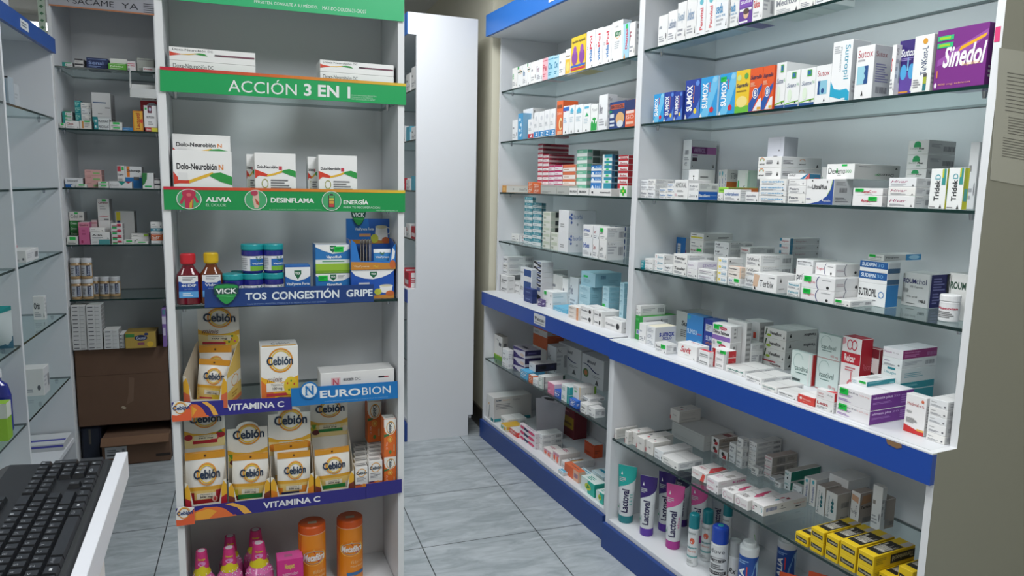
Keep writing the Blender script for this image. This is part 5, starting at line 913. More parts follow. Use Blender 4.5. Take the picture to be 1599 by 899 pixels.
 'roumg': ('e9e9e6', '777', 0, ['r .02 .02 .06 .98 26262a', 'r .1 .1 .14 .95 8a8a8a', 'B .1 .66 .9 .82 1f4a38 ROUM', 'l .2 .4 .6 .55 999 3'], [], []),
 'greenbox': ('2f9e44', 'd6dada', '4aa84a', ['r .2 .22 .6 .42 e8eaea', 'r .26 .25 .4 .4 3a4aa0', 'r .44 .25 .56 .4 6a7ac0', 'r .05 .8 .5 .9 4fb864'], ['l .1 .6 .9 .85 9a9ca0 3', 'p 777 .5 .7 .6 .7 .55 .9'], []),
 'sicla': ('eceeef', 'cfcfcd', 'efe8d0', ['l .1 .1 .9 .3 b8bcc4 3', 'l .1 .4 .9 .6 b8bcc4 3', 'l .1 .7 .9 .9 b8bcc4 3'], ['B .2 .52 .92 .72 25348c sumox', 'B .36 .36 .8 .5 25348c SICLO', 'l .3 .2 .8 .26 aaa 1'], []),
 'suback': ('c9cdca', 'bcbfbd', 'a8aaa8', ['B .5 .56 .95 .72 26262c Su', 'l .45 .2 .95 .44 777 4'], ['l .1 .3 .8 .6 999 4'], []),
 'sumoxbig': ('3a86c8', '2a4ba0', '5a90c4', ['e .6 .1 1.0 .3 6ab0e0', 'p 3aa0b0 .02 .86 .2 .86 .24 .96 .02 .96', 't .05 .44 .68 .58 d8ecf8 SUMOX', 't .7 .44 .95 .52 d04858 plus'], [LN], []),
 'sumoxnavy': ('2c3f96', '27367e', '4a66a8', ['r .1 .66 .5 .86 d0d4dc', 'l .14 .7 .46 .84 888 3', 'B .15 .4 .8 .54 c8d0e8 SUMOX', 't .15 .3 .7 .38 e08a3a adultos'], [], []),
 'salmex': ('e9e9ea', 'c4c4c4', 0, ['r 0 0 1 .28 8a6ab4', 'e .4 .66 .8 .86 b8284c', 't .46 .72 .74 .8 f0d8e0 Alivia', 'B .06 .38 .94 .6 44464c Dimo Salmex', 'r .3 .86 .55 .96 22b858', 'e .05 .78 .2 .94 b8bcc0'], ['l .3 .2 .5 .9 777 3', 'r .55 .2 .58 .9 777'], []),
 'redsquare': ('e3e3e3', 'b4b4b4', 0, ['r .6 .6 .78 .74 d8503c', 'l .1 .3 .7 .5 bbb 3'], ['l .1 .1 .9 .9 888 7'], []),
 'suvit': ('f5f4f2', 'dedddb', 'f0efee', ['I .18 .38 .7 .82 c42a3a Suvit', 'p 555 .84 .08 .9 .08 .87 .2', 'l .4 .22 .7 .28 ccc 1'], [LN], ['t .3 .6 .9 .8 c86070 Suvit']),
 'redtop': ('f2f2f2', 'd8d8d8', 'd83c4a', ['B .1 .4 .85 .62 33343a Acomina', 'r .05 .2 .9 .26 33343a'], [LN], []),
 'redend': ('f2f0ef', 'b8262e', 'f0efee', ['r 0 0 .2 1 b8262e', 'r .82 0 1 1 c8c8c8', 'l .3 .3 .75 .7 aaa 2'], ['r 0 0 .2 1 c4c4c4', 't .6 .2 .8 .36 e8b0b0 Laboratorios'], []),
 'redfoot': ('eeeeec', 'd6d6d4', 0, ['r .0 .6 .6 .8 c03848', 'B .35 .2 .85 .55 5a3a3a Vexotina'], ['p 222 .12 .3 .2 .3 .16 .7'], []),
 'venaf': ('f0f0ed', 'd2d2cf', 0, ['p 3a5a30 .06 .2 .1 .2 .16 .9 .1 .9', 'e .14 .12 .34 .38 a8c83a', 'B .26 .36 .8 .68 33343a Venaflox', 'p 333 .88 .2 .94 .2 .91 .45'], ['p 222 .1 .35 .18 .35 .14 .75', 'U .56 .32 .96 .62 44464c Venaflox'], []),
 'candit': ('d8e6e2', 'b83030', 'cfe0dc', ['n .1 .4 .6 .95 b4ccc8 .12 20 300', 't .2 .4 .86 .56 4a6a66 candival', 'l .25 .3 .8 .36 6a8a86 1', 'r .05 .06 .5 .14 4a5a58', 'r .86 .0 .9 1 e8e8e8'], ['r .0 0 .2 1 e0c8c8'], []),
 'candit2': ('d6e6e3', 'c4cccc', 'c8d8d4', ['n .1 .4 .6 .95 b4ccc8 .12 20 300', 't .15 .4 .8 .58 4a6a66 candival', 'l .2 .3 .75 .36 6a8a86 1', 't .6 .08 .92 .2 c84050 100 mg', 'r 0 0 1 .02 c03040'], [LN], []),
 'reicar': ('f1eeee', 'b02030', 'b8283a', ['r 0 .58 1 .76 c02434', 'B .16 .61 .74 .73 f6e8e8 Reicar', 'n .26 .8 .56 .97 d05060 .25', 'n .5 .8 .8 .97 d05060 .25', 'p e0a0a8 .02 .86 .2 .9 .16 .98 .02 .98', 'l .25 .46 .8 .54 d08088 2', 'e .4 .14 .8 .34 d87880', 'r .56 .3 .62 .46 d87880', 'e .14 .12 .3 .22 e09aa0', 'e .48 .18 .72 .3 f1eeee'], ['t .3 .5 .9 .6 d87080 Reicar'], ['e .4 .3 .8 .7 c84858']),
 'oval': ('ece6e4', '8a2a34', '9a3038', ['r 0 .82 1 1 7a2430', 'r 0 0 1 .12 a82c38', 'e .1 .36 .96 .56 33201c', 'n .1 .36 .96 .56 c8a0a0 .1', 't .3 .42 .86 .5 e0b8a8 Dimeflor', 'l .1 .64 .7 .78 8a9ac0 3'], [LN], []),
 'tealside': ('e8eceb', '1f8590', 'd8dedd', ['t .1 .4 .7 .7 3a90a0 Ultra'], ['l .1 .4 .6 .7 7fc0c8 2'], []),
 'tealwhite': ('eff0ef', 'd0d4d4', 'dfe2e2', ['t .15 .45 .75 .7 2a98a8 Ultragen', 'r .3 .82 .7 .98 2a8a98'], ['l .1 .3 .8 .7 8ab0b8 3'], []),
 'plumside': ('eeeaee', '8f2a6c', 'e4e0e4', ['t .08 .45 .45 .66 a04a8a Nexium', 't .5 .45 .8 .62 aaa 40 mg'], ['t .06 .6 .5 .8 e0a8cc Nexium-mups', 'l .06 .2 .5 .5 c880b0 2', 'b .7 .2 .95 .6 b070a0'], []),
 'bigpurple': ('f3f1f3', '6f2a8c', 'efedf0', ['t .05 .72 .3 .86 6a4a80 olmesa', 't .34 .7 .62 .84 3a2a50 plus 20 mg', 'l .05 .42 .6 .6 b8a8c4 2', 'l .05 .12 .5 .3 b090c8 2', 't .66 .7 .96 .82 e0a0a0 160 mg'], ['B .05 .62 .5 .84 d8c0e8 olmesa plus', 't .52 .64 .9 .8 b890d0 20 mg', 'l .05 .35 .5 .5 a878c4 2', 'l .7 .2 .95 .8 a070bc 4'], []),
 'tealbox': ('f0f2f2', '1f8a96', 'e8eaea', ['t .08 .55 .4 .78 3a98b0 Ultra', 't .45 .55 .7 .74 999 40 mg', 'l .08 .2 .5 .4 9ac0c8 2'], ['l .06 .5 .6 .85 80c8d0 3', 'r .8 .1 .95 .4 80c8d0'], ['r .3 .3 .7 .7 c4c8c8']),
 'redflat': ('d8463e', 'c8403a', 'eeecea', ['e .12 .4 .26 .75 f0e0dc', 't .32 .42 .8 .66 f0c8c0 Paroxetina', 'l .32 .2 .7 .32 e89080 1'], [], []),
 'redsmall': ('f2f0ef', 'd23a40', 'ece9e8', ['t .08 .5 .4 .7 c84858 Letiz', 't .6 .5 .9 .68 777 10 mg', 'l .08 .2 .5 .36 c0a8a8 1'], [], ['p d23a40 .5 .0 1 0 1 1 .8 1']),
 'thermo': ('f3f2f1', 'd8d7d6', 0, ['p d03030 0 0 1 0 1 .1 .6 .12 0 .2', 'r .65 .1 1 .15 e8b050', 't .1 .72 .64 .8 b84a4a Medeval', 't .68 .72 .92 .78 c06060 4 %', 'e .76 .84 .9 .92 e07858', 'l .1 .26 .7 .4 888 4', 'l .1 .5 .5 .6 b0b0b0 1'], ['l .2 .2 .8 .8 aaa 8'], []),
 'redchip': ('e4e1dc', 'd0cec9', 'e6e4df', ['p c03040 0 .1 .1 .05 .1 .35 0 .45', 't .36 .48 .66 .6 66666a Sedal'], ['l .1 .2 .9 .3 aaa 1', 'l .1 .5 .9 .8 c0beb9 4'], ['l .2 .3 .5 .5 888 1', 'r .6 .2 .75 .28 c84048']),
 'kitty': ('e8e6e4', 'b0a498', 'c4b8b0', ['e .3 .35 .62 .85 26262a', 'p b83038 .4 .1 .85 .1 .9 .5 .6 .55', 'e .5 .5 .7 .75 6a4a3a'], ['t .2 .5 .8 .75 7a6a62 Rosel', LN], ['r .1 .5 .9 .8 8a4a48']),
 'pinkline': ('e6e0df', 'a8a098', 'b8a8a0', ['r 0 .7 .9 .84 d8a8b0', 'r .2 .4 .9 .5 aaa', 'e .08 .3 .16 .5 444'], ['b .2 .2 .5 .8 777', 'l .6 .3 .95 .7 807870 3'], []),
 'greenside': ('e4eaea', '1d7a68', 'b8b4ac', ['l .1 .6 .9 .8 4a9a98 2', 'e .4 .2 .6 .45 26363a'], ['r 0 .0 1 .12 c8ccc8'], []),
 'coral': ('ece8e6', 'd8d4d0', 'ece9e6', ['p e8584c .6 0 .85 0 .95 .8 .78 .9', 't .08 .4 .5 .65 e09aa0 Sudagrip'], [], ['p d8484c .55 .5 1 .1 1 .5 .9 1 .6 1', 't .1 .2 .5 .4 d08090 Sudagrip']),
 'kids': ('efebed', 'd6d2d2', 'eae8e6', ['i .08 .35 .6 .7 d04a88 GelCa', 'e .88 .1 .95 .35 444'], ['B .5 .3 .95 .65 c05a90 KIDS', 'l .1 .5 .4 .6 c8a8b8 1'], ['t .1 .2 .5 .4 c89ab0 GelCa', 'r .5 .4 .8 .7 b8b4b0']),
 'pinkflower': ('eeebea', 'd8d4d2', 'ecebe9', ['n .1 .2 .4 .8 c88aa8 .2', 't .5 .3 .9 .55 c8a8b8 Letriz'], [LN], ['e .5 .4 .7 .8 c83a60', 'e .6 .3 .85 .6 d0507a', 'e .45 .6 .62 .9 d0507a', 't .1 .1 .6 .25 6a6060 LETRIZINA']),
 'capsule': ('eeecea', 'dcd6d0', 'efeceb', ['n .5 .2 .9 .8 48b0b8 .15 -60 90', 'l .2 .6 .5 .75 555 1', 'l .08 .2 .3 .6 d0a0b0 2'], ['b .06 .4 .3 .75 5a6a9a', 'l .35 .35 .6 .45 777 1', 'p 444 .4 .6 .44 .6 .42 .8', 't .68 .5 .94 .68 d09080 Tegretal', 'r .74 .26 .86 .36 26262a'], ['e .42 .5 .56 .62 d05060', 'e .5 .36 .64 .48 48b0b8', 'r .6 .6 .8 .68 a84050']),
 'dumb': ('e6e6e4', 'b4aca4', 'a89c94', ['v .2 .12 .4 .85 8a9aa0 Migrania', 'e .5 .56 .75 .68 1f6a72', 'e .5 .4 .75 .52 1f6a72', 'r .58 .3 .66 .78 1f6a72', 'e .5 .26 .75 .38 1f6a72', 'l .1 .05 .4 .12 999 1'], ['b .3 .45 .9 .65 777', 'B .3 .06 .8 .12 44464a Fiprol', 'r .8 0 .86 1 d8d4d0'], []),
 'terbixv': ('eeecea', 'a49890', 'a89c92', ['p d8a888 .1 .72 .85 .66 .85 .86 .1 .9', 'd .6 .2 .75 .6 66666a Terbix', 'i .1 .3 .8 .42 8a8a90 Terbix'], ['p b08868 .1 .62 .8 .66 .8 .92 .2 .9', 'B .1 .48 .85 .58 44403c Terbix', 'b .3 .04 .9 .2 777'], []),
 'redblob': ('f0eeec', 'a89c92', 'a89c92', ['e .5 .72 .75 .84 d05060', 'd .7 .3 .85 .75 c8606c Dolocam', 'i .1 .56 .8 .64 9aa0a8 Dolocam', 'e .3 .3 .5 .4 b83040', 'e .42 .24 .6 .32 c84858', 'p 555 .5 .03 .64 .03 .57 .12'], ['b .5 .1 .95 .24 777', LN], []),
 'thromb': ('e8c518', 'd8b410', 'ecca20', ['p 26241e .08 .36 .92 .3 .92 .66 .08 .72', 't .14 .42 .86 .62 e8e0c0 Thrombocid'], ['r .4 .15 1 .8 26241e', 'U .44 .3 .96 .66 b0a880 Thrombocid', 'l .05 .3 .3 .8 a08818 4'], ['r .08 .14 .92 .74 26241e', 'I .16 .26 .84 .64 e0dccc Thrombocid', 'r .6 .76 .98 .98 c8c4c0']),
 # rear cabinet
 'ringo': ('f2f3f2', 'dcdedf', 0, ['n .2 .6 .8 .82 e0a040 .18', 'r .1 .68 .9 .74 3a5a48', 'r 0 .86 .3 1 3aa655', 'p 333 .4 .05 .56 .05 .48 .12'], [LN], []),
 'yellowfoot': ('f3f2ee', 'dcdedf', 0, ['r .05 .02 .95 .6 f0bc38', 'e .2 .1 .8 .5 f6d878', 'B .1 .68 .9 .76 7a6030 Neo'], [LN], []),
 'apetit': ('ecc82e', 'd8b020', 0, ['B .05 .8 .48 .9 26262a Apetitol', 'B .52 .8 .95 .9 26262a Apetitol', 'e .06 .2 .46 .62 8a4aa0', 'e .56 .2 .94 .62 8a4aa0', 'e .16 .5 .38 .74 9a58b0', 'e .64 .5 .86 .74 9a58b0', 'p c83a48 0 .05 1 .05 1 .12 0 .12', 'r 0 .14 1 .2 3a6ac0'], [LN], []),
 'redblueV': ('f3f3f3', 'dcdedf', 0, ['V .42 .5 .72 .86 d0384c Pol', 'V .42 .14 .72 .5 2a78b8 vida', 'l .12 .5 .3 .6 aaa 2', 'p 333 .7 .03 .84 .03 .77 .1'], [LN], []),
 'greenring': ('f2f3f2', 'd4d8d8', 0, ['n .3 .56 .8 .8 e0a040 .15 160 380', 'r .3 .62 .84 .74 3a7a50', 't .4 .64 .8 .72 e8f4e8 Viral', 'r .34 .84 .6 .88 bbb', 'l .3 .3 .8 .5 b8bcc0 4', 'p 333 .1 .04 .2 .04 .15 .1'], [LN], []),
 'dianeb': ('a8d4e8', 'c8dce8', 0, ['V .42 .26 .74 .88 d0506a Dianeel', 'e .4 .84 .75 .98 20c060', 'p e0a050 .2 0 .5 0 .35 .16', 'r 0 0 .2 1 d0e8f2'], [LN], []),
 'blueflower': ('4a9fd0', '88b8d8', 0, ['e .2 .7 .6 .82 d8ecf6', 'e .4 .5 .8 .62 d8ecf6', 'e .2 .3 .6 .42 d8ecf6', 'e .4 .1 .8 .22 d8ecf6', 'v .7 .2 .9 .7 e8f4fa Hidro'], [], []),
 'orangetall': ('e8703c', 'd86030', 'c85828', ['r .08 .78 .9 .88 8a4a28', 'e .4 .14 1.0 .5 f0d8a0', 'e .55 .2 .95 .42 c87840', 'r .2 .02 .9 .12 f0b890', 't .1 .6 .9 .68 f8d8c0 Sultran'], [], []),
 'bluetop': ('f2f3f3', 'dcdedf', 0, ['r 0 .82 1 .96 2a6ac0', 'r .1 .8 .5 .83 c83a48', 'l .1 .4 .8 .6 a0c0e0 3', 'p 333 .36 .04 .6 .04 .48 .14'], [LN], []),
 'tealtri': ('f2f4f4', 'dcdedf', 0, ['p 58b8d8 .2 .74 .8 .74 .8 .82 .5 .92 .2 .82', 'r .2 .7 .8 .73 3aa0c0', 'l .15 .4 .8 .6 c0d0d8 3', 'p 333 .4 .04 .6 .04 .5 .14'], [LN], []),
 'greentri': ('f2f4f2', 'dcdedf', 0, ['r .2 .84 .8 .92 58b8d8', 'p 3ab070 .3 .56 .8 .56 .55 .7', 'l .15 .3 .8 .5 c0d0d8 3', 'p 333 .4 .04 .6 .04 .5 .12'], [LN], []),
 'greenleaf': ('f0f3f0', 'd8dedc', 0, ['p 2aa84e .08 .02 .95 .02 .95 .36 .75 .26 .6 .5 .45 .28 .25 .42 .08 .3', 't .2 .74 .9 .84 a0a4a8 Fitol', 'e .3 .4 .8 .5 2aa84e'], [LN], []),
 'broxol': ('27447e', '1d3566', 0, ['r .06 .72 .94 .9 c05a3a', 'B .1 .75 .9 .87 2a2440 BROXOL', 'e .42 .12 .96 .6 e0b078', 'e .5 .04 .9 .3 d8dce0', 'r .04 .42 .3 .56 d8e0e8', 'r .04 .24 .34 .32 d8e0e8', 'r .04 .1 .34 .18 d8e0e8', 'r .02 .62 .16 .68 28b060'], [], []),
 'orangeblue': ('e0643c', '1d3566', 0, ['r 0 .62 1 1 2a3a6c', 'r .1 .5 .9 .6 f0d8d0', 't .1 .3 .9 .44 f8e0d8 ISO', 'r .1 .1 .9 .2 f0c0a8'], [], []),
 'orangeend': ('d89a4a', 'e4e0d8', 'dcd8d0', ['r .2 .2 .8 .8 e8b870'], ['e .3 .4 .34 .6 555', 't .6 .3 .95 .6 66605a Dolo-Tar'], []),
 'longtext': ('ecebe8', 'd0d0cc', 'c4c8c4', ['B .02 .35 .2 .65 33343a IBUREX', 'r .21 .1 .22 .9 888', 'B .26 .35 .44 .65 33343a IBUREX', 'r .5 .1 .51 .9 999', 'r .56 .35 .6 .6 44464a', 'B .76 .4 .98 .62 44464a merexil'], [], []),
 'greencross': ('e8eee4', 'd0d8d0', 0, ['r .38 .1 .62 .9 3ab83c', 'r .12 .34 .88 .66 3ab83c', 'e .4 .4 .6 .6 d8d840'], [], []),
 'redstripe': ('ece4e4', 'a02c40', 'a83448', ['r 0 .6 1 1 b83048', 'l .2 .2 .8 .4 c0a0a4 1'], ['r 0 .0 1 .4 c8b8b8', 'r .1 .5 .3 .9 6a1c2c'], []),
 'magstripe': ('ece4e8', 'a84060', 'c06080', ['r 0 .62 1 1 b83868', 'r .1 .2 .5 .4 d8b0c0'], ['r 0 0 1 .4 c8b8bc'], []),
 'orangestripe': ('f0eae4', 'c87048', 'd0886a', ['r 0 .55 1 1 d87048', 'l .1 .2 .6 .4 c8a890 1'], [], []),
 'greenstripe': ('e6ece8', 'a8b0ac', 'b4c0ba', ['r .0 .5 1 1 6fb89a', 'r .2 .6 .6 .85 a8d4c0'], ['r .0 .55 .16 1 58a088', 'r .18 .1 .4 .9 44504c', 'r .4 .1 1 .8 8a928e'], []),
 'bluestripe': ('e6eaee', '2a5a94', 'a0b4c4', ['r 0 .4 1 1 2a78c0', 'e .06 .1 .3 .8 e8eef4', 't .4 .5 .9 .85 d0e4f4 Azul'], [], []),
 'bluestripe2': ('e4ecec', '3a6a84', 'a0b4b8', ['r .2 .5 1 1 2a90a8', 'r .4 .1 .7 .4 28c060'], ['r .0 .3 .4 1 2a5c80', 'r .5 .2 .9 .9 1f2c34'], []),
 'redlogo': ('ece8e6', 'b83038', 'c04448', ['r 0 .62 1 1 b82c34', 'n .16 .2 .9 1.3 c8303a .35 0 180', 'B .2 .1 .9 .4 c04048 Balsa'], [], []),
 'tealstripe': ('e6ecec', '7fa8ac', 'a8c0c0', ['r .0 .5 1 1 4a9aa8', 't .2 .6 .8 .9 d8ecf0 Eutir', 'l .1 .15 .7 .35 a0b4b8 1'], ['r 0 .5 .18 1 1f6a80', 'r .2 .55 .34 .95 26343c', 'r .36 .5 1 .95 4f8a9a'], []),
 'sage': ('e4e6dc', 'b4bab0', 'c0c4b8', ['r .1 .55 .9 .9 c8d0bc', 'r .1 .15 .4 .4 a8b09c'], ['r .35 .3 .6 .95 33383a', 'r 0 .5 .3 .9 a8b4a8'], []),
 'isoris': ('ecedee', 'dcdee2', 'd8dadc', ['l .2 .2 .8 .4 aaa 2'], ['e .08 .74 .14 .88 3858a0', 'e .08 .56 .14 .7 3858a0', 'e .08 .38 .14 .52 3858a0', 'e .02 .62 .08 .76 5878c0', 't .18 .6 .5 .82 5a78b0 Isorbi', 'e .3 .3 .36 .42 9aa0a8'], []),
 'blueblock': ('eaecee', 'c0c8d0', 'c8ccd0', ['r .3 .2 .92 .85 2a5090', 't .02 .4 .26 .6 777 ato'], [], []),
 'greyedge': ('efefee', 'd4d4d3', 'dededc', ['r 0 0 .1 1 6a6a6e', 'B .3 .35 .9 .6 55565c lamotri', 'r .2 .15 .7 .25 aaa'], ['t .3 .4 .8 .65 44464a Lamotrix'], []),
 'zigzag': ('e6e6e8', 'd0d0d4', 'd8d8da', ['p 26262c .05 1 .3 1 .6 .5 .95 .4 .95 0 .7 0 .5 .3 .05 .6', 'r .5 .7 .9 .95 5a6a9a'], [], []),
 'navybox': ('253a7c', '1d2f66', '2c4288', ['r .2 .35 .8 .6 3a528c', 't .25 .4 .75 .56 8a9ac8 Amit'], [], []),
 'whitelong': ('f0f1f1', 'e2e6e6', 'f0f2f2', ['e .76 .4 .84 .6 555', 'l .1 .3 .5 .6 c0c4c8 2'], ['l .05 .3 .9 .5 b8c8cc 1', 'l .05 .6 .9 .8 c8d4d8 1'], []),
 'sky': ('b0d4e0', '8cbccc', 'a8ccd8', ['l .2 .3 .8 .7 88b4c4 2', 'r .1 .7 .4 .9 c8e4ec'], ['l .2 .4 .8 .8 78a8b8 2'], []),
 'skybig': ('a8d0de', '94c4d4', 'a0c8d4', ['l .2 .2 .8 .5 88b4c4 3', 'r .2 .6 .5 .75 28c060'], ['b .22 .6 .4 .85 3a6a90', 'l .5 .3 .9 .5 80b0c0 2'], []),
 'orangeedge': ('e8e0d8', 'dcd8d4', 'eeeae6', ['r .8 0 1 1 e09868', 'l .1 .3 .6 .7 b0a8a0 2'], ['l .1 .3 .5 .7 c8b8a8 2'], []),
 'blackdot': ('efeeec', 'dcdcda', 'ecebe9', ['e .68 .2 .88 .75 26262a', 'B .08 .35 .6 .58 66666a Coralan'], ['l .2 .3 .8 .5 aaa 1'], ['l .2 .3 .9 .4 b0b0b0 1']),
 'greenfoot': ('eceae6', 'b8b6b0', 'a8a498', ['r 0 0 1 .16 6aa832', 'r 0 .16 1 .2 b8c838', 'r .6 .6 .9 .74 55565a', 't .2 .78 .6 .86 999 Mg'], ['r .3 .6 .8 .74 66686a'], []),
 'purplebox': ('e4e0ea', '2c2554', 'c8c4cc', ['p 3a2c78 0 .55 .6 .75 1 .9 1 1 0 1', 'p 3a2c78 0 0 .5 0 .2 .3 0 .4', 'e .6 .1 .95 .5 e8d0c0'], ['r .0 0 1 .3 d8d4dc', 'r .2 .5 .7 .7 5a5488'], ['r .3 .3 .7 .5 3a3444']),
 'blackside': ('eceae8', '25253a', 'e0dedc', ['l .1 .4 .6 .6 aaa 2'], ['r .04 .06 .94 .94 2a2a44', 'r .1 .3 .5 .8 1c1c24', 'r .7 .4 .86 .7 3a3a60'], []),
 'greenline': ('eaeeea', 'd4dad6', 'dfe4e0', ['l .1 .3 .8 .7 a0b8b0 2', 'r .9 0 .98 1 3a8a70'], ['r .06 0 .1 1 26303a', 'r .9 0 1 1 2a5a48', LN], []),
 'pinkbox': ('e889a8', 'e4d4d8', 'ecdfe2', ['l .1 .2 .5 .4 f4c0d0 1', 'e .1 .3 .3 .6 d86a90'], [LN], []),
 'tealedge': ('ecefee', '1f9a9c', 'd8e0de', ['r .72 0 1 1 1f9a9c', 'l .1 .3 .6 .7 9ac0b8 3'], [], []),
 'goldedge': ('edecea', 'd6d5d2', 'e2e0dc', ['r .86 0 .96 1 d8b060', 'r .2 .3 .5 .5 7ac090', 'l .1 .6 .7 .8 c0b8a8 2'], ['r .86 0 1 1 7aa838', 't .3 .2 .7 .4 888 Lax'], []),
 'orangewhite': ('d86a3a', 'c0623c', 'b8b0a8', ['r 0 .0 1 .6 d8d4d0', 'l .1 .2 .5 .4 999 2'], ['r 0 .2 1 .7 b0a8a4', 'r .3 .3 .7 .5 d07848'], []),
 'immunil': ('d8d8d8', 'bcbcbc', 'c4c4c4', ['s .08 .66 .8 .5 2a3060 .05 .04', 'I .26 .74 .64 .86 66666e Immunil', 'e .08 .22 .34 .52 5a7a48', 'e .14 .28 .28 .46 c87848', 'p 555 .64 .1 .8 .1 .72 .28', 'l .5 .3 .9 .4 aaa 2', 'p 222244 .26 .74 .34 .74 .3 .9'], [], []),
 'tealcorner': ('e2e1de', 'bfbdba', 'cfcecb', ['r .62 .02 .98 .14 1f8088', 'p d8b898 .2 .6 .4 .62 .4 .72 .25 .7', 'p 444c54 .3 .1 .36 .1 .42 .6 .38 .62'], ['B .06 .84 .2 .9 44566a SIMI', 't .24 .84 .42 .9 d09868 Nutri', 't .5 .82 .68 .88 555 GLUCOS', 'l .06 .5 .5 .74 8a8a8c 4', 'r .02 .02 .2 .14 1f8088', 'r .7 .02 .98 .14 1f8088'], []),
 'yellowtop': ('e6e6dc', 'd8d4b8', 'd8ac38', ['r .1 .3 .5 .7 78b890', 'r .6 .2 .9 .8 e8b838'], ['r 0 .4 1 1 d8b040'], []),
 'pinkblob': ('ece6ea', 'd4cace', 'ddd2d6', ['e .5 .2 .95 .8 e05078', 'p 262a58 .2 .3 .5 .2 .6 .6 .3 .8', 'e .05 .2 .3 .8 d84070'], [LN], ['r .3 .3 .8 .7 b8a8b8']),
 'coralflat': ('e8dedc', 'd4ccc8', 'e4dcd8', ['e .1 .2 .4 .8 f06a50', 'e .5 .1 .8 .7 f07860', 'r .1 .7 .9 .9 d890a8'], [LN], ['l .1 .4 .8 .6 c05a78 2']),
 'purpledot': ('e6e2e2', 'd0cccc', 'e2dedc', ['t .2 .3 .8 .6 777 Zinnat'], [LN], ['e .42 .2 .6 .7 5a2a5c', 'e .54 .2 .74 .7 d8a038', 'l .05 .2 .35 .4 888 2']),
 'skylid': ('e4e6e6', 'ccd0d2', '58b0d0', ['l .2 .3 .7 .6 b0b4b8 2'], [LN], ['r .1 .2 .9 .4 d8ecf2']),
 'orangefront': ('e2683a', 'e0b8a0', 'd8704a', ['r .64 0 1 1 e8b498', 'b .7 .3 .94 .7 6a5a90'], [], ['l .3 .4 .9 .6 555 1']),
 'tealbox2': ('2a9ab8', 'd8e6ea', 'd4e4e8', ['r 0 .7 1 1 dce8ea', 'l .1 .2 .6 .5 80c8d8 2'], [], ['r .1 .4 .9 .6 2a9ab8']),
 'tealleaf': ('2fb8a4', '28a090', 'dce8e4', ['r 0 0 .5 1 e0ece8', 'e .3 .25 .75 .75 c8d040', 'p 4a9a3c .4 .3 .7 .5 .5 .7'], [], ['l .2 .2 .7 .7 2a9a88 3']),
 'redgold': ('7a2a34', '6a2028', '5a1c24', ['r .05 .3 .95 .7 b8962c', 'r .1 .42 .8 .5 7a5a20', 'l .1 .8 .7 .9 c87880 1'], [], []),
 # back-wall cabinet
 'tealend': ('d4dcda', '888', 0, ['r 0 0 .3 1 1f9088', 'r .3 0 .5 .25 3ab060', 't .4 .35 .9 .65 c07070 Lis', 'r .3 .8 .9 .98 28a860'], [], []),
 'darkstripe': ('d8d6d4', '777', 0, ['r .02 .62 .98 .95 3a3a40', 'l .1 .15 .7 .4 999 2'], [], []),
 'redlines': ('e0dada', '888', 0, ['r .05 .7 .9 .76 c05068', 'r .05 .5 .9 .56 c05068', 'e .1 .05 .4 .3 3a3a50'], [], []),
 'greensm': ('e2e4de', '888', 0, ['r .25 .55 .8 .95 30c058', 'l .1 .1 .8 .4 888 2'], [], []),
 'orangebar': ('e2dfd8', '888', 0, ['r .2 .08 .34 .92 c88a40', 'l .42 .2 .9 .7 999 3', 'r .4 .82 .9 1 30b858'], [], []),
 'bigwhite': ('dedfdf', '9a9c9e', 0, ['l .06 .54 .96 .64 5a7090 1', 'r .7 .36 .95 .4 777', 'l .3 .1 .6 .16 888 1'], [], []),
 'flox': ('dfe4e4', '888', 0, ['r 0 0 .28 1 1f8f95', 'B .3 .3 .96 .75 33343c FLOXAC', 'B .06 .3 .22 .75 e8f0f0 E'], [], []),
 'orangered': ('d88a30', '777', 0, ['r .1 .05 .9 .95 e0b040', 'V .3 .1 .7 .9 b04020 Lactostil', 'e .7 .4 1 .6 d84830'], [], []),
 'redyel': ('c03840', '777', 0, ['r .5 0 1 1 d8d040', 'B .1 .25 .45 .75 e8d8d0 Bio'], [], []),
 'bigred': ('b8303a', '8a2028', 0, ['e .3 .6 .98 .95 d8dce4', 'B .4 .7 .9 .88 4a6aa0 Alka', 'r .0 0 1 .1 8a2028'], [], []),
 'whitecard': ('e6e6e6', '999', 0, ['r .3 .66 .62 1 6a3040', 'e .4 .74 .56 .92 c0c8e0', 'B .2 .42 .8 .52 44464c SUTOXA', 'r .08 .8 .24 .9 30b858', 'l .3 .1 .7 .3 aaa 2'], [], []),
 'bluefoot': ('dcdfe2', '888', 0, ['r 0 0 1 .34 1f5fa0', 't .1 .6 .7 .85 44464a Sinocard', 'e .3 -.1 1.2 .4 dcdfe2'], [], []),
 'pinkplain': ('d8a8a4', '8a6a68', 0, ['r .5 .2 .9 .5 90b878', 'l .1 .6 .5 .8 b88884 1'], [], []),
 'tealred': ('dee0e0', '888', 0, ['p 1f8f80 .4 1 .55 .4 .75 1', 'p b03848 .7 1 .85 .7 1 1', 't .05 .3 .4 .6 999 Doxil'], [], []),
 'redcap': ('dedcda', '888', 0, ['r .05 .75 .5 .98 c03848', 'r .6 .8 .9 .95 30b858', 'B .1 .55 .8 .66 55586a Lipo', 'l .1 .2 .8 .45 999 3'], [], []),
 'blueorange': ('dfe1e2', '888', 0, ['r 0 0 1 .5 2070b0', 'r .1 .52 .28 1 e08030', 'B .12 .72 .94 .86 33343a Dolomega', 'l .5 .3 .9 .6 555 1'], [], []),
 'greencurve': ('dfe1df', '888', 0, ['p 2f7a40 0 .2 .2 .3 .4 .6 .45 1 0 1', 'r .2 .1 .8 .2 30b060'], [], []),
 'creso': ('2f7a3c', '245c2e', 0, ['B .08 .35 .8 .75 c8e0c8 Creso'], [], []),
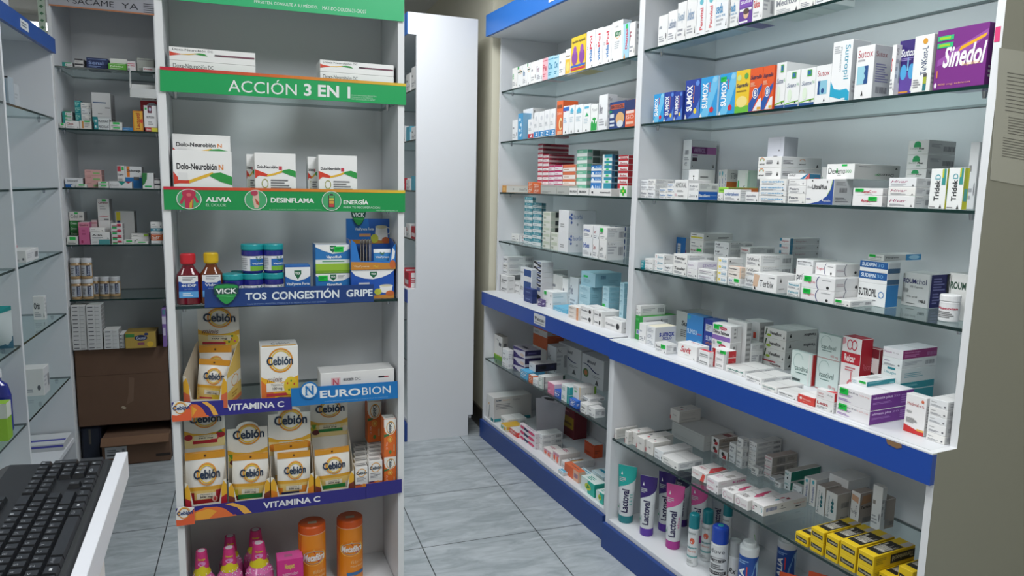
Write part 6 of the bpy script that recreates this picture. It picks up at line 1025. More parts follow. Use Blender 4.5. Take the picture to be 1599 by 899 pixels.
 'cdel': ('dcdad4', '888', 0, ['t .08 .3 .6 .7 44484c Cdel', 'B .68 .35 .9 .6 33343a 50', 'r .35 .75 .6 .95 30b858'], [], []),
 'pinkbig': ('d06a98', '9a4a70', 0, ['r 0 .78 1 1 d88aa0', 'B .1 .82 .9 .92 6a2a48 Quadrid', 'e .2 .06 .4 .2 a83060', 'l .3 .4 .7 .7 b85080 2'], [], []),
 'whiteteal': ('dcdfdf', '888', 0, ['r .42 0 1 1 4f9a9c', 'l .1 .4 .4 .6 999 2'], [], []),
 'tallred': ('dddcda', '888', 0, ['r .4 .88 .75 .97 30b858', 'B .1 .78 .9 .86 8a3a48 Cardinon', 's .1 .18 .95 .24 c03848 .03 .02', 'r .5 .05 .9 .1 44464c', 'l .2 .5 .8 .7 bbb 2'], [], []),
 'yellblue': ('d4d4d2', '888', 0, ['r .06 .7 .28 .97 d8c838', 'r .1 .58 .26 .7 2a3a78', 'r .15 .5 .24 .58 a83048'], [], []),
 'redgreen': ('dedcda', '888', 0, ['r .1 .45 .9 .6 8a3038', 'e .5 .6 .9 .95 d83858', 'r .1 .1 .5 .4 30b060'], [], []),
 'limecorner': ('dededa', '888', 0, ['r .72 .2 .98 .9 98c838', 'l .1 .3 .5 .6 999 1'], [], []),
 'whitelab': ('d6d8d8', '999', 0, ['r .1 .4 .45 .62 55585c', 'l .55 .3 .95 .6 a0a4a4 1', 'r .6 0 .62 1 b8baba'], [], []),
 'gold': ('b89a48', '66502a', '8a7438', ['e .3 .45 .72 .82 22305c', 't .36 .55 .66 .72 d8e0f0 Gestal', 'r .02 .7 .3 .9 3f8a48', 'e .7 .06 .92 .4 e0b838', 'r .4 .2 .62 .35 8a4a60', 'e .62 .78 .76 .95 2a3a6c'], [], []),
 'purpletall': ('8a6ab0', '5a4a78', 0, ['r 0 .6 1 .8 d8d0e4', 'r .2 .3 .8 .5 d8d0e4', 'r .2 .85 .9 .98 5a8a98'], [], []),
 # display stand
 'dexa': ('f3f3f2', '4a3c40', 'dadada', ['t .04 .74 .42 .9 33343a Doxa-Neurobión', 't .44 .75 .5 .89 66686c DC', 'p d84a38 0 .3 .05 .36 .13 .46 .13 .5 .05 .56 0 .66', 'p e8b848 .13 .46 .22 .46 .34 .58 .34 .64 .22 .54 .13 .5', 'p 3a9a48 .34 .5 .44 .46 .4 .62 .34 .64 .28 .58', 'r .52 .5 .99 .62 7a4a5c', 'r .52 .54 .6 .62 3a3038'], [LN], []),
 'dolon': ('f3f3f2', 'c4c8c4', 'e0e0de', ['B .06 .64 .74 .76 26262c Dolo-Neurobión', 'B .77 .64 .85 .75 e08a48 N', 'p d84030 0 .36 .1 .38 .28 .38 .28 .44 .1 .46 0 .6', 'p e8b838 .26 .38 .5 .48 .7 .56 .66 .6 .5 .54 .26 .44', 'p 2f9a48 .6 .53 .8 .42 1 .36 1 .52 .8 .6 .66 .58', 'r .08 .44 .24 .58 e8e8e8', 'l .34 .08 .96 .28 5a5a60 4', 'r .22 .06 .26 .1 777'], ['p 2f9a48 0 .4 1 .36 1 .5 0 .54'], []),
 'dolodc': ('f3f3f2', 'c4c8c4', 'e0e0de', ['B .06 .7 .56 .76 26262c Dolo-Neurobión', 'r .58 .68 .66 .75 c84050', 'p d84030 0 .5 .1 .56 .3 .54 .34 .58 .14 .64 0 .68', 'p e8b838 .28 .54 .5 .58 .7 .64 .66 .67 .5 .62 .3 .58', 'p 2f9a48 .64 .64 .84 .58 1 .54 1 .66 .84 .7 .7 .68', 'n .16 .32 .32 .5 a8a860 .2', 'l .38 .3 .92 .5 77777c 4', 'r .56 .06 .8 .09 aaa'], [], []),
 'vickpyr': ('1f62b0', '2a3a90', '3a78c0', ['p f0f2f4 0 .95 0 .7 .2 .62 .5 .56 .8 .62 1 .7 1 .95', 'p 1f6a48 .36 .86 .64 .86 .64 .76 .5 .6 .36 .76', 'B .4 .74 .6 .82 f0f4f0 VICK', 'B .04 .42 .96 .52 e4ecf4 VitaPyrena Forte', 'r .24 .24 .78 .34 d88058', 'r .1 .36 .9 .38 90b8e0'], [], []),
 'vaporub': ('2a78bc', '1f5a98', 'e8e8e8', ['r 0 .3 1 .48 e4eee8', 'r 0 .1 1 .34 9cc43c', 'r 0 0 1 .1 7aa82c', 'p f2f3f2 0 1 0 .92 .2 .8 .5 .68 .8 .72 1 .84 1 1', 'p 1f6a48 .42 .96 .6 .96 .6 .82 .51 .72 .42 .82', 'B .44 .84 .58 .91 f0f4f0 VICK', 'I .32 .5 .76 .62 f4f8fa VapoRub', 'r .2 .4 .84 .43 4a9a68', 't .24 .03 .8 .06 d8ecb0 ungüento', 'l .64 .8 .9 .94 a8acb0 3'], [], []),
 'vicktea': ('1f56b4', '2a3a90', '4a78c8', ['p f2f3f4 0 1 0 .96 .1 .8 .3 .7 .5 .67 .7 .72 .9 .84 1 .96 1 1', 'p 1f6a48 .43 .93 .6 .93 .6 .82 .515 .7 .43 .82', 'B .46 .82 .58 .88 f0f4f0 VICK', 'p c88838 .5 0 1 0 1 .14 .5 .1', 'e .65 .18 .95 .42 f0efec', 'p f0efec .65 .44 .97 .44 .94 .28 .68 .28', 'e .66 .4 .96 .48 d8d0b0', 'e .53 .12 .7 .34 c8cc48', 'e .8 .08 1 .26 c86838', 'r .17 .5 .42 .56 d0d4dc'], [], []),
 'cebminis': ('f3f2ee', 'd8d4c8', 'd8d8d6', ['p f0b428 0 0 1 0 1 .46 .7 .36 .4 .34 0 .46', 'p e07838 0 0 .4 0 .3 .2 0 .4', 'n .2 .52 .86 .97 e0962e .14 150 520', 'n .27 .56 .8 .93 ecc43a .12 20 330', 'B .16 .66 .86 .82 1f3a54 Cebión', 'i .16 .36 .56 .45 7a4a38 minis', 'r .14 .18 .62 .34 f2ece0', 'B .3 .2 .56 .26 44403c 100 mg', 't .26 .28 .58 .33 777 Vitamina C', 'r .14 .1 .7 .15 c03848', 'e .6 .1 .98 .44 e8c838', 'e .68 .3 .72 .34 c83838', 'e .78 .34 .82 .38 3a8a48', 'e .86 .28 .9 .32 c83838', 'e .72 .18 .76 .22 3a8a48', 'e .84 .18 .88 .22 d86a88', 'p 4a2a68 0 0 1 0 1 .05 .5 .08 0 .04'], [], ['t .3 .3 .8 .6 44464a Cebión', 'r .05 .05 .95 .2 e0a838']),
 'neuro': ('efeeec', 'c0bebc', 'd4d4d2', ['p c02840 0 0 1 0 1 .44 .6 .28 0 .1', 'B .3 .62 .44 .76 55565c NEUROBIÓN', 't .46 .62 .54 .74 777 DC', 'r .14 .4 .26 .78 e8c0c4', 'B .16 .44 .24 .74 d06070 N', 'r .78 .66 .86 .72 33343a', 'r .86 .67 .92 .71 c03848'], [], []),
 'cebsm': ('f0efed', 'e0dedb', 'e2e0dc', ['r 0 0 1 .28 e0682e', 'e .5 .06 .86 .3 e8943a', 'r .08 .36 .92 .6 e2e2e2', 'l .12 .4 .88 .58 8a8a8e 4', 'n .16 .6 .86 .94 e0a23a .14 160 520', 'B .08 .7 .94 .82 3a4a58 Cebión', 'r 0 .26 .4 .3 5a3a68'], [], ['r .1 .3 .9 .44 55565a', 'r .1 .62 .9 .74 8a8a8c']),
 'cebor': ('e2702e', 'c85a24', 'e4e2de', ['e .04 .58 .98 .98 f0efe8', 'r .0 .78 1 1 f0efe8', 'p 3a7a48 0 .52 .4 .56 .4 .6 0 .6', 'n .2 .6 .9 .94 e0a23a .14 160 520', 'D .4 .62 .66 .92 33424e Cebión', 'n .3 .38 .72 .54 f0b048 .3', 'e .42 .42 .6 .5 f0c868', 'd .16 .2 .3 .4 f6d8c8 Vit C', 'e .4 .08 .62 .18 5a8a48', 'r .78 .14 .88 .32 d8a878'], [], ['r .2 .3 .9 .5 a8a49c']),
}
def design(code, seed):
    r2 = random.Random(seed)
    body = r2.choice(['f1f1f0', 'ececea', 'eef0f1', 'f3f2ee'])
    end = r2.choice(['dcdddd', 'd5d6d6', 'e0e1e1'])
    k = code.split(':')
    small = 'l .1 .12 .7 .34 %s %d' % (r2.choice(['a8aab0', 'b4b6ba', '9a9ca4']), r2.choice([2, 3]))
    endm = ['l .08 .3 .6 .75 %s 3' % r2.choice(['a8aab0', 'b8babd']), 'b .68 .25 .93 .7 8a8c92']
    if k[0] == 'X':
        if k[1] == 'foot':
            return ('f2f3f3', 'dcdedf', 0, ['r 0 .02 1 .24 ' + k[2], 'V .4 .06 .8 .2 ffffff N', 'e .3 .66 .7 .84 d8dade', 'l .1 .4 .8 .55 b8bcc0 3'], [LN], [])
        return X[k[1]]
    if k[0] == 'L': return (body, end, 0, ['l .1 .52 .55 .7 %s 1' % k[1], small, 'e .8 .2 .9 .4 6a6a70'], endm, [])
    c = k[1]; txt = k[2] if len(k) > 2 else ''
    if k[0] in 'TI':
        F = ['%s .08 .46 %.2f .74 %s %s' % ('B' if k[0] == 'T' else 'i', min(.92, .2 + .1 * len(txt)), c, txt), small]
        if len(k) > 3: F.append('t .08 .34 .8 .43 %s %s' % (c, k[3]))
        F.append('p 555 .86 .1 .94 .1 .9 .3')
        return (body, end, 0, F, endm + ['t .08 .8 .5 .93 %s %s' % ('999', txt)], [])
    if k[0] == 'V': return (body, end, 0, ['V .4 .14 .72 .72 %s %s' % (c, txt), 'e .3 .8 .7 .95 58b8c8', 'l .1 .04 .5 .1 aaa 1'], endm, [])
    if k[0] == 'B':
        fg = k[2]; txt = k[3].strip()
        F = ['l .1 .14 .7 .32 %s 2' % fg, 'r .06 .86 .94 .9 ' + fg]
        if txt: F.append('B .1 .42 .8 .72 %s %s' % (fg, txt))
        return (c, c, 0, F, ['l .1 .3 .7 .6 %s 2' % fg], [])
    return (body, end, 0, [small], endm, [])

def frame_w(fr, x, y, z=0.0):
    ox, oy, a = FRAMES[fr]
    return (ox + math.cos(a) * x - math.sin(a) * y, oy + math.sin(a) * x + math.cos(a) * y, z)
STK = M('19c548', 0.45)
def carton(fr, x, y, z, w, d, h, code, label, group, sticker=0, seed=0, category='medicine box', name=None, rot=0.0):
    name = name or ('vitamin_box' if fr == 'E' else 'upright_medicine_box' if h > 1.15 * w else 'slim_medicine_box' if h < .022 else 'medicine_box')
    base, side, top, F, S, T = design(code, seed)
    mb = MB(); hw, hd = w / 2, d / 2; e = min(0.0008, h * .06, w * .06)
    mb.cbox(-hw, -hd, 0, hw, hd, h, e, M(base))
    eps = 0.00012
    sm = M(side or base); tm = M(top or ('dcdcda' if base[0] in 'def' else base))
    q = lambda s: min(max(s, 0.004), 0.996)
    fm = lambda u, v, o: (-hw + q(u) * w, -hd - o, q(v) * h)
    sf = lambda u, v, o: (hw + o, -hd + q(u) * d, q(v) * h)
    tf = lambda u, v, o: (-hw + q(u) * w, -hd + q(v) * d, h + o)
    b = e * 1.1
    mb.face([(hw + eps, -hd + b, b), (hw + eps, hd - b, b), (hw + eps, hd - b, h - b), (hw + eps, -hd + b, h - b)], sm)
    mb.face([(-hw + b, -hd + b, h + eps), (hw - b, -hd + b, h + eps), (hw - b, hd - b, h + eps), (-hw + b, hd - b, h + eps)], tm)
    ops_to(mb, F, fm); ops_to(mb, S, sf); ops_to(mb, T + ['r .02 .46 .98 .475 a8a8a6'] if d > .05 and h < .05 else T, tf)
    o = mb.build(name, loc=frame_w(fr, x, y, z), rz=FRAMES[fr][2] + math.radians(rot))
    tag(o, label, category, group)
    if sticker:
        sb = MB(); sw = min(0.026, w * .4); sh = min(0.016, h * .42); sx = -hw + w * (.08 if seed % 3 else .55); sz = h * .93 - sh
        sb.cbox(sx, -hd - .0016, sz, sx + sw, -hd - .0011, sz + sh, .0001, STK)
        ops_to(sb, ['l .1 .3 .9 .8 0a8a34 2'], lambda u, v, q: (sx + u * sw, -hd - .0016 - q, sz + v * sh))
        sb.build('price_sticker', parent=o, label='bright green price sticker')
    return o
# ------------------------------------------------------------------ the room
def struct(name, mb, **kw):
    o = mb.build(name, **kw); o['kind'] = 'structure'; return o
def tile_material():
    m = bpy.data.materials.new('grey_marbled_tiles'); m.use_nodes = True; nt = m.node_tree; b = nt.nodes['Principled BSDF']
    N = nt.nodes.new; Lk = nt.links.new
    tc = N('ShaderNodeTexCoord'); mp = N('ShaderNodeMapping'); mp.inputs['Location'].default_value = (-0.114, -0.236, 0)
    br = N('ShaderNodeTexBrick'); br.offset = 0; br.inputs['Scale'].default_value = 1; br.inputs['Brick Width'].default_value = 0.5; br.inputs['Row Height'].default_value = 0.5
    br.inputs['Mortar Size'].default_value = 0.0022; br.inputs['Mortar Smooth'].default_value = 0.1; br.inputs['Mortar'].default_value = (*rgb('3c4043'), 1)
    mp2 = N('ShaderNodeMapping'); mp2.inputs['Rotation'].default_value = (0, 0, 0.5); mp2.inputs['Scale'].default_value = (1, 3.2, 1)
    n1 = N('ShaderNodeTexNoise'); n1.inputs['Scale'].default_value = 5.5; n1.inputs['Detail'].default_value = 8; n1.inputs['Roughness'].default_value = .62; n1.inputs['Distortion'].default_value = 1.2
    cr = N('ShaderNodeValToRGB'); e = cr.color_ramp.elements
    e[0].position = .36; e[0].color = (*rgb('99a2a6'), 1); e[1].position = .66; e[1].color = (*rgb('bcc3c7'), 1); q = e.new(.5); q.color = (*rgb('abb3b7'), 1)
    Lk(tc.outputs['Object'], mp.inputs['Vector']); Lk(mp.outputs[0], br.inputs['Vector']); Lk(tc.outputs['Object'], mp2.inputs['Vector']); Lk(mp2.outputs[0], n1.inputs['Vector'])
    Lk(n1.outputs['Fac'], cr.inputs[0]); Lk(cr.outputs[0], br.inputs['Color1']); Lk(cr.outputs[0], br.inputs['Color2']); Lk(br.outputs['Color'], b.inputs['Base Color'])
    b.inputs['Roughness'].default_value = 0.32
    return m
WALL = M('d9d6cc', 0.8, noise=.03, scale=3); WALLB = M('dcd8c4', 0.75, noise=.03, scale=3)
WHITE = M('dfe1e4', 0.42, noise=.012, scale=6); EDGE = M('e6e8ea', 0.4); BLUE = M('1b4aa6', 0.38); GREIGE = M('949489', 0.5, noise=.02, scale=4)
mb = MB(); mb.box(-3.2, -2.2, -.1, 2.6, 8.2, 0, tile_material()); struct('floor', mb)
mb = MB(); mb.box(-3.2, -2.2, 2.78, 2.6, 8.2, 2.9, M('e6e6e2', .85)); struct('ceiling', mb)
mb = MB(); mb.box(-3.3, -2.2, 0, -3.2, 8.2, 2.8, WALL); struct('wall_left', mb)
mb = MB(); mb.box(-3.2, 8.2, 0, 2.6, 8.3, 2.8, WALL); struct('wall_back', mb)
mb = MB(); mb.box(-3.2, -2.3, 0, 2.6, -2.2, 2.8, WALL); struct('wall_front', mb)
oA = FRAMES['A']
mb = MB(); mb.box(-1.36, .515, 0, 4.6, .6, 2.8, WALLB); struct('wall_right', mb, loc=(oA[0], oA[1], 0), rz=oA[2])
mb = MB(); mb.box(1.284, 4.0, 0, 2.6, 8.2, 2.8, WALLB); struct('wall_alcove', mb)
mb = MB(); mb.box(1.272, 3.992, 0, 1.284, 8.1, .12, M('4a443c', .35, noise=.25, scale=25)); struct('baseboard_alcove', mb)

# ------------------------------------------------------------------ cabinets
CHROME = M('b8bcc0', .25, 1.0)
def glass_shelf(parent, x0, x1, y0, y1, ztop, label=None, pegs=((.03, .05), (.97, .05))):
    mb = MB(); ed = M('16302f', .12)
    mb.box(x0, y0, ztop - .008, x1, y1, ztop, ed, top=GLASS, bottom=GLASS)
    s = mb.build('glass_shelf', parent=parent)
    for u, dy in pegs:
        pb = MB(); px = x0 + (x1 - x0) * u
        pb.loft([(ztop - .024, .004, .004), (ztop - .012, .006, .006), (ztop - .0082, .007, .007)], CHROME, c=(px, y0 + dy), n=12)
        pb.build('shelf_peg', parent=s)
    return s
def cabinet(name, label, fr, x0, x1, D, sb, zc, zh0, zt, shelves, zlow, zbase, near_mat=None, notch=False, pb=.014):
    ox, oy, a = fr
    root = thing(name, label, 'cabinet', (ox, oy, 0), a, 'white pharmacy cabinets')
    t = .018
    prof = [(.002, 0), (D - .028, 0), (D - .028, .124), (D, .124), (D, zt), (.002, zt), (.002, zh0), (sb, zh0), (sb, zc), (.002, zc)] if notch else [(.002, 0), (D, 0), (D, zt), (.002, zt), (.002, zh0), (sb, zh0), (sb, zc), (.002, zc)]
    for i, (a0, a1) in enumerate(((x0, x0 + t), (x1 - t, x1))):
        mb = MB(); mb.prism_x(prof, a0, a1, EDGE, WHITE, (near_mat if (i == 1 and near_mat) else WHITE))
        kw = {}
        if i == 1 and near_mat: kw['label'] = 'grey-green outer end panel'
        mb.build('side_panel', parent=root, **kw)
    xi0, xi1 = x0 + t + .0005, x1 - t - .0005
    mb = MB(); mb.box(xi0, D - .016, .1, xi1, D - .004, zt - .02, WHITE); mb.build('back_panel', parent=root)
    mb = MB(); mb.box(xi0, .004, zc - .018, xi1, D - .0165, zc, WHITE, front=EDGE); mb.build('counter_top', parent=root)
    mb = MB(); mb.box(x0, -pb, zc - .078, x1, .0015, zc - .0035, BLUE); mb.box(x0, -pb, zc - .0034, x1, .0015, zc, EDGE); o = mb.build('counter_band', parent=root, label='royal blue counter band')
    mb = MB(); mb.box(xi0, .004, zbase - .018, xi1, D - .0165, zbase, WHITE, front=EDGE); mb.build('base_board', parent=root)
    mb = MB(); mb.box(x0, -.014, 0.001, x1, .0015, zbase - .017, M('1b3f86', .4)); mb.build('plinth', parent=root, label='dark blue plinth')
    mb = MB(); mb.box(xi0, .004, zh0, xi1, D - .0165, zh0 + .016, WHITE); mb.build('top_board', parent=root)
    mb = MB(); mb.box(x0, -pb, zh0, x1, .0015, zt, M('2b72c8', .4)); hb = mb.build('header_band', parent=root, label='bright blue header band')
    for z in shelves: glass_shelf(root, xi0 + .001, xi1 - .001, sb + .004, D - .018, z)
    if zlow: glass_shelf(root, xi0 + .001, xi1 - .001, .006, D - .018, zlow)
    return root, hb
zsA = [SHELF[k][1] for k in ('A1', 'A2', 'A3', 'A4')]
cabA, hA = cabinet('pharmacy_cabinet', 'white wall cabinet', FRAMES['A'], -.045, 1.305, .44, .074, .876, 2.28, 2.39, zsA, .471, .125, near_mat=GREIGE)
cabA['label'] = 'white wall cabinet whose grey-green end panel carries the paper notice'
cabB, hB = cabinet('pharmacy_cabinet', 'white wall cabinet next to the beige corner, crimson and teal cartons on it', FRAMES['B'], -1.405, -.03, .44, .074, .870, 2.281, 2.393, zsA, .478, .125)
U_FR = (0.79727, 3.97465, math.radians(271.8))
cabU, hU = cabinet('pharmacy_cabinet', 'white cabinet seen end-on, slotted panel behind the display stand', U_FR, -1.30, 0.0, .396, .05, .888, 2.264, 2.377, zsA, .475, .125, notch=True, pb=.001)
def stick(parent, name, x0, z0, x1, z1, col, ops, label, y=-.0155):
    mb = MB(); mb.box(x0, y, z0, x1, y + .0011, z1, M(col))
    ops_to(mb, ops, lambda u, v, o: (x0 + u * (x1 - x0), y - o, z0 + v * (z1 - z0)))
    return mb.build(name, parent=parent, label=label)
stick(hB, 'name_sticker', -.652, 2.300, -.53, 2.340, 'ececee', ['l .1 .2 .9 .8 66707a 2'], 'white name sticker')
bandB = [c for c in cabB.children if c.name.startswith('counter_band')][0]
stick(bandB, 'name_sticker', -.72, .806, -.60, .858, 'd8dadc', ['p 33343a .06 .7 .16 .3 .26 .7', 'B .3 .36 .94 .62 55585e MEDICAMEX', 'r .08 .16 .92 .22 8a8c90'], 'white name sticker with a dark mark')
bandA = [c for c in cabA.children if c.name.startswith('counter_band')][0]
mb = MB(); mb.prism_y([(1.185, .872), (1.19, .861), (1.215, .858), (1.228, .864), (1.226, .872)], -.0152, -.0142, M('8a6a4a', .8)); mb.build('chipped_edge', parent=bandA, label='brown chipped patch')
sideA = [c for c in cabA.children if c.name.startswith('side_panel')][1]
mb = MB(); mb.box(1.2885, .0735 - .0006, 1.805, 1.3, .0735, 1.837, M('e0407a')); mb.build('pink_tag', parent=sideA, label='pink square tag')
# notice taped on the end panel
mb = MB(); q = SG['notice']
pf = lambda u, v, o: (1.3062 + o, q[0][0] * (1 - u) * v + q[1][0] * (1 - u) * (1 - v) + q[2][0] * u * (1 - v) + q[3][0] * u * v, q[0][1] * (1 - u) * v + q[1][1] * (1 - u) * (1 - v) + q[2][1] * u * (1 - v) + q[3][1] * u * v)
P = [pf(0, 0, 0), pf(1, 0, 0), pf(1, 1, 0), pf(0, 1, 0)]; PM = M('b4b4aa', .7)
mb.face(P, PM); mb.face([(x - .0007, y, z) for x, y, z in P][::-1], PM)
for i in range(4):
    a_, b_ = P[i], P[(i + 1) % 4]; mb.face([a_, (a_[0] - .0007, a_[1], a_[2]), (b_[0] - .0007, b_[1], b_[2]), b_], PM)
r3 = random.Random(4); yv = .83
for i in range(26):
    wv = r3.choice([.55, .62, .35, .6]); st_ = .14 if i < 11 else (.2 if i < 18 else .14)
    ops_to(mb, ['r %.3f %.4f %.3f %.4f 6a6a66' % (st_, yv - .006, st_ + wv, yv)], pf); yv -= .028 if i < 11 else .02
    if i in (10, 17): yv -= .02
o = mb.build('paper_notice', loc=(oA[0], oA[1], 0), rz=oA[2])
tag(o, 'printed paper notice taped on the grey-green end panel', 'notice')

# side cabinet (faces the aisle) and back-wall cabinet
def open_cabinet(name, label, fr, xs, D, z0, zt, shelves, shallow_base, header=None):
    ox, oy, a = fr
    root = thing(name, label, 'cabinet', (ox, oy, 0), a, 'white pharmacy cabinets')
    for x in xs:
        mb = MB(); mb.box(x, 0, 0, x + .018, D, zt, WHITE, front=EDGE); mb.build('side_panel', parent=root)
    mb = MB(); mb.box(xs[0], D + .0005, 0.02, xs[-1] + .018, D + .012, zt, WHITE); mb.build('back_panel', parent=root)
    for i in range(len(xs) - 1):
        A_, B_ = xs[i] + .0185, xs[i + 1] - .0005
        for z in shelves: glass_shelf(root, A_, B_, .004, D - .002, z)
        if shallow_base:
            mb = MB(); mb.box(A_, .004, shallow_base - .018, B_, D - .001, shallow_base, WHITE); mb.build('base_board', parent=root)
        mb = MB(); mb.box(A_, .004, zt - .02, B_, D - .001, zt - .002, WHITE); mb.build('top_board', parent=root)
    if header:
        mb = MB(); mb.box(xs[0], -.016, header[0], xs[-1] + .018, -.0005, header[1], M(header[2], .4)); mb.build('header_band', parent=root, label='blue header band')
    return root
cabS = open_cabinet('pharmacy_cabinet', 'white side cabinet with blue header, mostly empty glass shelves', FRAMES['S'], (-1.36, -.69, -.018), .34, 0, 2.045, (1.718, 1.422, 1.147, .873, .585), .30, (1.985, 2.045, '24509a'))
cabL = open_cabinet('pharmacy_cabinet', 'white back-wall cabinet with brown cartons at its foot', FRAMES['L'], (.022, .478), .39, 0, 2.42, (1.995, 1.703, 1.418, 1.137, .86), None)
hbS = [c for c in cabS.children if c.name.startswith('header_band')][0]
stick(hbS, 'name_sticker', -.50, 1.998, -.40, 2.03, 'd4d8da', ['l .1 .2 .9 .8 66707a 2'], 'pale name sticker', y=-.0172)

# ------------------------------------------------------------------ display stand with its signs
oE = FRAMES['E']
st = thing('display_stand', 'tall white display stand hung with coloured shelf signs', 'display stand', (oE[0], oE[1], 0), oE[2])
for a0, a1 in ((-.287, -.269), (.326, .344)):
    mb = MB(); mb.box(a0, 0, 0, a1, .247, 2.12, WHITE, front=EDGE); mb.build('side_panel', parent=st)
mb = MB(); mb.box(-.2685, .235, .02, .3255, .247, 2.12, WHITE); mb.build('back_panel', parent=st)
for k in ('E1', 'E2', 'E3', 'E4', 'E5'): glass_shelf(st, -.268, .325, .002, .2345, SHELF[k][1])
mb = MB(); mb.box(-.268, .004, .212, .325, .2345, .23, WHITE, front=EDGE); mb.build('floor_board', parent=st)
mb = MB(); mb.box(-.268, .004, 0, .325, .02, .2115, WHITE); mb.build('plinth', parent=st)
mb = MB(); mb.box(-.268, .002, 2.0, .325, .2345, 2.018, WHITE); mb.build('top_board', parent=st)
def sign(key, y, base, ops, label, thick=.002, lettering=(), fr=None, name='shelf_sign'):
    """flat printed board standing at local depth y; ops in its own 0..1 face"""
    fr = fr or oE; q = SG[key]
    tl, bl, br, tr = q
    def fm(u, v, o):
        x = (tl[0] * (1 - u) + tr[0] * u) * v + (bl[0] * (1 - u) + br[0] * u) * (1 - v)
        z = (tl[1] * (1 - u) + tr[1] * u) * v + (bl[1] * (1 - u) + br[1] * u) * (1 - v)
        return (x, y - o, z)
    mb = MB(); mb.prism_y([bl, br, tr, tl], y, y + thick, M(base, .4))
    ops_to(mb, ops, fm, sub=1)
    o = mb.build(name, loc=(fr[0], fr[1], 0), rz=fr[2])
    tag(o, label, 'sign', 'signs on the display stand' if fr is oE else None)
    if lettering:
        lb = MB(); ops_to(lb, lettering, fm, start=len(ops)); lb.build('lettering', parent=o, label='white lettering')
    return o, fm
def ramp_ops(x0, x1, y0, y1, c0, c1, n):
    r = []
    for i in range(n):
        t = i / (n - 1); a = [int(int(c0[k:k + 2], 16) * (1 - t) + int(c1[k:k + 2], 16) * t) for k in (0, 2, 4)]
        r.append('r %.4f %.3f %.4f %.3f %02x%02x%02x' % (x0 + (x1 - x0) * i / n, y0, x0 + (x1 - x0) * (i + 1) / n, y1, *a))
    return r
GRN = '1fa35c'
sign('top', -.006, '35b878', [], 'green header sign at the top of the display stand', lettering=['t .36 .1 .62 .18 e8f4ee PERSISTEN. CONSULTE A SU MÉDICO.', 't .64 .09 .83 .17 e8f4ee MAT-DO-DOLON-21-G0207'])
sign('accion', -.006, GRN, [], 'green sign reading ACCIÓN 3 EN 1', lettering=['t .254 .14 .527 .77 e8ecea ACCIÓN', 'B .556 .15 .752 .69 e8ecea 3 EN 1', 't .757 .28 .866 .35 b8e0c8 SI LOS SÍNTOMAS PERSISTEN', 't .757 .19 .85 .26 b8e0c8 CONSULTE A SU MÉDICO', 't .757 .1 .86 .17 b8e0c8 MAT-DO-DOLON-21-G0207'])
def stripe(key, y, v0, v1):
    q = SG[key]; tl, bl, br, tr = q; mb = MB()
    for i in range(24):
        t = i / 23.0
        if t < .5: c0, c1, s = (200, 40, 62), (216, 120, 50), t / .5
        else: c0, c1, s = (216, 120, 50), (222, 190, 60), (t - .5) / .5
        col = '%02x%02x%02x' % tuple(int(c0[k] + (c1[k] - c0[k]) * s) for k in range(3))
        def P(u, v): return ((tl[0] * (1 - u) + tr[0] * u) * v + (bl[0] * (1 - u) + br[0] * u) * (1 - v), y, (tl[1] * (1 - u) + tr[1] * u) * v + (bl[1] * (1 - u) + br[1] * u) * (1 - v))
        mb.face([P(i / 24, v0), P((i + 1) / 24, v0), P((i + 1) / 24, v1), P(i / 24, v1)], M(col, .4))
    return mb
for key in ('accion', 'alivia'):
    if key == 'alivia':
        so, fm = sign('alivia', -.006, '1c9550', [], 'green sign reading ALIVIA, DESINFLAMA and ENERGÍA', lettering=['B .158 .36 .257 .57 eef2ee ALIVIA', 't .158 .16 .236 .28 c8e8d4 EL DOLOR', 'B .415 .36 .595 .58 eef2ee DESINFLAMA', 'B .722 .32 .832 .56 eef2ee ENERGÍA', 't .722 .14 .884 .26 c8e8d4 PARA TU RECUPERACIÓN', 't .408 .04 .628 .09 a8d8b8 SI LOS SÍNTOMAS PERSISTEN, CONSULTE A SU MÉDICO', 't .868 .03 .964 .08 c8e8d4 MAT-DO-DOLON-21'])
        icons = [(.0465, .142, ['e .22 .55 .78 .98 b83050', 'p b83050 .12 .3 .3 .75 .7 .78 .9 .35 .8 .3 .68 .6 .66 .04 .34 .04 .32 .5 .22 .25', 'p c8a838 .5 .04 .6 .04 .64 .5 .52 .3', 'e .4 .62 .6 .8 d86a70']), (.309, .4, ['p d8b8a8 .4 .95 .62 .95 .66 .5 .6 .08 .44 .08 .36 .5', 'e .28 .7 .6 1.0 b04058', 'p b8503c .46 .6 .62 .4 .66 .2 .52 .3']), (.628, .712, ['r .34 .16 .66 .78 4a3a44', 'r .42 .78 .58 .86 4a3a44', 'r .38 .2 .62 .34 c84848', 'r .38 .36 .62 .5 d8a048', 'r .38 .52 .62 .64 c8c858', 'r .38 .66 .62 .76 5ab868'])]
        for u0, u1, ops in icons:
            ib = MB(); g = lambda u, v, o, u0=u0, u1=u1: fm(u0 + (u1 - u0) * u, .03 + v * .88, o + .0009)
            ops_to(ib, ['e 0 0 1 1 4aa870'] + ops + ['n 0 0 1 1 e4ece6 .06'], g); ib.build('round_icon', parent=so, label='round picture icon with white rim')
    else:
        so = [o for o in bpy.data.objects if o.get('label') == 'green sign reading ACCIÓN 3 EN 1'][0]
    stripe(key, -.0067, .87, 1.0).build('ramp_stripe', parent=so, label='red to yellow stripe')
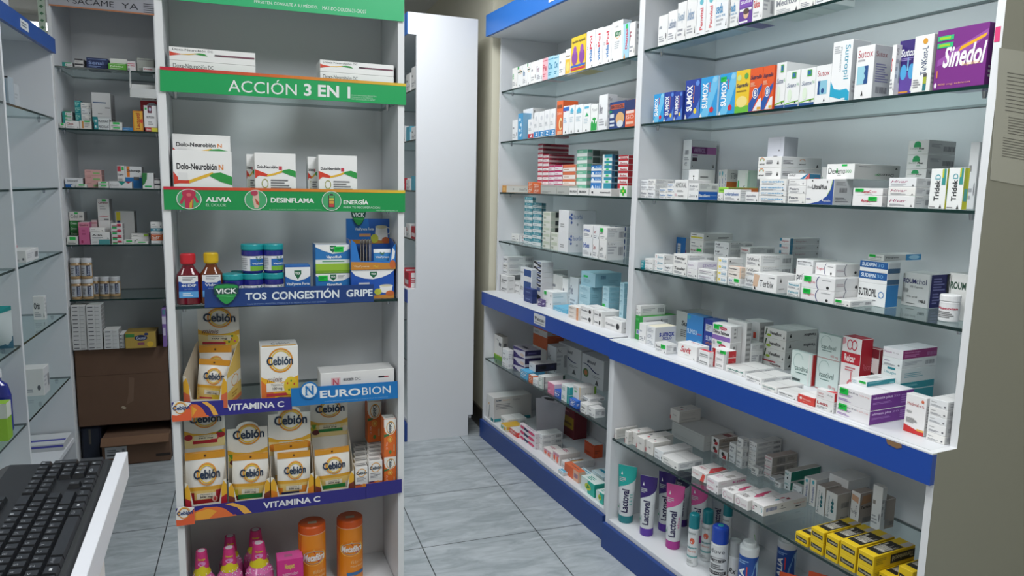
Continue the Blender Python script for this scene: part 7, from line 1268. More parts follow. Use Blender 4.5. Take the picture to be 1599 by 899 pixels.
so, fm = sign('vick', -.006, '20407e', [], 'navy sign reading TOS CONGESTIÓN GRIPE with a green badge', lettering=['B .226 .33 .348 .73 e4ecf2 TOS', 'B .378 .3 .781 .86 e4ecf2 CONGESTIÓN', 'B .826 .33 .992 .74 e4ecf2 GRIPE', 't .236 .06 .70 .16 8aa4d0 SI LOS SÍNTOMAS PERSISTEN, CONSULTE A SU MÉDICO. MAT-LA-VICK-22-000025'])
def shield(parent, x0, z0, x1, z1, y, name='badge', thick=.004, both=True):
    def S(s):
        pts = []
        for (u, v) in ((.5, 0), (.62, .06), (.78, .22), (.92, .5), (.99, .72), (1.0, .84), (.95, .92), (.8, .97), (.5, 1), (.2, .97), (.05, .92), (0, .84), (.01, .72), (.08, .5), (.22, .22), (.38, .06)):
            u = .5 + (u - .5) * s; v = .5 + (v - .5) * s; pts.append((x0 + (x1 - x0) * u, z0 + (z1 - z0) * v))
        return pts
    mb = MB(); mb.prism_y(S(1.0), y, y + thick, M('1c3450', .35)); mb.face([(x, y - .0003, z) for x, z in S(.92)], M('2f9a4e', .3))
    fm2 = lambda u, v, o: (x0 + (x1 - x0) * u, y - o - .0004, z0 + (z1 - z0) * v)
    ops_to(mb, ['p 1c4a44 .04 .5 .96 .5 .94 .78 .06 .78', 'B .1 .52 .9 .76 f0f4f2 VICK', 's .12 .4 .88 .4 48b868 .06 .02'], fm2)
    return mb.build(name, parent=parent, label='green shield badge with white lettering')
q = SG['shield']; shield(so, q[1][0], q[1][1], q[3][0], q[3][1], -.0108)
def logo_flag(parent, key, y):
    q = SG[key]; x0 = q[0][0]; x1 = q[2][0]; z0 = min(q[1][1], q[2][1]); z1 = max(q[0][1], q[3][1])
    w = x1 - x0; h = z1 - z0
    mb = MB(); f2 = lambda u, v, o: (x0 + w * u, y - o, z0 + h * v)
    pts = [(0, .02), (0, .7), (.12, .95), (.4, 1.0), (.7, .92), (1.0, .86), (1.0, .0)]
    mb.prism_y([(x0 + w * u, z0 + h * v) for u, v in pts][::-1], y, y + .003, M('f0efec', .4))
    ops_to(mb, ['p e8643c 0 0 1 0 1 .8 .8 .62 .5 .36 .25 .3 0 .34', 'p 3a2a80 .62 .5 .8 .6 1 .8 1 .86 .8 .68 .6 .56', 'n .14 .36 .74 .94 e0962e .16 150 510', 'n .1 .3 .8 .98 f0c040 .08 20 200', 'B .04 .56 .92 .78 22407a Cebión'], f2)
    mb.build('logo_flag', parent=parent, label='white and orange logo flag with blue lettering')
def swoosh_ops(k):
    return ['p e8743c 0 0 .3 0 .26 .5 .2 .82 .14 .86 .06 .5 0 .3', 'p f0a83c .02 .06 .16 .02 .2 .5 .16 .74 .1 .6', 'p 3a2a80 .2 .86 .24 .6 .28 .1 .33 .1 .29 .66 .24 .94', 'p f0b450 .24 .94 .3 .6 .335 .06 .375 .06 .34 .62 .28 .97']
so, fm = sign('vitc', -.006, '34308a', swoosh_ops(1), 'violet VITAMINA C sign on the fourth shelf edge', lettering=['B .44 .28 .93 .74 ececf2 VITAMINA C'])
logo_flag(so, 'vlogo', -.0105)
so, fm = sign('neuro', -.009, '1c78c0', [], 'bright blue sign reading NEUROBION', lettering=['B .26 .34 .64 .76 eef2f6 EURO', 't .655 .34 .93 .78 eef2f6 BION', 't .3 .1 .9 .17 8ac0e8 SI LOS SÍNTOMAS PERSISTEN CONSULTE A SU MÉDICO'])
q = SG['ncirc']; mb = MB(); cx = (q[0][0] + q[2][0]) / 2; cz = (q[0][1] + q[2][1]) / 2; r = (q[2][0] - q[0][0]) / 2
mb.prism_y([(cx + r * math.cos(2 * PI * i / 36), cz + r * math.sin(2 * PI * i / 36)) for i in range(36)], -.0122, -.0095, M('1c78c0', .4))
g = lambda u, v, o: (cx - r + 2 * r * u, -.0122 - o, cz - r + 2 * r * v)
ops = ['e .08 .08 .92 .92 e8eef2', 'B .28 .22 .74 .78 1c78c0 N']; r3 = random.Random(3)
for i in range(26):
    a_, b_ = r3.uniform(.2, .78), r3.uniform(.2, .78); ops.append('e %.2f %.2f %.2f %.2f %s' % (a_, b_, a_ + .045, b_ + .045, r3.choice(['3a98d8', '1c78c0', 'd8ecf8'])))
ops_to(mb, ops, g); mb.build('round_emblem', parent=so, label='white dotted N in a blue disc')
so, fm = sign('vitd', -.006, '302c82', swoosh_ops(2), 'long violet VITAMINA C sign on the fifth shelf edge', lettering=['B .434 .26 .737 .72 ececf2 VITAMINA C'])
logo_flag(so, 'vlogo2', -.0105)
sign('vite', -.009, '302c82', [], 'short blank violet sign beside the side panel')
# paper banner over the back-wall cabinet
oL = FRAMES['L']
so, fm = sign('sacame', -.004, 'b4b4bc', ['r 0 .0 1 .035 c8845c'] , 'grey paper banner lettered SÁCAME YA over the back-wall cabinet', lettering=(), fr=oL, name='paper_banner')
lb = MB(); ops_to(lb, ['t .165 .12 .185 .36 2a2c34 (', 't .22 .1 .60 .27 2a2c34 SÁCAME', 't .67 .1 .83 .23 2a2c34 YA', 'r .88 .05 .985 .065 3a3c40', 'r .88 .1 .985 .115 3a3c40', 'r .88 .15 .985 .165 3a3c40', 'r .88 .2 .985 .215 3a3c40', 'r .88 .25 .985 .265 3a3c40'], fm); lb.build('lettering', parent=so, label='dark lettering')
bb = MB(); f3 = lambda u, v, o: (-.012 + .03 * u, -.002 - o, 2.055 + .4 * v)
bb.box(-.012, -.002, 2.055, .018, -.0004, 2.455, M('b8c8b8'))
ops_to(bb, ['p 4a7a5a %.2f %.3f %.2f %.3f %.2f %.3f %.2f %.3f' % (.2, .035 + i * .08, .5, .015 + i * .08, .8, .035 + i * .08, .5, .055 + i * .08) for i in range(12)], f3)
bb.build('border_strip', parent=so, label='pale green strip with diamonds')
# hanging tray in front of the back-wall cabinet
def lpx(x, z, y): return (x, y, z)
t_ = thing('acrylic_tray', 'clear white acrylic tray hanging from the first back-wall shelf', 'tray', (oL[0], oL[1], 0), oL[2])
mb = MB(); TR = M('d4d6d4', .25)
mb.prism_x([(-.045, 1.862), (-.003, 1.88), (-.003, 1.884), (-.042, 1.868), (-.045, 1.905), (-.048, 1.905)], .368, .478, TR); mb.build('tray_body', parent=t_)
for xx in (.365, .4785):
    mb = MB(); mb.prism_x([(-.046, 1.862), (-.0025, 1.88), (-.0025, 2.022), (-.012, 2.022), (-.046, 1.92)], xx, xx + .0025, TR); mb.build('tray_side', parent=t_)
mb = MB(); mb.box(.368, -.0026, 1.884, .478, -.001, 1.93, TR); mb.build('tray_back', parent=t_)
# cartons at the foot of the back-wall cabinet
CB = '6b5140'
def big_carton(label, fr, x0, y0, z0, x1, y1, z1, flap=None, marks=(), sticker=None, rz=0):
    a = fr[2]; cx, cy = (x0 + x1) / 2, (y0 + y1) / 2
    root = thing('cardboard_carton', label, 'cardboard box', (fr[0] + math.cos(a) * cx - math.sin(a) * cy, fr[1] + math.sin(a) * cx + math.cos(a) * cy, z0), a + rz, 'brown cartons under the back-wall cabinet')
    w, d, h = (x1 - x0) / 2, (y1 - y0) / 2, z1 - z0; m = M(CB, .85, noise=.08, scale=14)
    mb = MB(); mb.cbox(-w, -d, 0, w, d, h, .004, m); ops_to(mb, list(marks), lambda u, v, o: (-w + 2 * w * u, -d - o, h * v)); mb.build('carton_body', parent=root)
    if flap:
        mb = MB(); mb.prism_x([(-d - .0005, h - .001), (-d - flap[0], h - flap[1]), (-d - flap[0], h - flap[1] + .003), (-d - .0005, h + .003)], -w + flap[2], w - .004, M('7a5c46', .85, noise=.06, scale=14)); mb.build('flap', parent=root)
    if sticker:
        mb = MB(); sx, sz, sw, sh = sticker; mb.box(sx, -d - .0012, sz, sx + sw, -d - .0002, sz + sh, M('b8babc'))
        ops_to(mb, ['l .1 .5 .7 .8 66686c 2', 'r .08 .2 .62 .34 44464a', 'r .78 .2 .9 .8 77797d'], lambda u, v, o: (sx + sw * u, -d - .0012 - o, sz + sh * v)); mb.build('shipping_label', parent=root, label='white shipping label')
    return root
big_carton('large brown carton jammed in above the floor carton', oL, .046, .004, .20, .474, .33, .6035, marks=['r 0 .655 1 .662 58402f', 'p 7a5f4c .52 .25 .6 .3 .62 .6 .56 .62 .55 .4', 'p b8a890 .46 .22 .5 .19 .52 .215 .48 .245'])
big_carton('low brown carton on the floor with a white shipping label', oL, .155, -.06, .001, .474, .26, .150, flap=(.03, .035, 0), sticker=(-.145, .04, .1, .06), marks=['r .78 .2 1 .3 2a201c'])
mb = MB(); w_ = frame_w('L', .095, .17)
mb.cbox(-.045, -.15, 0, .045, .15, .19, .01, M('1c2436', .6)); mb.box(-.01, -.152, .1, .0, -.1505, .18, M('55524a'))
o = mb.build('storage_bag', loc=(w_[0], w_[1], 0.001), rz=oL[2]); tag(o, 'dark navy bag squeezed beside the low brown carton', 'bag')
# ------------------------------------------------------------------ cartons on every shelf
GROUPN = {k: 'medicine boxes on the ' + v for k, v in SHN.items()}
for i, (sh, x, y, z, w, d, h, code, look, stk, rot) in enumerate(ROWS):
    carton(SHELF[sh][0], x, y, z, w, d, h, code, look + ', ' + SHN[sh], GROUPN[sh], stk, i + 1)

# ------------------------------------------------------------------ bottles, jars, tubes
def shift(k, dx=0, dy=0, r=None):
    x, y, z, r0, h, a = CY[k]; CY[k] = (x + dx, y + dy, z, r or r0, h, a)
shift('p1', .0045, 0, .0358); shift('p2', .002, 0, .0372); shift('p3', 0, .006); shift('p4', 0, -.006, .0405); shift('p5', 0, .005); shift('clear', .002, .006)
for _k in ('q1', 'q2', 'q3', 'q4', 'q5'): shift(_k, .014)
def container(key, name, label, category, group, secs, rz_extra=None, parts=()):
    """secs: (z01, r01, hex); the vessel is the thing's body part, parts add caps, labels"""
    x, y, z, r, h, ang = CY[key]
    fr = SHELF[CSH[key]][0]
    p = frame_w(fr, x, y, z + .0006)
    root = thing(name, label, category, p, FRAMES[fr][2] + math.radians(rz_extra if rz_extra is not None else ang * .7), group)
    return root, r, h
CSH = {}
for k in ('jarA4',): CSH[k] = 'A4'
for k in ('t1', 't2', 't3', 't4', 't5', 't6', 't7', 's1', 's2', 's3', 'can', 'clear', 'al1', 'al2', 'leaf'): CSH[k] = 'A7'
for k in ('v1', 'v2', 'j1', 'j2', 'j3', 'j4'): CSH[k] = 'E3'
for k in ('p1', 'p2', 'p3', 'p4', 'p5', 'm1', 'm2'): CSH[k] = 'E6'
for k in ('q1', 'q2', 'q3', 'q4', 'q5'): CSH[k] = 'L5'
def wrap(rfun, z0, z1, span, ex=0.0):
    def f(u, v, o):
        z = z0 + (z1 - z0) * v; rx, ry = rfun(z); t = (u - .5) * span
        return ((rx + o + ex) * math.sin(t), -(ry + o + ex) * math.cos(t), z)
    return f
def label_part(parent, rfun, z0, z1, span, base, ops, name='label', text=None, nz=6):
    mb = MB(); f = wrap(rfun, z0, z1, span, .0003); N = 14
    mb.grid([[f(j / N, i / nz, 0) for j in range(N + 1)] for i in range(nz + 1)], M(base, .4), smooth=True)
    f2 = wrap(rfun, z0, z1, span, .0005); ops_to(mb, ops, f2, sub=8)
    kw = {'label': text} if text else {}
    return mb.build(name, parent=parent, **kw)
# squeeze tubes
def tube(key, accent, foot, label, word='Lactoval', extra='', dark=False):
    root, r, h = container(key, 'lotion_tube', label, 'lotion tube', 'lotion tubes on the front cabinet base', None)
    base = 'd8dcde' if not dark else 'b8bcc2'
    S = [(0.13, .98, .98), (.2, 1.02, 1.0), (.35, 1.06, .92), (.55, 1.12, .72), (.75, 1.2, .45), (.9, 1.27, .2), (1.0, 1.3, .05)]
    secs = [(h * a, r * b, r * c_) for a, b, c_ in S]
    def rf(z):
        for i in range(len(secs) - 1):
            if secs[i][0] <= z <= secs[i + 1][0]:
                t = (z - secs[i][0]) / (secs[i + 1][0] - secs[i][0]); return (secs[i][1] + (secs[i + 1][1] - secs[i][1]) * t, secs[i][2] + (secs[i + 1][2] - secs[i][2]) * t)
        return secs[-1][1:3]
    mb = MB(); mb.loft(secs, M(base, .35), n=32)
    N = 16                                                       # coloured shoulder printed on the tube
    for i in range(N):
        def bnd(u): return .62 + .2 * u * u if u > .3 else .62 + .018 + (.3 - u) * -.2
        u0, u1 = i / N, (i + 1) / N; f = wrap(rf, 0, h, PI * .98, .0004)
        for j in range(4):
            def vv(u, j): return bnd(u) + (1 - bnd(u)) * j / 4
            mb.face([f(u0, vv(u0, j), 0), f(u1, vv(u1, j), 0), f(u1, vv(u1, j + 1), 0), f(u0, vv(u0, j + 1), 0)], M(accent, .35), True)
    f = wrap(rf, 0, h, PI * .98, .0008)
    ops_to(mb, ['V .36 .2 .66 .6 2a2450 ' + word, 'p f0f0f0 .28 .84 .36 .84 .32 .9', 'l .2 .72 .5 .8 c8ccd0 3', 'e .14 .25 .24 .29 4a9a78', 'v .24 .22 .32 .34 8a8a9a solución'] + (['v .7 .34 .82 .52 %s %s' % (accent, extra)] if extra else []), f, sub=6)
    mb.build('tube_body', parent=root)
    mb = MB(); mb.loft([(0, r * .97, r * .97), (h * .02, r, r), (h * .118, r, r), (h * .13, r * .96, r * .96)], M(foot, .3), n=32); mb.build('cap', parent=root, label='coloured flip cap')
tube('t1', '24a8a0', '1c7c82', 'teal-topped white lotion tube by the far cabinet panel', extra='LETI')
tube('t2', '3a2570', '5a34a0', 'purple-topped white lotion tube next to the teal one')
tube('t3', '3a2570', '5a34a0', 'purple-topped lotion tube half behind the pink-topped front one')
tube('t4', 'd8589a', 'a8328c', 'pink-topped white lotion tube, front one', extra='aloe')
tube('t5', '2a2a50', '4a2c80', 'dark-topped grey lotion tube deep behind the pink tube', dark=True)
tube('t6', 'd8589a', 'a8328c', 'pink-topped white lotion tube behind the teal spray cap', extra='aloe')
tube('t7', 'b8bcc4', '3a2c60', 'grey lotion tube deep behind the teal spray caps', word='Lactoval', dark=True)
# spray cans
def spray(key, label, cap, capf, ops, base='dcdfe0', capl='coloured spray cap', dome=False):
    root, r, h = container(key, 'spray_can', label, 'spray can', 'spray cans on the front cabinet base', None)
    zc = h * (1 - capf)
    mb = MB(); mb.loft([(0, r * .92, r * .92), (h * .01, r, r), (zc - h * .03, r, r), (zc - h * .008, r * .93, r * .93), (zc, r * .9, r * .9)], M(base, .3), n=32)
    ops_to(mb, ops, wrap(lambda z: (r, r), 0, zc, PI * .95, .0004), sub=8); mb.build('can_body', parent=root)
    mb = MB(); mb.loft([(zc + .0004, r * .98, r * .98), (h * .96, r * .97, r * .97), (h * .985, r * .9, r * .9), (h, r * .7, r * .7)], M(cap, .3), n=32)
    if dome: mb.loft([(h, r * .34, r * .34), (h + .002, r * .3, r * .3)], M('2aa0a0', .3), n=16)
    mb.build('cap', parent=root, label=capl)
skin = ['e .36 .6 .66 .76 d8644a', 'B .2 .46 .8 .53 3a8a90 Babyderm', 't .25 .38 .75 .44 d88a70 derma', 'r .1 .24 .9 .28 6aa8a8', 'l .2 .84 .8 .92 a8b0b0 1', 'l .2 .08 .7 .18 b0b4b4 2']
spray('s1', 'slim white spray can, teal cap, standing nearest the base edge', '17808a', .27, skin)
bpy.context.view_layer.update()
for o in bpy.data.objects:
    if o.get('label') == 'slim white spray can, teal cap, standing nearest the base edge': o['label'] = 'slim white spray can, teal cap, in front of the other teal caps'
spray('s2', 'slim white spray can, teal cap, beside the blue-capped can', '17808a', .26, skin)
spray('s3', 'slim white spray can, teal cap, deepest of the teal caps', '17808a', .27, skin)
spray('can', 'white aerosol can with domed royal blue cap', '1c46b0', .28, ['t .2 .78 .8 .88 66686c dove', 'n .14 .56 .86 .68 33343a .12', 'B .2 .58 .8 .66 33343a barrera', 'l .2 .38 .8 .52 55575c 3', 'r .1 .26 .9 .34 33343a', 't .16 .275 .84 .325 e0e0e0 protector', 'l .2 .06 .7 .2 888 3'], capl='domed royal blue cap', dome=True)
spray('clear', 'white bottle with frosted cap next to the blue-capped can', 'b8bcbc', .35, ['p 8a3a58 .2 .34 .8 .3 .84 .38 .24 .44', 'I .3 .4 .7 .6 44464a Rx', 'r .1 .1 .9 .26 d8a8a0'], capl='frosted grey cap')
spray('leaf', 'white bottle printed with a green leaf, deep on the base', 'd8dcdc', .2, ['p 6ab84a .3 .7 .7 .5 .62 .8', 'p 6ab84a .36 .3 .7 .56 .46 .6', 'e .7 .3 .86 .38 555'], capl='white cap')
def powder(key, label, out):
    root, r, h = container(key, 'talc_bottle', label, 'talc bottle', 'talc bottles on the front cabinet base', None)
    zb = h * .78
    mb = MB(); mb.loft([(0, r * .96, r * .96), (h * .02, r, r), (zb - .006, r, r), (zb, r * .95, r * .95)], M('1c4c9c', .35), n=32)
    ops_to(mb, ['p a8c8e0 .62 0 1 0 1 .98 .9 .9 .7 .5', 'p 6a98c8 .56 0 .64 0 .72 .5 .92 .9 .84 .9 .66 .5', 'V .24 .2 .46 .76 eef2f6 ALIA', 'r .52 .45 .56 .8 d84848', 'l .2 .84 .6 .93 8ab0e0 2'], wrap(lambda z: (r, r), 0, zb, PI * .95, .0004), sub=8)
    mb.build('bottle_body', parent=root)
    mb = MB(); mb.loft([(zb + .0004, r * .98, r * .98), (h * .9, r, r), (h * .92, r * .94, r * .94), (h * .925, r * .72, r * .72), (h * .985, r * .7, r * .7), (h, r * .62, r * .62)], M('d8dadc', .4), n=32); mb.build('cap', parent=root, label='white stepped cap')
powder('al1', 'blue talc bottle with white cap beside the frosted-cap bottle', 0)
powder('al2', 'blue talc bottle with white cap behind the orange sachets', 0)
# orange sachets standing on the base
def sachet_at(fr, x, y, z, w, h, rz, col, ops, label, group, name='sachet', cat='sachet', lean=.1, th=.010, top='d84a20'):
    p = frame_w(fr, x, y, z); root = thing(name, label, cat, p, FRAMES[fr][2] + rz, group)
    root.rotation_euler = (-lean, 0, FRAMES[fr][2] + rz)
    mb = MB(); N = 10; fr_, bk = [], []
    for i in range(N + 1):
        v = i / N; b = th * (math.sin(min(1, v / .92) * PI) ** .7 if v < .92 else 0) + .0006
        fr_.append([(w * (j / 8 - .5), -b * math.sin(PI * j / 8) ** .6 if 0 < j < 8 else -.0002, h * v) for j in range(9)])
        bk.append([(w * (j / 8 - .5), b * math.sin(PI * j / 8) ** .6 if 0 < j < 8 else .0002, h * v) for j in range(9)][::-1])
    mb.grid(fr_, M(col, .3)); mb.grid(bk, M(col, .3))
    mb.face([fr_[-1][0], fr_[-1][-1], bk[-1][0], bk[-1][-1]], M(top, .3)); mb.face([bk[0][0], bk[0][-1], fr_[0][0], fr_[0][-1]][::-1], M(col, .3))
    def fmap(u, v, o):
        b = th * (math.sin(min(1, v / .92) * PI) ** .7 if v < .92 else 0) + .0006
        s = max(0.0, math.sin(PI * min(max(u, 0), 1))) ** .6
        return (w * (u - .5), -b * s - o - .0007, h * v)
    ops_to(mb, ops, fmap, sub=8)
    mb.build(name + '_body', parent=root); return root
og = 'orange sachets on the front cabinet base'
oo = ['r .1 .1 .9 .68 d8d4d0', 'e .2 .2 .7 .55 8a2a2a', 'e .36 .3 .84 .5 e8e0d8', 'r .1 .78 .9 .88 f08050', 'p c83020 .1 .1 .9 .1 .9 .24']
sachet_at('A', .735, .20, .1265, .062, .105, math.radians(35), 'd8532a', oo, 'orange sachet, upright, one in the middle of three', og)
sachet_at('A', .800, .26, .1265, .066, .125, math.radians(32), 'd8532a', oo, 'orange sachet, tallest, by the blue talc bottle', og)
sachet_at('A', .715, .13, .1265, .075, .085, math.radians(38), 'dc5a30', ['r .1 .1 .9 .6 d8d4d0', 'e .2 .2 .7 .5 8a2a2a'], 'orange sachet, lowest, in front of the other sachets', og)
sachet_at('A', .875, .22, .1265, .07, .09, math.radians(30), 'd8532a', oo, 'orange sachet tucked under the yellow-black cartons', og)
# jar beside the end panel
root, r, h = container('jarA4', 'pill_jar', 'white pill jar with screw lid at the end of the fourth glass shelf', 'pill jar', None, None)
mb = MB(); mb.loft([(0, r * .92, r * .92), (h * .03, r, r), (h * .72, r, r), (h * .78, r * .92, r * .92)], M('e6e6e6', .4), n=32); mb.build('jar_body', parent=root)
label_part(root, lambda z: (r, r), h * .08, h * .66, PI * .95, 'ececec', ['B .08 .66 .85 .82 c04058 Vascolan', 'l .1 .1 .8 .55 777 4'])
mb = MB(); mb.loft([(h * .78 + .0004, r * 1.03, r * 1.03), (h * .97, r * 1.03, r * 1.03), (h, r * .97, r * .97)], M('eeeeee', .4), n=32); mb.build('lid', parent=root)
# syrup bottles
def syrup(key, label, liquid_c, cap, capl, word):
    root, r, h = container(key, 'syrup_bottle', label, 'syrup bottle', 'syrup bottles on the display stand', None, 0)
    S = [(0, .9, .6), (.02, 1.0, .7), (.5, 1.0, .72), (.6, .93, .68), (.72, .55, .5), (.77, .46, .46), (.8, .46, .46)]
    mb = MB(); mb.loft([(h * a, r * b, r * c_) for a, b, c_ in S], liquid(liquid_c), n=36, ex=3.0); mb.build('bottle_body', parent=root)
    mb = MB(); f = lambda u, v, o: (-r * .76 + r * 1.52 * u, -r * .735 - o, h * (.14 + .44 * v))
    mb.face([f(0, 0, 0), f(1, 0, 0), f(1, 1, 0), f(0, 1, 0)], M('1f4aa0', .4))
    ops_to(mb, ['p e8eaec 0 .74 .1 .74 .2 .66 .8 .66 .9 .74 1 .74 1 1 0 1', 'l .2 .76 .9 .96 8a8c92 3', 'B .14 .5 .9 .62 e8ecf2 ' + word, 't .3 .36 .7 .44 9ab0e0 jarabe', 'r 0 .02 1 .3 5aa0dc', 'l .2 .08 .8 .24 d8e8f4 2'], f); mb.build('label', parent=root, label='blue and white label')
    mb = MB(); mb.loft([(h * .8, r * .58, r * .58), (h * .83, r * .62, r * .62), (h * .98, r * .6, r * .6), (h, r * .54, r * .54)], M(cap, .35), n=30, ex=2.0)
    for i in range(24):
        a_ = 2 * PI * i / 24; mb.box(r * .6 * math.cos(a_) - .0006, r * .6 * math.sin(a_) - .0006, h * .83, r * .6 * math.cos(a_) + .0006, r * .6 * math.sin(a_) + .0006, h * .97, M(cap, .35))
    mb.build('cap', parent=root, label=capl)
syrup('v1', 'syrup bottle of red liquid with a red cap', '6a1024', 'c82834', 'red ribbed cap', '44 EXP')
syrup('v2', 'syrup bottle of brown liquid with a yellow cap', '6a3418', 'd8b420', 'yellow ribbed cap', 'Video')
# ointment jars
def ojar(key, label, dz=0.0, lid2=True):
    root, r, h = container(key, 'ointment_jar', label, 'ointment jar', 'blue ointment jars on the display stand', None, 0)
    h = .0800; root.location.z += dz
    mb = MB(); mb.loft([(0, r * .86, r * .86), (h * .06, r * .95, r * .95), (h * .6, r * .95, r * .95), (h * .62, r, r), (h * .78, r, r), (h * .8, r * .9, r * .9)], M('262a86', .2, coat=.4), n=32); mb.build('jar_body', parent=root)
    label_part(root, lambda z: (r * .95, r * .95), h * .1, h * .6, PI * .92, 'e2e4ea', ['r .42 .0 1 .82 2a6ab4', 'r .42 0 1 .32 7ab43c', 'p e8eaee .42 .82 .5 .82 .7 .56 .9 .82 1 .82 1 1 .42 1', 'p 1f6a48 .6 .96 .82 .96 .78 .72 .71 .62 .64 .72', 'B .62 .8 .8 .9 f0f0f0 VICK', 'B .48 .4 .96 .54 f0f4f8 VapoRub', 'l .06 .1 .36 .9 a8acb4 6'])
    mb = MB(); mb.loft([(h * .8, r * .99, r * .99), (h * .83, r * 1.02, r * 1.02), (h * .97, r * 1.02, r * 1.02), (h, r * .97, r * .97)], M('1f9aa0', .35), n=32); mb.build('lid', parent=root, label='turquoise screw lid')
ojar('j1', 'ointment jar at the bottom, under the upper jar near the yellow cap'); ojar('j1', 'ointment jar stacked on top, nearer the yellow cap', .0804)
ojar('j2', 'ointment jar at the bottom, next to the small blue carton'); ojar('j2', 'ointment jar stacked on top, nearer the small blue carton', .0804)
ojar('j3', 'single ointment jar behind the green badge'); ojar('j4', 'ointment jar deep behind the single one')
# pink bottles with yellow collars
def pinkb(key, label):
    root, r, h = container(key, 'pink_bottle', label, 'bottle', 'pink bottles on the display stand floor', None, None)
    S = [(0, .92, .92), (.02, 1, 1), (.45, 1.0, 1.0), (.56, .92, .92), (.66, .6, .6), (.71, .5, .5)]
    mb = MB(); mb.loft([(h * a, r * b, r * c_) for a, b, c_ in S], M('d66aa8', .25, coat=.4), n=36)
    r4 = random.Random(ord(key[1]))
    for i in range(26):
        t = r4.uniform(-1.3, 1.3); z = h * r4.uniform(.55, .68); rr = r * (.98 - (z / h - .55) * 2.9) ; s = .0011
        mb.box(rr * math.sin(t) - s, -rr * math.cos(t) - s, z - s, rr * math.sin(t) + s, -rr * math.cos(t) + s, z + s, M('f0d8ec', .2))
    ops_to(mb, ['r 0 0 1 .5 c83a68', 'B .2 .2 .8 .4 f0e0a0 Novapect'], wrap(lambda z: (r, r), h * .06, h * .42, PI * .9, .0005), sub=8)
    mb.build('bottle_body', parent=root)
    mb = MB(); R1, R2 = r * .66, r * .52; N = 30; rows = [[], []]
    for j in range(N):
        t = 2 * PI * j / N; w_ = .04 * math.cos(t * 2) + .03
        rows[0].append((R1 * math.sin(t), -R1 * math.cos(t), h * (.665 - .02 * math.cos(t)))); rows[1].append((R2 * math.sin(t), -R2 * math.cos(t), h * (.73 + w_)))
    mb.grid(rows, M('d8c828', .35), closed=True); mb.build('collar', parent=root, label='yellow wavy collar')
    mb = MB(); mb.loft([(h * .71, r * .5, r * .5), (h * .76, r * .54, r * .54), (h * .97, r * .42, r * .42), (h, r * .4, r * .4)], M('d0387c', .35), n=30, caps=True)
    mb.loft([(h * 1.0005, r * .28, r * .28), (h * 1.006, r * .27, r * .27)], M('e0d0d8', .4), n=20)
    ops_to(mb, ['B .2 .55 .8 .8 d8c030 Novape', 'e .2 .1 .8 .5 d88ac0'], wrap(lambda z: (r * (.54 - (z / h - .76) * .57), r * (.54 - (z / h - .76) * .57)), h * .78, h * .95, PI * .6, .0006), sub=6)
    mb.build('cap', parent=root, label='magenta tapered cap')
pinkb('p1', 'pink bottle with yellow collar by the outer side panel'); pinkb('p2', 'pink bottle with yellow collar, second in the front row'); pinkb('p3', 'pink bottle with yellow collar half behind the second front bottle')
pinkb('p4', 'pink bottle with yellow collar next to the pink carton'); pinkb('p5', 'pink bottle with yellow collar behind the one by the carton')
X['pinkcarton'] = ('d8348c', 'b82a74', 'e05aa4', ['B .3 .74 .66 .9 e8d060 Novapect', 't .2 .6 .8 .7 f0c8d8 suspension'], [], ['r .3 .3 .6 .6 b86a90'])
carton('E', .008, .045, .2304, .074, .05, .137, 'X:pinkcarton', 'bright pink carton between pink bottles and orange canisters', GROUPN['E6'])
def canister(key, label):
    root, r, h = container(key, 'fibre_canister', label, 'canister', 'orange canisters on the display stand floor', None, None)
    mb = MB(); mb.loft([(0, r * .97, r * .97), (h * .01, r, r), (h * .87, r, r), (h * .88, r * .97, r * .97)], M('e88a1e', .3), n=40)
    ops_to(mb, ['p e0602a 0 0 .3 0 .16 .5 .2 1 0 1', 'e .2 .5 .86 .78 f0b850', 'e .24 .53 .82 .75 c83a2a', 'n .24 .53 .82 .75 b8b0a0 .1', 'I .25 .58 .82 .7 f2f2f0 Metafibra', 't .5 .36 .86 .42 f0c080 fibra', 't .5 .28 .86 .33 f0d0a0 Naranja', 'r .4 .14 .9 .2 3a70a8'], wrap(lambda z: (r, r), 0, h * .87, PI * .95, .0005), sub=8); mb.build('canister_body', parent=root)
    mb = MB(); mb.loft([(h * .88, r * 1.0, r * 1.0, ), (h * .895, r * 1.01, r * 1.01), (h * .985, r * 1.0, r * 1.0), (h, r * .93, r * .93)], M('d85a1a', .35), n=40)
    mb.loft([(h * .8805, r * 1.015, r * 1.015), (h * .888, r * 1.015, r * 1.015)], M('f0c0a0', .3), n=40)
    mb.box(-r * .3, -r * .3, h + .0002, r * .35, r * .05, h + .0008, M('b8a890'))
    mb.build('lid', parent=root, label='orange lid')
canister('m1', 'orange fibre canister beside the pink carton'); canister('m2', 'orange fibre canister set deeper by the side panel')
# vitamin jars on the back-wall cabinet
def vjar(key, label, dz=0.0):
    root, r, h = container(key, 'milk_powder_jar', label, 'jar', 'white-lidded jars on the back-wall cabinet', None, None)
    h = .1035; root.location.z += dz
    mb = MB(); mb.loft([(0, r * .9, r * .9), (h * .04, r, r), (h * .7, r, r), (h * .78, r * .82, r * .82)], M('b8986c', .3, coat=.3), n=28); mb.build('jar_body', parent=root)
    label_part(root, lambda z: (r, r), h * .14, h * .66, PI * .7, 'c8ccd2', ['r .5 0 .8 1 3a4258', 'l .1 .2 .4 .8 77797f 4', 'v .55 .1 .75 .9 c8d0e0 Ensure'])
    mb = MB(); mb.loft([(h * .78, r * .94, r * .94), (h * .8, r * .97, r * .97), (h * .97, r * .97, r * .97), (h, r * .9, r * .9)], M('d8dadc', .4), n=28); mb.build('lid', parent=root, label='white screw lid')
vjar('q1', 'jar with white lid at the bottom, next to the cabinet panel'); vjar('q1', 'jar with white lid on top, next to the cabinet panel', .1040)
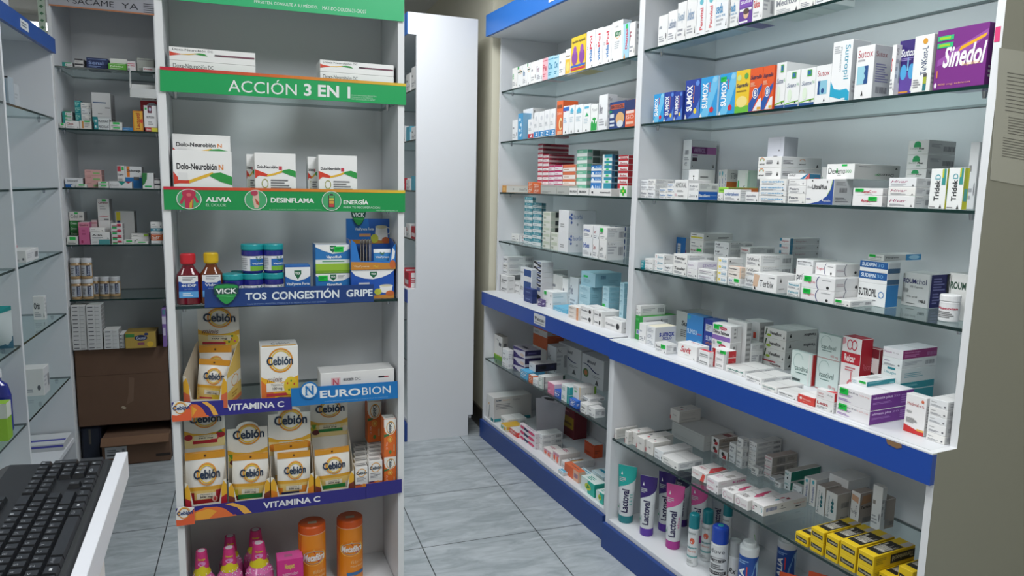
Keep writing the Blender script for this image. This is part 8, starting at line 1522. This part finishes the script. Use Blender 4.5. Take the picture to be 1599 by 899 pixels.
vjar('q2', 'jar with white lid at the bottom, second from the panel'); vjar('q2', 'jar with white lid on top, second from the panel', .1040)
vjar('q3', 'jar with white lid standing behind the stacked ones'); vjar('q4', 'jar with white lid, first of the unstacked two'); vjar('q5', 'jar with white lid, last in line on the fifth shelf')
# ------------------------------------------------------------------ vitamin trays and pouches on the display stand
def ceb_face(flavour):
    fruit = {'straw': ['e .0 .2 .2 .36 b02030', 'e .76 .22 1 .38 b02030', 'e .62 .16 .84 .3 d84048', 'p 4a8a3a .8 .36 .9 .44 .94 .36', 'r .2 .1 .8 .18 c02a38'], 'mix': ['e 0 .16 .16 .3 d8c838', 'e .04 .06 .24 .2 6a2a34', 'e .84 .1 1 .26 e8e0d0', 'r .22 .12 .86 .2 2a8a48', 'p 6aa83c .02 .34 .1 .2 .16 .34'], 'orange': ['e 0 .1 .18 .28 e88a2a', 'e .74 .1 1 .3 e8923a', 'e .66 .04 .88 .18 f0a848', 'r .2 .12 .68 .2 28305c'], 'minis': ['e .6 .08 .98 .38 e8c838', 'e .68 .26 .73 .31 c83838', 'e .8 .28 .85 .33 3a8a48', 'e .72 .14 .77 .19 3a8a48', 'e .86 .16 .91 .21 d86a88', 'e .78 .2 .83 .25 c83838', 'r .1 .1 .66 .16 c03848']}[flavour]
    return ['p e8b438 0 0 1 0 1 .46 .8 .38 .5 .34 .2 .38 0 .46', 'p f2dc9c 0 0 1 0 1 .34 .5 .27 0 .34'] + fruit + ['r .24 .2 .8 .32 ece4c8', 't .34 .275 .7 .305 777 Vitamina C', 'B .34 .215 .7 .26 4a4440 ' + ('100 mg' if flavour == 'minis' else '500 mg')]
def ceb_logo(x0, y0, x1, y1):
    w, h = x1 - x0, y1 - y0
    return ['n %.3f %.3f %.3f %.3f e0962e .13 150 520' % (x0 + .12 * w, y0, x1 - .12 * w, y1), 'n %.3f %.3f %.3f %.3f ecc43a .13 10 330' % (x0 + .2 * w, y0 + .1 * h, x1 - .2 * w, y1 - .08 * h), 'B %.3f %.3f %.3f %.3f 1f3450 Cebión' % (x0, y0 + .3 * h, x1, y0 + .72 * h)]
def vitamin_tray(key, label, flavour, bump=False, rz=0.0, depth=.085, lip=.5):
    p = SG[key]; fx0, fx1 = p[0][0], p[1][0]; zb = SHELF['E5' if key != 'tray_minis' else 'E4'][1] + .0006
    w = abs(fx1 - fx0) - .003; cx = (fx0 + fx1) / 2
    yf = p[0][1]
    H = p[2][2] - zb if key != 'tray_minis' else p[4][2] - zb
    root = thing('display_tray', label, 'display tray', frame_w('E', cx, yf, zb), oE[2] + rz, 'vitamin pouch trays on the display stand')
    hw = w / 2; inner = M('c8bca8', .8); t = .0012
    # tray: floor, sloping cheeks, low front lip with horns
    zl = (p[4][2] - zb) * .5 if key != 'tray_minis' else .09
    mb = MB(); mb.box(-hw, 0, 0, hw, depth, t, inner)
    for s in (-1, 1):
        x = s * hw; xa, xb = (x, x + t) if s < 0 else (x - t, x)
        mb.prism_x([(0, t), (depth, t), (depth, H * .62), (depth * .8, H * .6), (0, zl)], xa, xb, inner, M('e4c060') if s < 0 else inner, M('e4c060') if s > 0 else inner)
        if s > 0:
            gs = lambda u, v, o: (xb + o, depth * u, zl * .9 * v)
            ops_to(mb, ['p e8e4d8 0 .5 1 .6 1 1 0 1', 'r 0 0 1 .14 d8783c', 'n .3 .55 .8 .95 e0962e .15', 'l .3 .2 .8 .4 b89030 2'], gs)
    mb.build('tray_shell', parent=root, label='beige cardboard shell')
    mb = MB(); zz = zl
    lip = [(-hw, 0), (hw, 0), (hw, zz), (hw * .86, zz * .96), (hw * .74, zz * .7), (hw * .62, zz * .26), (-hw * .62, zz * .26), (-hw * .74, zz * .7), (-hw * .86, zz * .96), (-hw, zz)]
    mb.prism_y(lip, -.0016, -.0004, M('e8e4d8'), inner)
    fc = {'straw': 'b02030', 'mix': '7a3a30', 'orange': 'e88a2a', 'minis': 'd86a48'}[flavour]
    g = lambda u, v, o: (-hw + w * u, -.0016 - o, zz * v)
    ops_to(mb, ['p e8b030 0 0 .13 .0 .13 .7 .07 .94 0 .8', 'p e8b030 .87 0 1 0 1 .8 .93 .94 .87 .7', 'r 0 0 1 .2 ' + fc, 'p %s 0 0 .16 0 .14 .4 0 .5' % fc, 'p %s .84 0 1 0 1 .5 .86 .4' % fc, 'r .2 .05 .7 .12 e8d8c8'], g)
    mb.build('front_lip', parent=root, label='printed front lip')
    # back card
    y = depth + .0006
    card = [(-hw, t), (hw, t), (hw, H)]
    if bump: card += [(hw * .55, H)] + [(hw * .55 * math.cos(a), H + w * .17 * math.sin(a)) for a in [PI * i / 10 for i in range(1, 10)]] + [(-hw * .55, H)]
    card += [(-hw, H)]
    mb = MB(); mb.prism_y(card, y, y + t, M('eeece6'), inner)
    vb = max(0.0, H - w * 1.05) / H
    g = lambda u, v, o: (-hw + w * u, y - o, H * vb + (H - H * vb) * v)
    ops_to(mb, ceb_face(flavour) + ceb_logo(.14, .5 if not bump else .56, .92, .98 if not bump else 1.1) + (['i .1 .36 .5 .46 7a4a38 minis'] if flavour == 'minis' else []), g)
    mb.build('back_card', parent=root, label='printed back card')
    return root, w, zb, H
def pouch(x, y, z, w, h, rz, tilt, lean, flavour, label, tear=True):
    p = frame_w('E', x, y, z)
    root = thing('vitamin_pouch', label, 'vitamin pouch', p, 0, 'vitamin pouches on the display stand')
    root.rotation_euler = (-lean, tilt, oE[2] + rz)
    mb = MB(); th = .010; N = 12
    def bul(v): return th * math.sin(PI * min(1, v / .86)) ** .7 + .0007 if v < .86 else .0007
    def crease(u, v): return .0012 * math.sin(u * 9 + v * 5) * math.sin(PI * u) * (1 if v < .86 else .3)
    fr_, bk = [], []
    for i in range(N + 1):
        v = i / N; b = bul(v)
        fr_.append([(w * (j / 12 - .5), -(b * math.sin(PI * j / 12) ** .55 if 0 < j < 12 else .0003) - crease(j / 12, v), h * v) for j in range(13)])
        bk.append([(w * (j / 12 - .5), (b * math.sin(PI * j / 12) ** .55 if 0 < j < 12 else .0003), h * v) for j in range(13)][::-1])
    body = M('eceae4', .28)
    mb.grid(fr_, body); mb.grid(bk, body); mb.face([bk[0][0], bk[0][-1], fr_[0][0], fr_[0][-1]][::-1], body); mb.face([fr_[-1][0], fr_[-1][-1], bk[-1][0], bk[-1][-1]], body)
    def fm(u, v, o):
        s = math.sin(PI * min(max(u, 0.0), 1.0)) ** .55 if 0 < u < 1 else 0
        return (w * (u - .5), -(bul(v) * s) - crease(u, v) - o - .0011, h * v)
    # printed front; strips follow the bulge
    def strips(x0, y0, x1, y1, col, lay, n=12, m=4):
        for i in range(n):
            for j in range(m):
                a, b = x0 + (x1 - x0) * i / n, x0 + (x1 - x0) * (i + 1) / n; c_, d = y0 + (y1 - y0) * j / m, y0 + (y1 - y0) * (j + 1) / m
                o = .0002 + .0001 * lay
                mb.face([fm(a, c_, o), fm(b, c_, o), fm(b, d, o), fm(a, d, o)], M(col, .28), True)
    strips(0.0, 0, 1.0, .40, 'e0a838', 1); strips(0, .03, 1, .33, 'e8c878', 2); strips(0, .88, 1, 1.0, 'd8962c', 1, m=2)
    fl = {'straw': [(0, .05, .2, .3, 'a82030'), (.74, .05, 1, .32, 'b02838'), (.1, .02, .9, .16, 'a82a34')], 'mix': [(0, .02, .2, .14, '6a2a34'), (0, .14, .16, .28, 'd8c838'), (.16, .06, .86, .16, '2a8a48'), (.84, .04, 1, .2, 'd8d0c0')], 'orange': [(.0, .02, .16, .24, 'e88a2a'), (.66, .02, 1, .26, 'e8923a'), (.12, .05, .66, .14, '28305c')], 'minis': [(.5, .04, .96, .3, 'e8c838'), (.1, .06, .5, .1, 'c03848')]}[flavour]
    for k, q in enumerate(fl): strips(q[0], q[1], q[2], q[3], q[4], 3 + k)
    strips(.26, .17, .74, .28, 'ece4d0', 8)
    ops_to(mb, ['t .34 .24 .66 .27 777 Vitamina C', 'B .34 .18 .66 .225 3a3a3c ' + ('100 mg' if flavour == 'minis' else '500 mg')] + ceb_logo(.2, .42, .86, .82) + ['e .47 .925 .53 .965 5a3a20'], fm, sub=10, start=9)
    if flavour == 'straw': ops_to(mb, ['e .64 .1 .78 .22 e8b8a8', 'e .68 .12 .75 .2 c84848'], fm, start=20)
    mb.build('pouch_body', parent=root)
    mb = MB(); Q = [(w * (u - .5), -.0016, h * 1.0) for u in (0, .5, 1)]
    mb.box(-w / 2, -.0008, h * 1.0005, w / 2, .0008, h * 1.02, M('d8962c', .3)); mb.build('seal_strip', parent=root, label='golden heat-sealed strip')
    return root
r1, w1, zb1, H1 = vitamin_tray('tray1', 'pouch tray with strawberry card by the outer panel', 'straw', depth=.07)
r2_, w2, zb2, H2 = vitamin_tray('tray2', 'pouch tray with rounded mixed-fruit card, second from outer panel', 'mix', bump=True, depth=.07)
r3_, w3, zb3, H3 = vitamin_tray('tray3', 'pouch tray with rounded orange-fruit card', 'orange', bump=True, depth=.07)
r4_, w4, zb4, H4 = vitamin_tray('tray4', 'pouch tray with tall mixed-fruit card next to the small cartons', 'mix', depth=.115)
def tray_c(k): return (SG[k][0][0] + SG[k][1][0]) / 2
pouch(tray_c('tray1'), .034, zb1 + .003, .103, .158, 0, 0, .05, 'straw', 'gold and white vitamin pouch with strawberries')
pouch(tray_c('tray2') + .001, .036, zb2 + .005, .096, .136, 0, .04, .05, 'mix', 'vitamin pouch tipped sideways in the second tray')
pouch(tray_c('tray3') + .004, .028, zb3 + .003, .092, .132, 0, .02, .05, 'orange', 'vitamin pouch with orange fruits, front one')
pouch(tray_c('tray3') + .004, .058, zb3 + .003, .095, .15, 0, -.02, .05, 'orange', 'orange-topped vitamin pouch peeking out behind the orange-fruit one')
pouch(tray_c('tray4'), .036, zb4 + .004, .1, .127, 0, -.03, .05, 'mix', 'vitamin pouch bulging in the tray beside the small cartons')
rm, wm, zbm, Hm = vitamin_tray('tray_minis', 'open pouch tray with dotted yellow ball, turned at an angle', 'minis', rz=math.radians(-17), depth=.125)
cxm = tray_c('tray_minis')
pouch(cxm + .0150, .058, zbm + .004, .085, .115, math.radians(-17), .06, .1, 'minis', 'silvery vitamin pouch leaning in the angled tray')
pouch(cxm + .0265, .098, zbm + .004, .09, .145, math.radians(-17), -.02, .08, 'minis', 'orange-topped vitamin pouch at the back of the angled tray')
# tea sachet tray on top of the large blue carton
p = SG['teatray']; zt_ = max(r[3] + r[6] for r in ROWS if r[7] == 'X:vicktea') + .0006
fx0, fx1 = p[0][0], min(p[1][0], .3215); w = fx1 - fx0; hw = w / 2; cx = (fx0 + fx1) / 2; dp = .085
root = thing('display_tray', 'open tea sachet tray with green badge on top of large blue carton', 'display tray', frame_w('E', cx, .014, zt_), oE[2], 'tea trays on the display stand')
inner = M('9a8c7c', .8); mb = MB(); mb.box(-hw, 0, 0, hw, dp, .0012, inner)
for s in (-1, 1):
    xa, xb = (-hw, -hw + .0012) if s < 0 else (hw - .0012, hw)
    mb.prism_x([(0, .0012), (dp, .0012), (dp, .085), (dp * .5, .085), (0, .07)], xa, xb, inner, M('2a6ac0'), M('2a3a90'))
mb.build('tray_shell', parent=root, label='brown cardboard shell')
mb = MB(); lip = [(-hw, 0), (hw, 0), (hw, .075), (hw * .84, .06), (hw * .68, .024), (-hw * .6, .024), (-hw * .78, .075), (-hw, .088)]
mb.prism_y(lip, -.0016, -.0004, M('2a78c8'), inner)
ops_to(mb, ['p c88838 0 0 1 0 1 .2 0 .26', 'e .86 .02 1.0 .3 c86838', 'p e8eaec .9 .3 .97 .36 .99 .6 .93 .7', 't .06 .06 .4 .14 f0e0c0 VitaPyrena', 't .5 .06 .6 .14 f0d050 Miel'], lambda u, v, o: (-hw + w * u, -.0016 - o, .088 * v)); mb.build('front_lip', parent=root, label='printed front lip')
H = p[2][2] - zt_; y = dp + .0006
mb = MB(); mb.prism_y([(-hw, .0012), (hw, .0012), (hw, H), (-hw, H)], y, y + .0012, M('2a62b8'), inner)
g = lambda u, v, o: (-hw + w * u, y - o, H * (.48 + .52 * v))
ops_to(mb, ['p 2a78cc 0 0 .6 0 .5 1 0 1', 'r 0 0 1 .16 c88838', 'B .2 .5 .64 .64 e4ecf4 VitaPyrena Forte', 'r .3 .28 .56 .4 d8a070', 'e .66 .12 .96 .4 f0efec', 'p f0efec .66 .28 .96 .28 .94 .68 .68 .68', 'e .67 .6 .95 .74 d8d0b0', 'n .9 .36 1.02 .66 f0efec .25', 'e .56 .02 .74 .38 c8cc48', 'e .82 0 1 .26 c86838'], g)
mb.build('back_card', parent=root, label='blue back card with white cup')
shield(root, -hw * .78, H - .022, -hw * .1, H + .03, y - .005, thick=.0045)
for i in range(4):
    sachet_at('E', cx - .028 + i * .0085, .05, zt_ + .0016, .058, .082, math.radians(72), 'b8b4b0', ['r .1 .86 .9 .96 8a8680'], ['grey sachet edge, first in the tea tray', 'grey sachet edge, second in the tea tray', 'grey sachet edge, third in the tea tray', 'grey sachet edge, fourth in the tea tray'][i], 'tea sachets in the tray', lean=.0, th=.0012, top='8a8680')
sachet_at('E', cx + .03, .034, zt_ + .0016, .05, .055, 0, '3a86c8', ['r .0 .8 1 1 e8ecf0', 'e .36 .7 .64 .96 2a6a50', 'B .1 .5 .9 .62 f0f4f8 VitaPyrena', 'e .5 .08 .9 .36 e8e4dc', 'e .1 .04 .5 .2 d89848'], 'blue tea sachet with green badge in the tea tray', 'tea sachets in the tray', lean=.12, th=.003)

# ------------------------------------------------------------------ carrier bag, rear cabinet
bx = frame_w('B', -.955, .215, .1262)
root = thing('plastic_bag', 'translucent white carrier bag with cut-out handle among cartons', 'bag', bx, FRAMES['B'][2] + math.radians(28))
BM = M('d0cdd4', .3, trans=.35)
mb = MB(); N = 16; rows_f, rows_b = [], []
W0, HH = .19, .19
for i in range(N + 1):
    v = i / N; ww = W0 * (.92 + .12 * v) * .5; b = .034 * math.sin(PI * min(1, v * .92 + .08)) ** .8 + .003
    def wob(u, s): return .004 * math.sin(u * 11 + v * 7 + s)
    rows_f.append([(ww * (2 * j / 14 - 1), -b * math.sin(PI * j / 14) ** .6 + wob(j / 14, 0) * math.sin(PI * j / 14) if 0 < j < 14 else 0, HH * v + (.012 * math.sin(PI * j / 14) if i == N else 0)) for j in range(15)])
    rows_b.append([(ww * (2 * j / 14 - 1), b * math.sin(PI * j / 14) ** .6 if 0 < j < 14 else 0, HH * v + (.016 * math.sin(PI * j / 14) if i == N else 0)) for j in range(15)][::-1])
mb.grid(rows_f, BM); mb.grid(rows_b, BM); mb.face([rows_f[0][j] for j in range(14, -1, -1)] + [rows_b[0][j] for j in range(13, 0, -1)], BM)
mb.build('bag_body', parent=root)
mb = MB(); g = lambda u, v, o: (-.045 + .09 * u, -.012 - o, HH + .004 + .026 * v)
mb.prism_y([(-.05, HH - .004), (.055, HH + .002), (.05, HH + .03), (.0, HH + .036), (-.052, HH + .02)], -.011, -.0095, BM); ops_to(mb, ['e .1 .2 .9 .75 2a282a'], g); mb.build('handle_flap', parent=root, label='handle flap with dark hole')

# ------------------------------------------------------------------ things on the side cabinet and the slotted cabinet
def sput(x, y, z, w, d, h, code, label, seed=0, **kw): return carton('S', x, y, z, w, d, h, code, label, 'things on the side cabinet', 0, seed, rot=-90, **kw)
X['mint'] = ('b8c4cc', 'a0acb4', 0, ['r .1 .1 .45 .9 98b0c0', 'r .55 .1 .9 .9 98b0c0', 'r 0 .94 1 1 2a2c30'], [], [])
X['stripeflat'] = ('c8cacc', 'c8cacc', 'd0d2d4', ['r 0 .5 1 .8 4a4aa8'], [], ['r .02 .3 .98 .45 5050a8'])
def surf(z): return z + .0006
sput(-.565, .042, surf(1.718), .065, .06, .095, 'X:mint', 'pale blue pack with black top edge on the side cabinet')
sput(-.49, .040, surf(1.718), .055, .06, .08, 'B:b0b6ba:98a0a4: ', 'grey carton behind the pale blue pack, side cabinet')
sput(-.425, .048, surf(1.147), .066, .165, .045, 'L:b0b0b0', 'flat white carton with faint print on the side cabinet')
sput(-.36, .125, surf(1.147), .06, .12, .05, 'B:c89098:e0c8cc: ', 'pinkish carton beside the flat white one')
sput(-.160, .068, surf(.873), .042, .03, .098, 'T:33343a:Orix', 'narrow upright white carton alone on its glass shelf')
sput(-.280, .092, surf(.585), .12, .085, .112, 'L:9ab0b0', 'square white carton with faint teal print on low shelf')
sput(-.105, .125, surf(.300), .23, .15, .030, 'X:stripeflat', 'flat white carton with violet stripe on the bottom board')
sput(-.56, .060, surf(2.0455), .10, .08, .10, 'B:c8ccd4:3a5a90:Gel', 'blue-white pack standing on top of the side cabinet')
sachet_at('S', -.745, .075, .8738, .13, .15, -PI / 2, 'cdd6d6', ['p 2a9a98 .0 .8 .5 .76 1 .9 1 1 0 1', 'l .2 .5 .8 .7 6aa8a8 3', 'p 3a6a80 .3 0 1 0 1 .3 .8 .1'], 'white and teal soft pack on the side cabinet', 'things on the side cabinet', lean=.0, th=.03)
root = thing('mouthwash_bottle', 'dark blue bottle with white cap on the low side shelf', 'bottle', frame_w('S', -.78, .062, .5857), FRAMES['S'][2] - PI / 2)
mb = MB(); mb.loft([(0, .040, .026), (.01, .044, .03), (.13, .044, .03), (.17, .034, .025), (.185, .016, .016), (.195, .016, .016)], liquid('1f2a8a'), n=30); mb.build('bottle_body', parent=root)
mb = MB(); mb.loft([(.1955, .019, .019), (.222, .019, .019), (.225, .016, .016)], M('d8dadc'), n=24); mb.build('cap', parent=root, label='white cap')
X['limepack'] = ('9ac83a', '8ab830', 0, ['r 0 .6 1 1 d8dcd0', 'l .1 .66 .8 .9 55575a 3', 'r .1 .1 .6 .2 d8e8b0'], ['r 0 .6 1 1 d8dcd0'], [])
sput(-.86, .042, .5856, .07, .05, .13, 'X:limepack', 'lime and white carton in front of the dark blue bottle')
# cartons seen through the slot
X['red2'] = ('b82838', 'e4e0e0', 0, ['r .1 .2 .9 .5 e8d8d8'], ['l .1 .3 .8 .7 a83848 3', 'r .0 .0 .12 1 b82838'], [])
X['teal2'] = ('58b0c8', 'd8e0e4', 0, [], ['r 0 .6 1 1 58b0c8', 'l .1 .1 .8 .5 888 3'], [])
FRAMES['U'] = U_FR
u_i = 0
for z, items in ((1.990, [('L:999', .12), ('L:888', .10)]), (1.716, [('L:888', .07), ('X:teal2', .08), ('T:c03040:Ri', .09)]), (1.435, [('X:teal2', .08), ('L:888', .06), ('X:red2', .07)]), (1.160, [('X:red2', .07), ('T:b03040:Do', .08), ('L:999', .05)]), (.888, [('X:red2', .085), ('X:red2', .09), ('L:999', .07)])):
    for k, (code, h) in enumerate(items):
        zname = {1.990: 'first', 1.716: 'second', 1.435: 'third', 1.160: 'fourth', .888: 'counter'}[z]
        kind = {'X:teal2': 'pale teal', 'X:red2': 'red-ended'}.get(code, 'white')
        carton('U', -.10 - k * .13, (.058 if z > .9 else .02) + .06 + .0 * k, z + .0006, .10, .12, h, code, '%s carton seen through the slot, %s level, %s behind the panel' % (kind, zname, ('just', 'second', 'third')[k]), 'medicine boxes in the slotted cabinet', 0, 900 + u_i); u_i += 1

# ------------------------------------------------------------------ desk and keyboard
KA = 0.042918; KO = (-.21613, 1.34994)
def kw_(x, y, z): return (KO[0] + math.cos(KA) * x - math.sin(KA) * y, KO[1] + math.sin(KA) * x + math.cos(KA) * y, z)
desk = thing('computer_desk', 'white desk with a raised board edge under the keyboard', 'desk', kw_(0, -.4, 0), KA)
DW = M('dcdee4', .4, noise=.01); DE = M('d8d4d2', .5)
mb = MB(); mb.cbox(-.018, -.95, .955, 0, .40, 1.0, .0008, DW); mb.build('edge_board', parent=desk)
mb = MB(); mb.box(-.75, -.95, .955, -.0185, .40, .972, M('b8b8bc', .4)); mb.build('desk_top', parent=desk)
mb = MB(); mb.box(-.74, -.93, 0, -.004, .125, .9545, DE); mb.build('desk_body', parent=desk)
KZ = .9725
kb = thing('computer_keyboard', 'black computer keyboard lying along the white desk board', 'keyboard', kw_(-.024, .018, KZ), KA)
# local: x toward minus = away from typist front, y: far end 0 .. near end negative
BK = M('26282c', .42); KEY = M('1d1f23', .36); KT = M('2c2f34', .34)
KL = .452; KWD = .168
mb = MB(); pts = []
prof = [(0, 0, .010), (-.012, 0, .0135), (-.10, 0, .0165), (-.150, 0, .021), (-KWD, 0, .016)]
def bodyz(x):
    for i in range(len(prof) - 1):
        if prof[i + 1][0] <= x <= prof[i][0]:
            t = (prof[i][0] - x) / (prof[i][0] - prof[i + 1][0]); return prof[i][2] + (prof[i + 1][2] - prof[i][2]) * t
    return .016
xs = [0, -.006, -.012, -.03, -.06, -.09, -.12, -.15, -.16, -KWD]; ys = [0, -.006, -.016, -.03] + [-.03 - i * (KL - .06) / 8 for i in range(1, 8)] + [-(KL - .03), -(KL - .016), -(KL - .006), -KL]
def outline(y):
    d = min(-y, KL + y); rr = .03
    return -KWD + (0 if d >= rr else rr - math.sqrt(max(0, rr * rr - (rr - d) ** 2)))
top = [[(max(x, outline(y)), y, bodyz(max(x, outline(y))) - (.003 if y in (0, -KL) or x == 0 else 0)) for x in xs] for y in ys]
mb.grid(top, BK, smooth=False); bot = [[(a, b, 0.0004) for a, b, c_ in row] for row in top]
mb.grid([r_[::-1] for r_ in bot], BK, smooth=False)
rim_t = top[0] + [r_[-1] for r_ in top[1:]] + top[-1][::-1][1:] + [r_[0] for r_ in top[::-1]][1:-1]; rim_b = [(a, b, .0004) for a, b, c_ in rim_t]
mb.grid([rim_b, rim_t], BK, closed=True, smooth=False); mb.build('keyboard_body', parent=kb)
U = .01905; y0 = -KL + .0115
def key(xc, ya, yb, txt='', tall=.0078, wx=.0186):
    zb = bodyz(xc) + .0002; mb = MB(); a, b = ya + .0007, yb - .0007; x0, x1 = xc - wx / 2 + .0006, xc + wx / 2 - .0006
    s = .0024
    A = [(x0, a, zb), (x1, a, zb), (x1, b, zb), (x0, b, zb)]; Bq = [(x0 + s, a + s, zb + tall), (x1 - s * .8, a + s, zb + tall - .0012), (x1 - s * .8, b - s, zb + tall - .0012), (x0 + s, b - s, zb + tall)]
    mb.grid([A, Bq], KEY, closed=True, smooth=False); mb.face(Bq, KT)
    if txt:
        # glyph reads with its foot toward +x, its start toward -y
        g = lambda u, v, o: (x1 - s - (x1 - x0 - 2 * s) * v, a + s + (b - a - 2 * s) * u, zb + tall - .0012 * (1 - v) + o)
        ops_to(mb, ['t .12 .5 .5 .88 8a8e94 ' + txt] if len(txt) == 1 else (['r .36 .36 .5 .6 c8ccd0', 'r .52 .36 .66 .6 c8ccd0'] if txt == 'win' else ['t .1 .5 .8 .8 7a7e84 ' + txt]), g)
    mb.build('key', parent=kb)
rows_k = [(-.021, [(1.25, 'Ctrl'), (1.25, 'win'), (1.25, 'Alt'), (6.25, ''), (1.25, 'Gr'), (1.25, 'win'), (1.25, ''), (1.25, 'Ctrl')]),
          (-.0401, [(1.25, ''), (1, '<')] + [(1, q) for q in 'ZXCVBNM,.-'] + [(2.75, '')]),
          (-.0592, [(1.75, '')] + [(1, q) for q in 'ASDFGHJKL'] + [(1, 'Ñ'), (1, '{'), (1, '}'), (1.25, '')]),
          (-.0783, [(1.5, '')] + [(1, q) for q in 'QWERTYUIOP'] + [(1, '´'), (1, '+'), (1.5, '')]),
          (-.0974, [(1, '|')] + [(1, q) for q in '1234567890'] + [(1, "'"), (1, '¿'), (2, '')])]
for xc, ks in rows_k:
    u = 0
    for wd, tx in ks: key(xc, y0 + u * U, y0 + (u + wd) * U, tx); u += wd
nav = y0 + 15.25 * U
for i in range(3): key(-.021, nav + i * U, nav + (i + 1) * U, '<v>'[i])
key(-.0401, nav + U, nav + 2 * U, '^')
for i, t2 in enumerate(('Supr', 'Fin', 'Av')): key(-.0783, nav + i * U, nav + (i + 1) * U, t2)
for i, t2 in enumerate(('Ins', 'Ini', 'Re')): key(-.0974, nav + i * U, nav + (i + 1) * U, t2)
num = nav + 3.25 * U
key(-.021, num, num + 2 * U, '0'); key(-.021, num + 2 * U, num + 3 * U, '.')
for r_, t3 in ((-.0401, '123'), (-.0592, '456'), (-.0783, '789'), (-.0974, 'N/*')):
    for i in range(3): key(r_, num + i * U, num + (i + 1) * U, t3[i])
key(-.03055, num + 3 * U, num + 4 * U, '', wx=.0377); key(-.06875, num + 3 * U, num + 4 * U, '+', wx=.0377); key(-.0974, num + 3 * U, num + 4 * U, '-')
for i in range(4): key(-.129, y0 + (6.5 + i) * U, y0 + (7.5 + i) * U, 'F%d' % (5 + i)); key(-.129, y0 + (11 + i) * U, y0 + (12 + i) * U, 'F%d' % (9 + i))
print('keys', len([c for c in kb.children]))

# ------------------------------------------------------------------ lamps
def lamp(name, label, x, y, rot=0.0, z=2.78, L=1.2, s=9.0):
    root = thing(name, label, 'lamp', (x, y, z), rot, 'ceiling tube lights')
    mb = MB(); mb.box(-.15, -L / 2, -.055, .15, L / 2, -.0005, M('e0e0de')); mb.build('housing', parent=root)
    for k in (-.07, .07):
        mb = MB(); mb.loft([(-L / 2 + .03, .010, .010), (L / 2 - .03, .010, .010)], emit('f4f8ff', s), n=16)
        mb.v = [(k + a, c_, -.072 + b) for a, b, c_ in mb.v]; mb.build('tube', parent=root, label='glowing white tube')
lamp('ceiling_light', 'ceiling tube light glowing beyond the side cabinet', -1.675, 7.28, PI / 2)
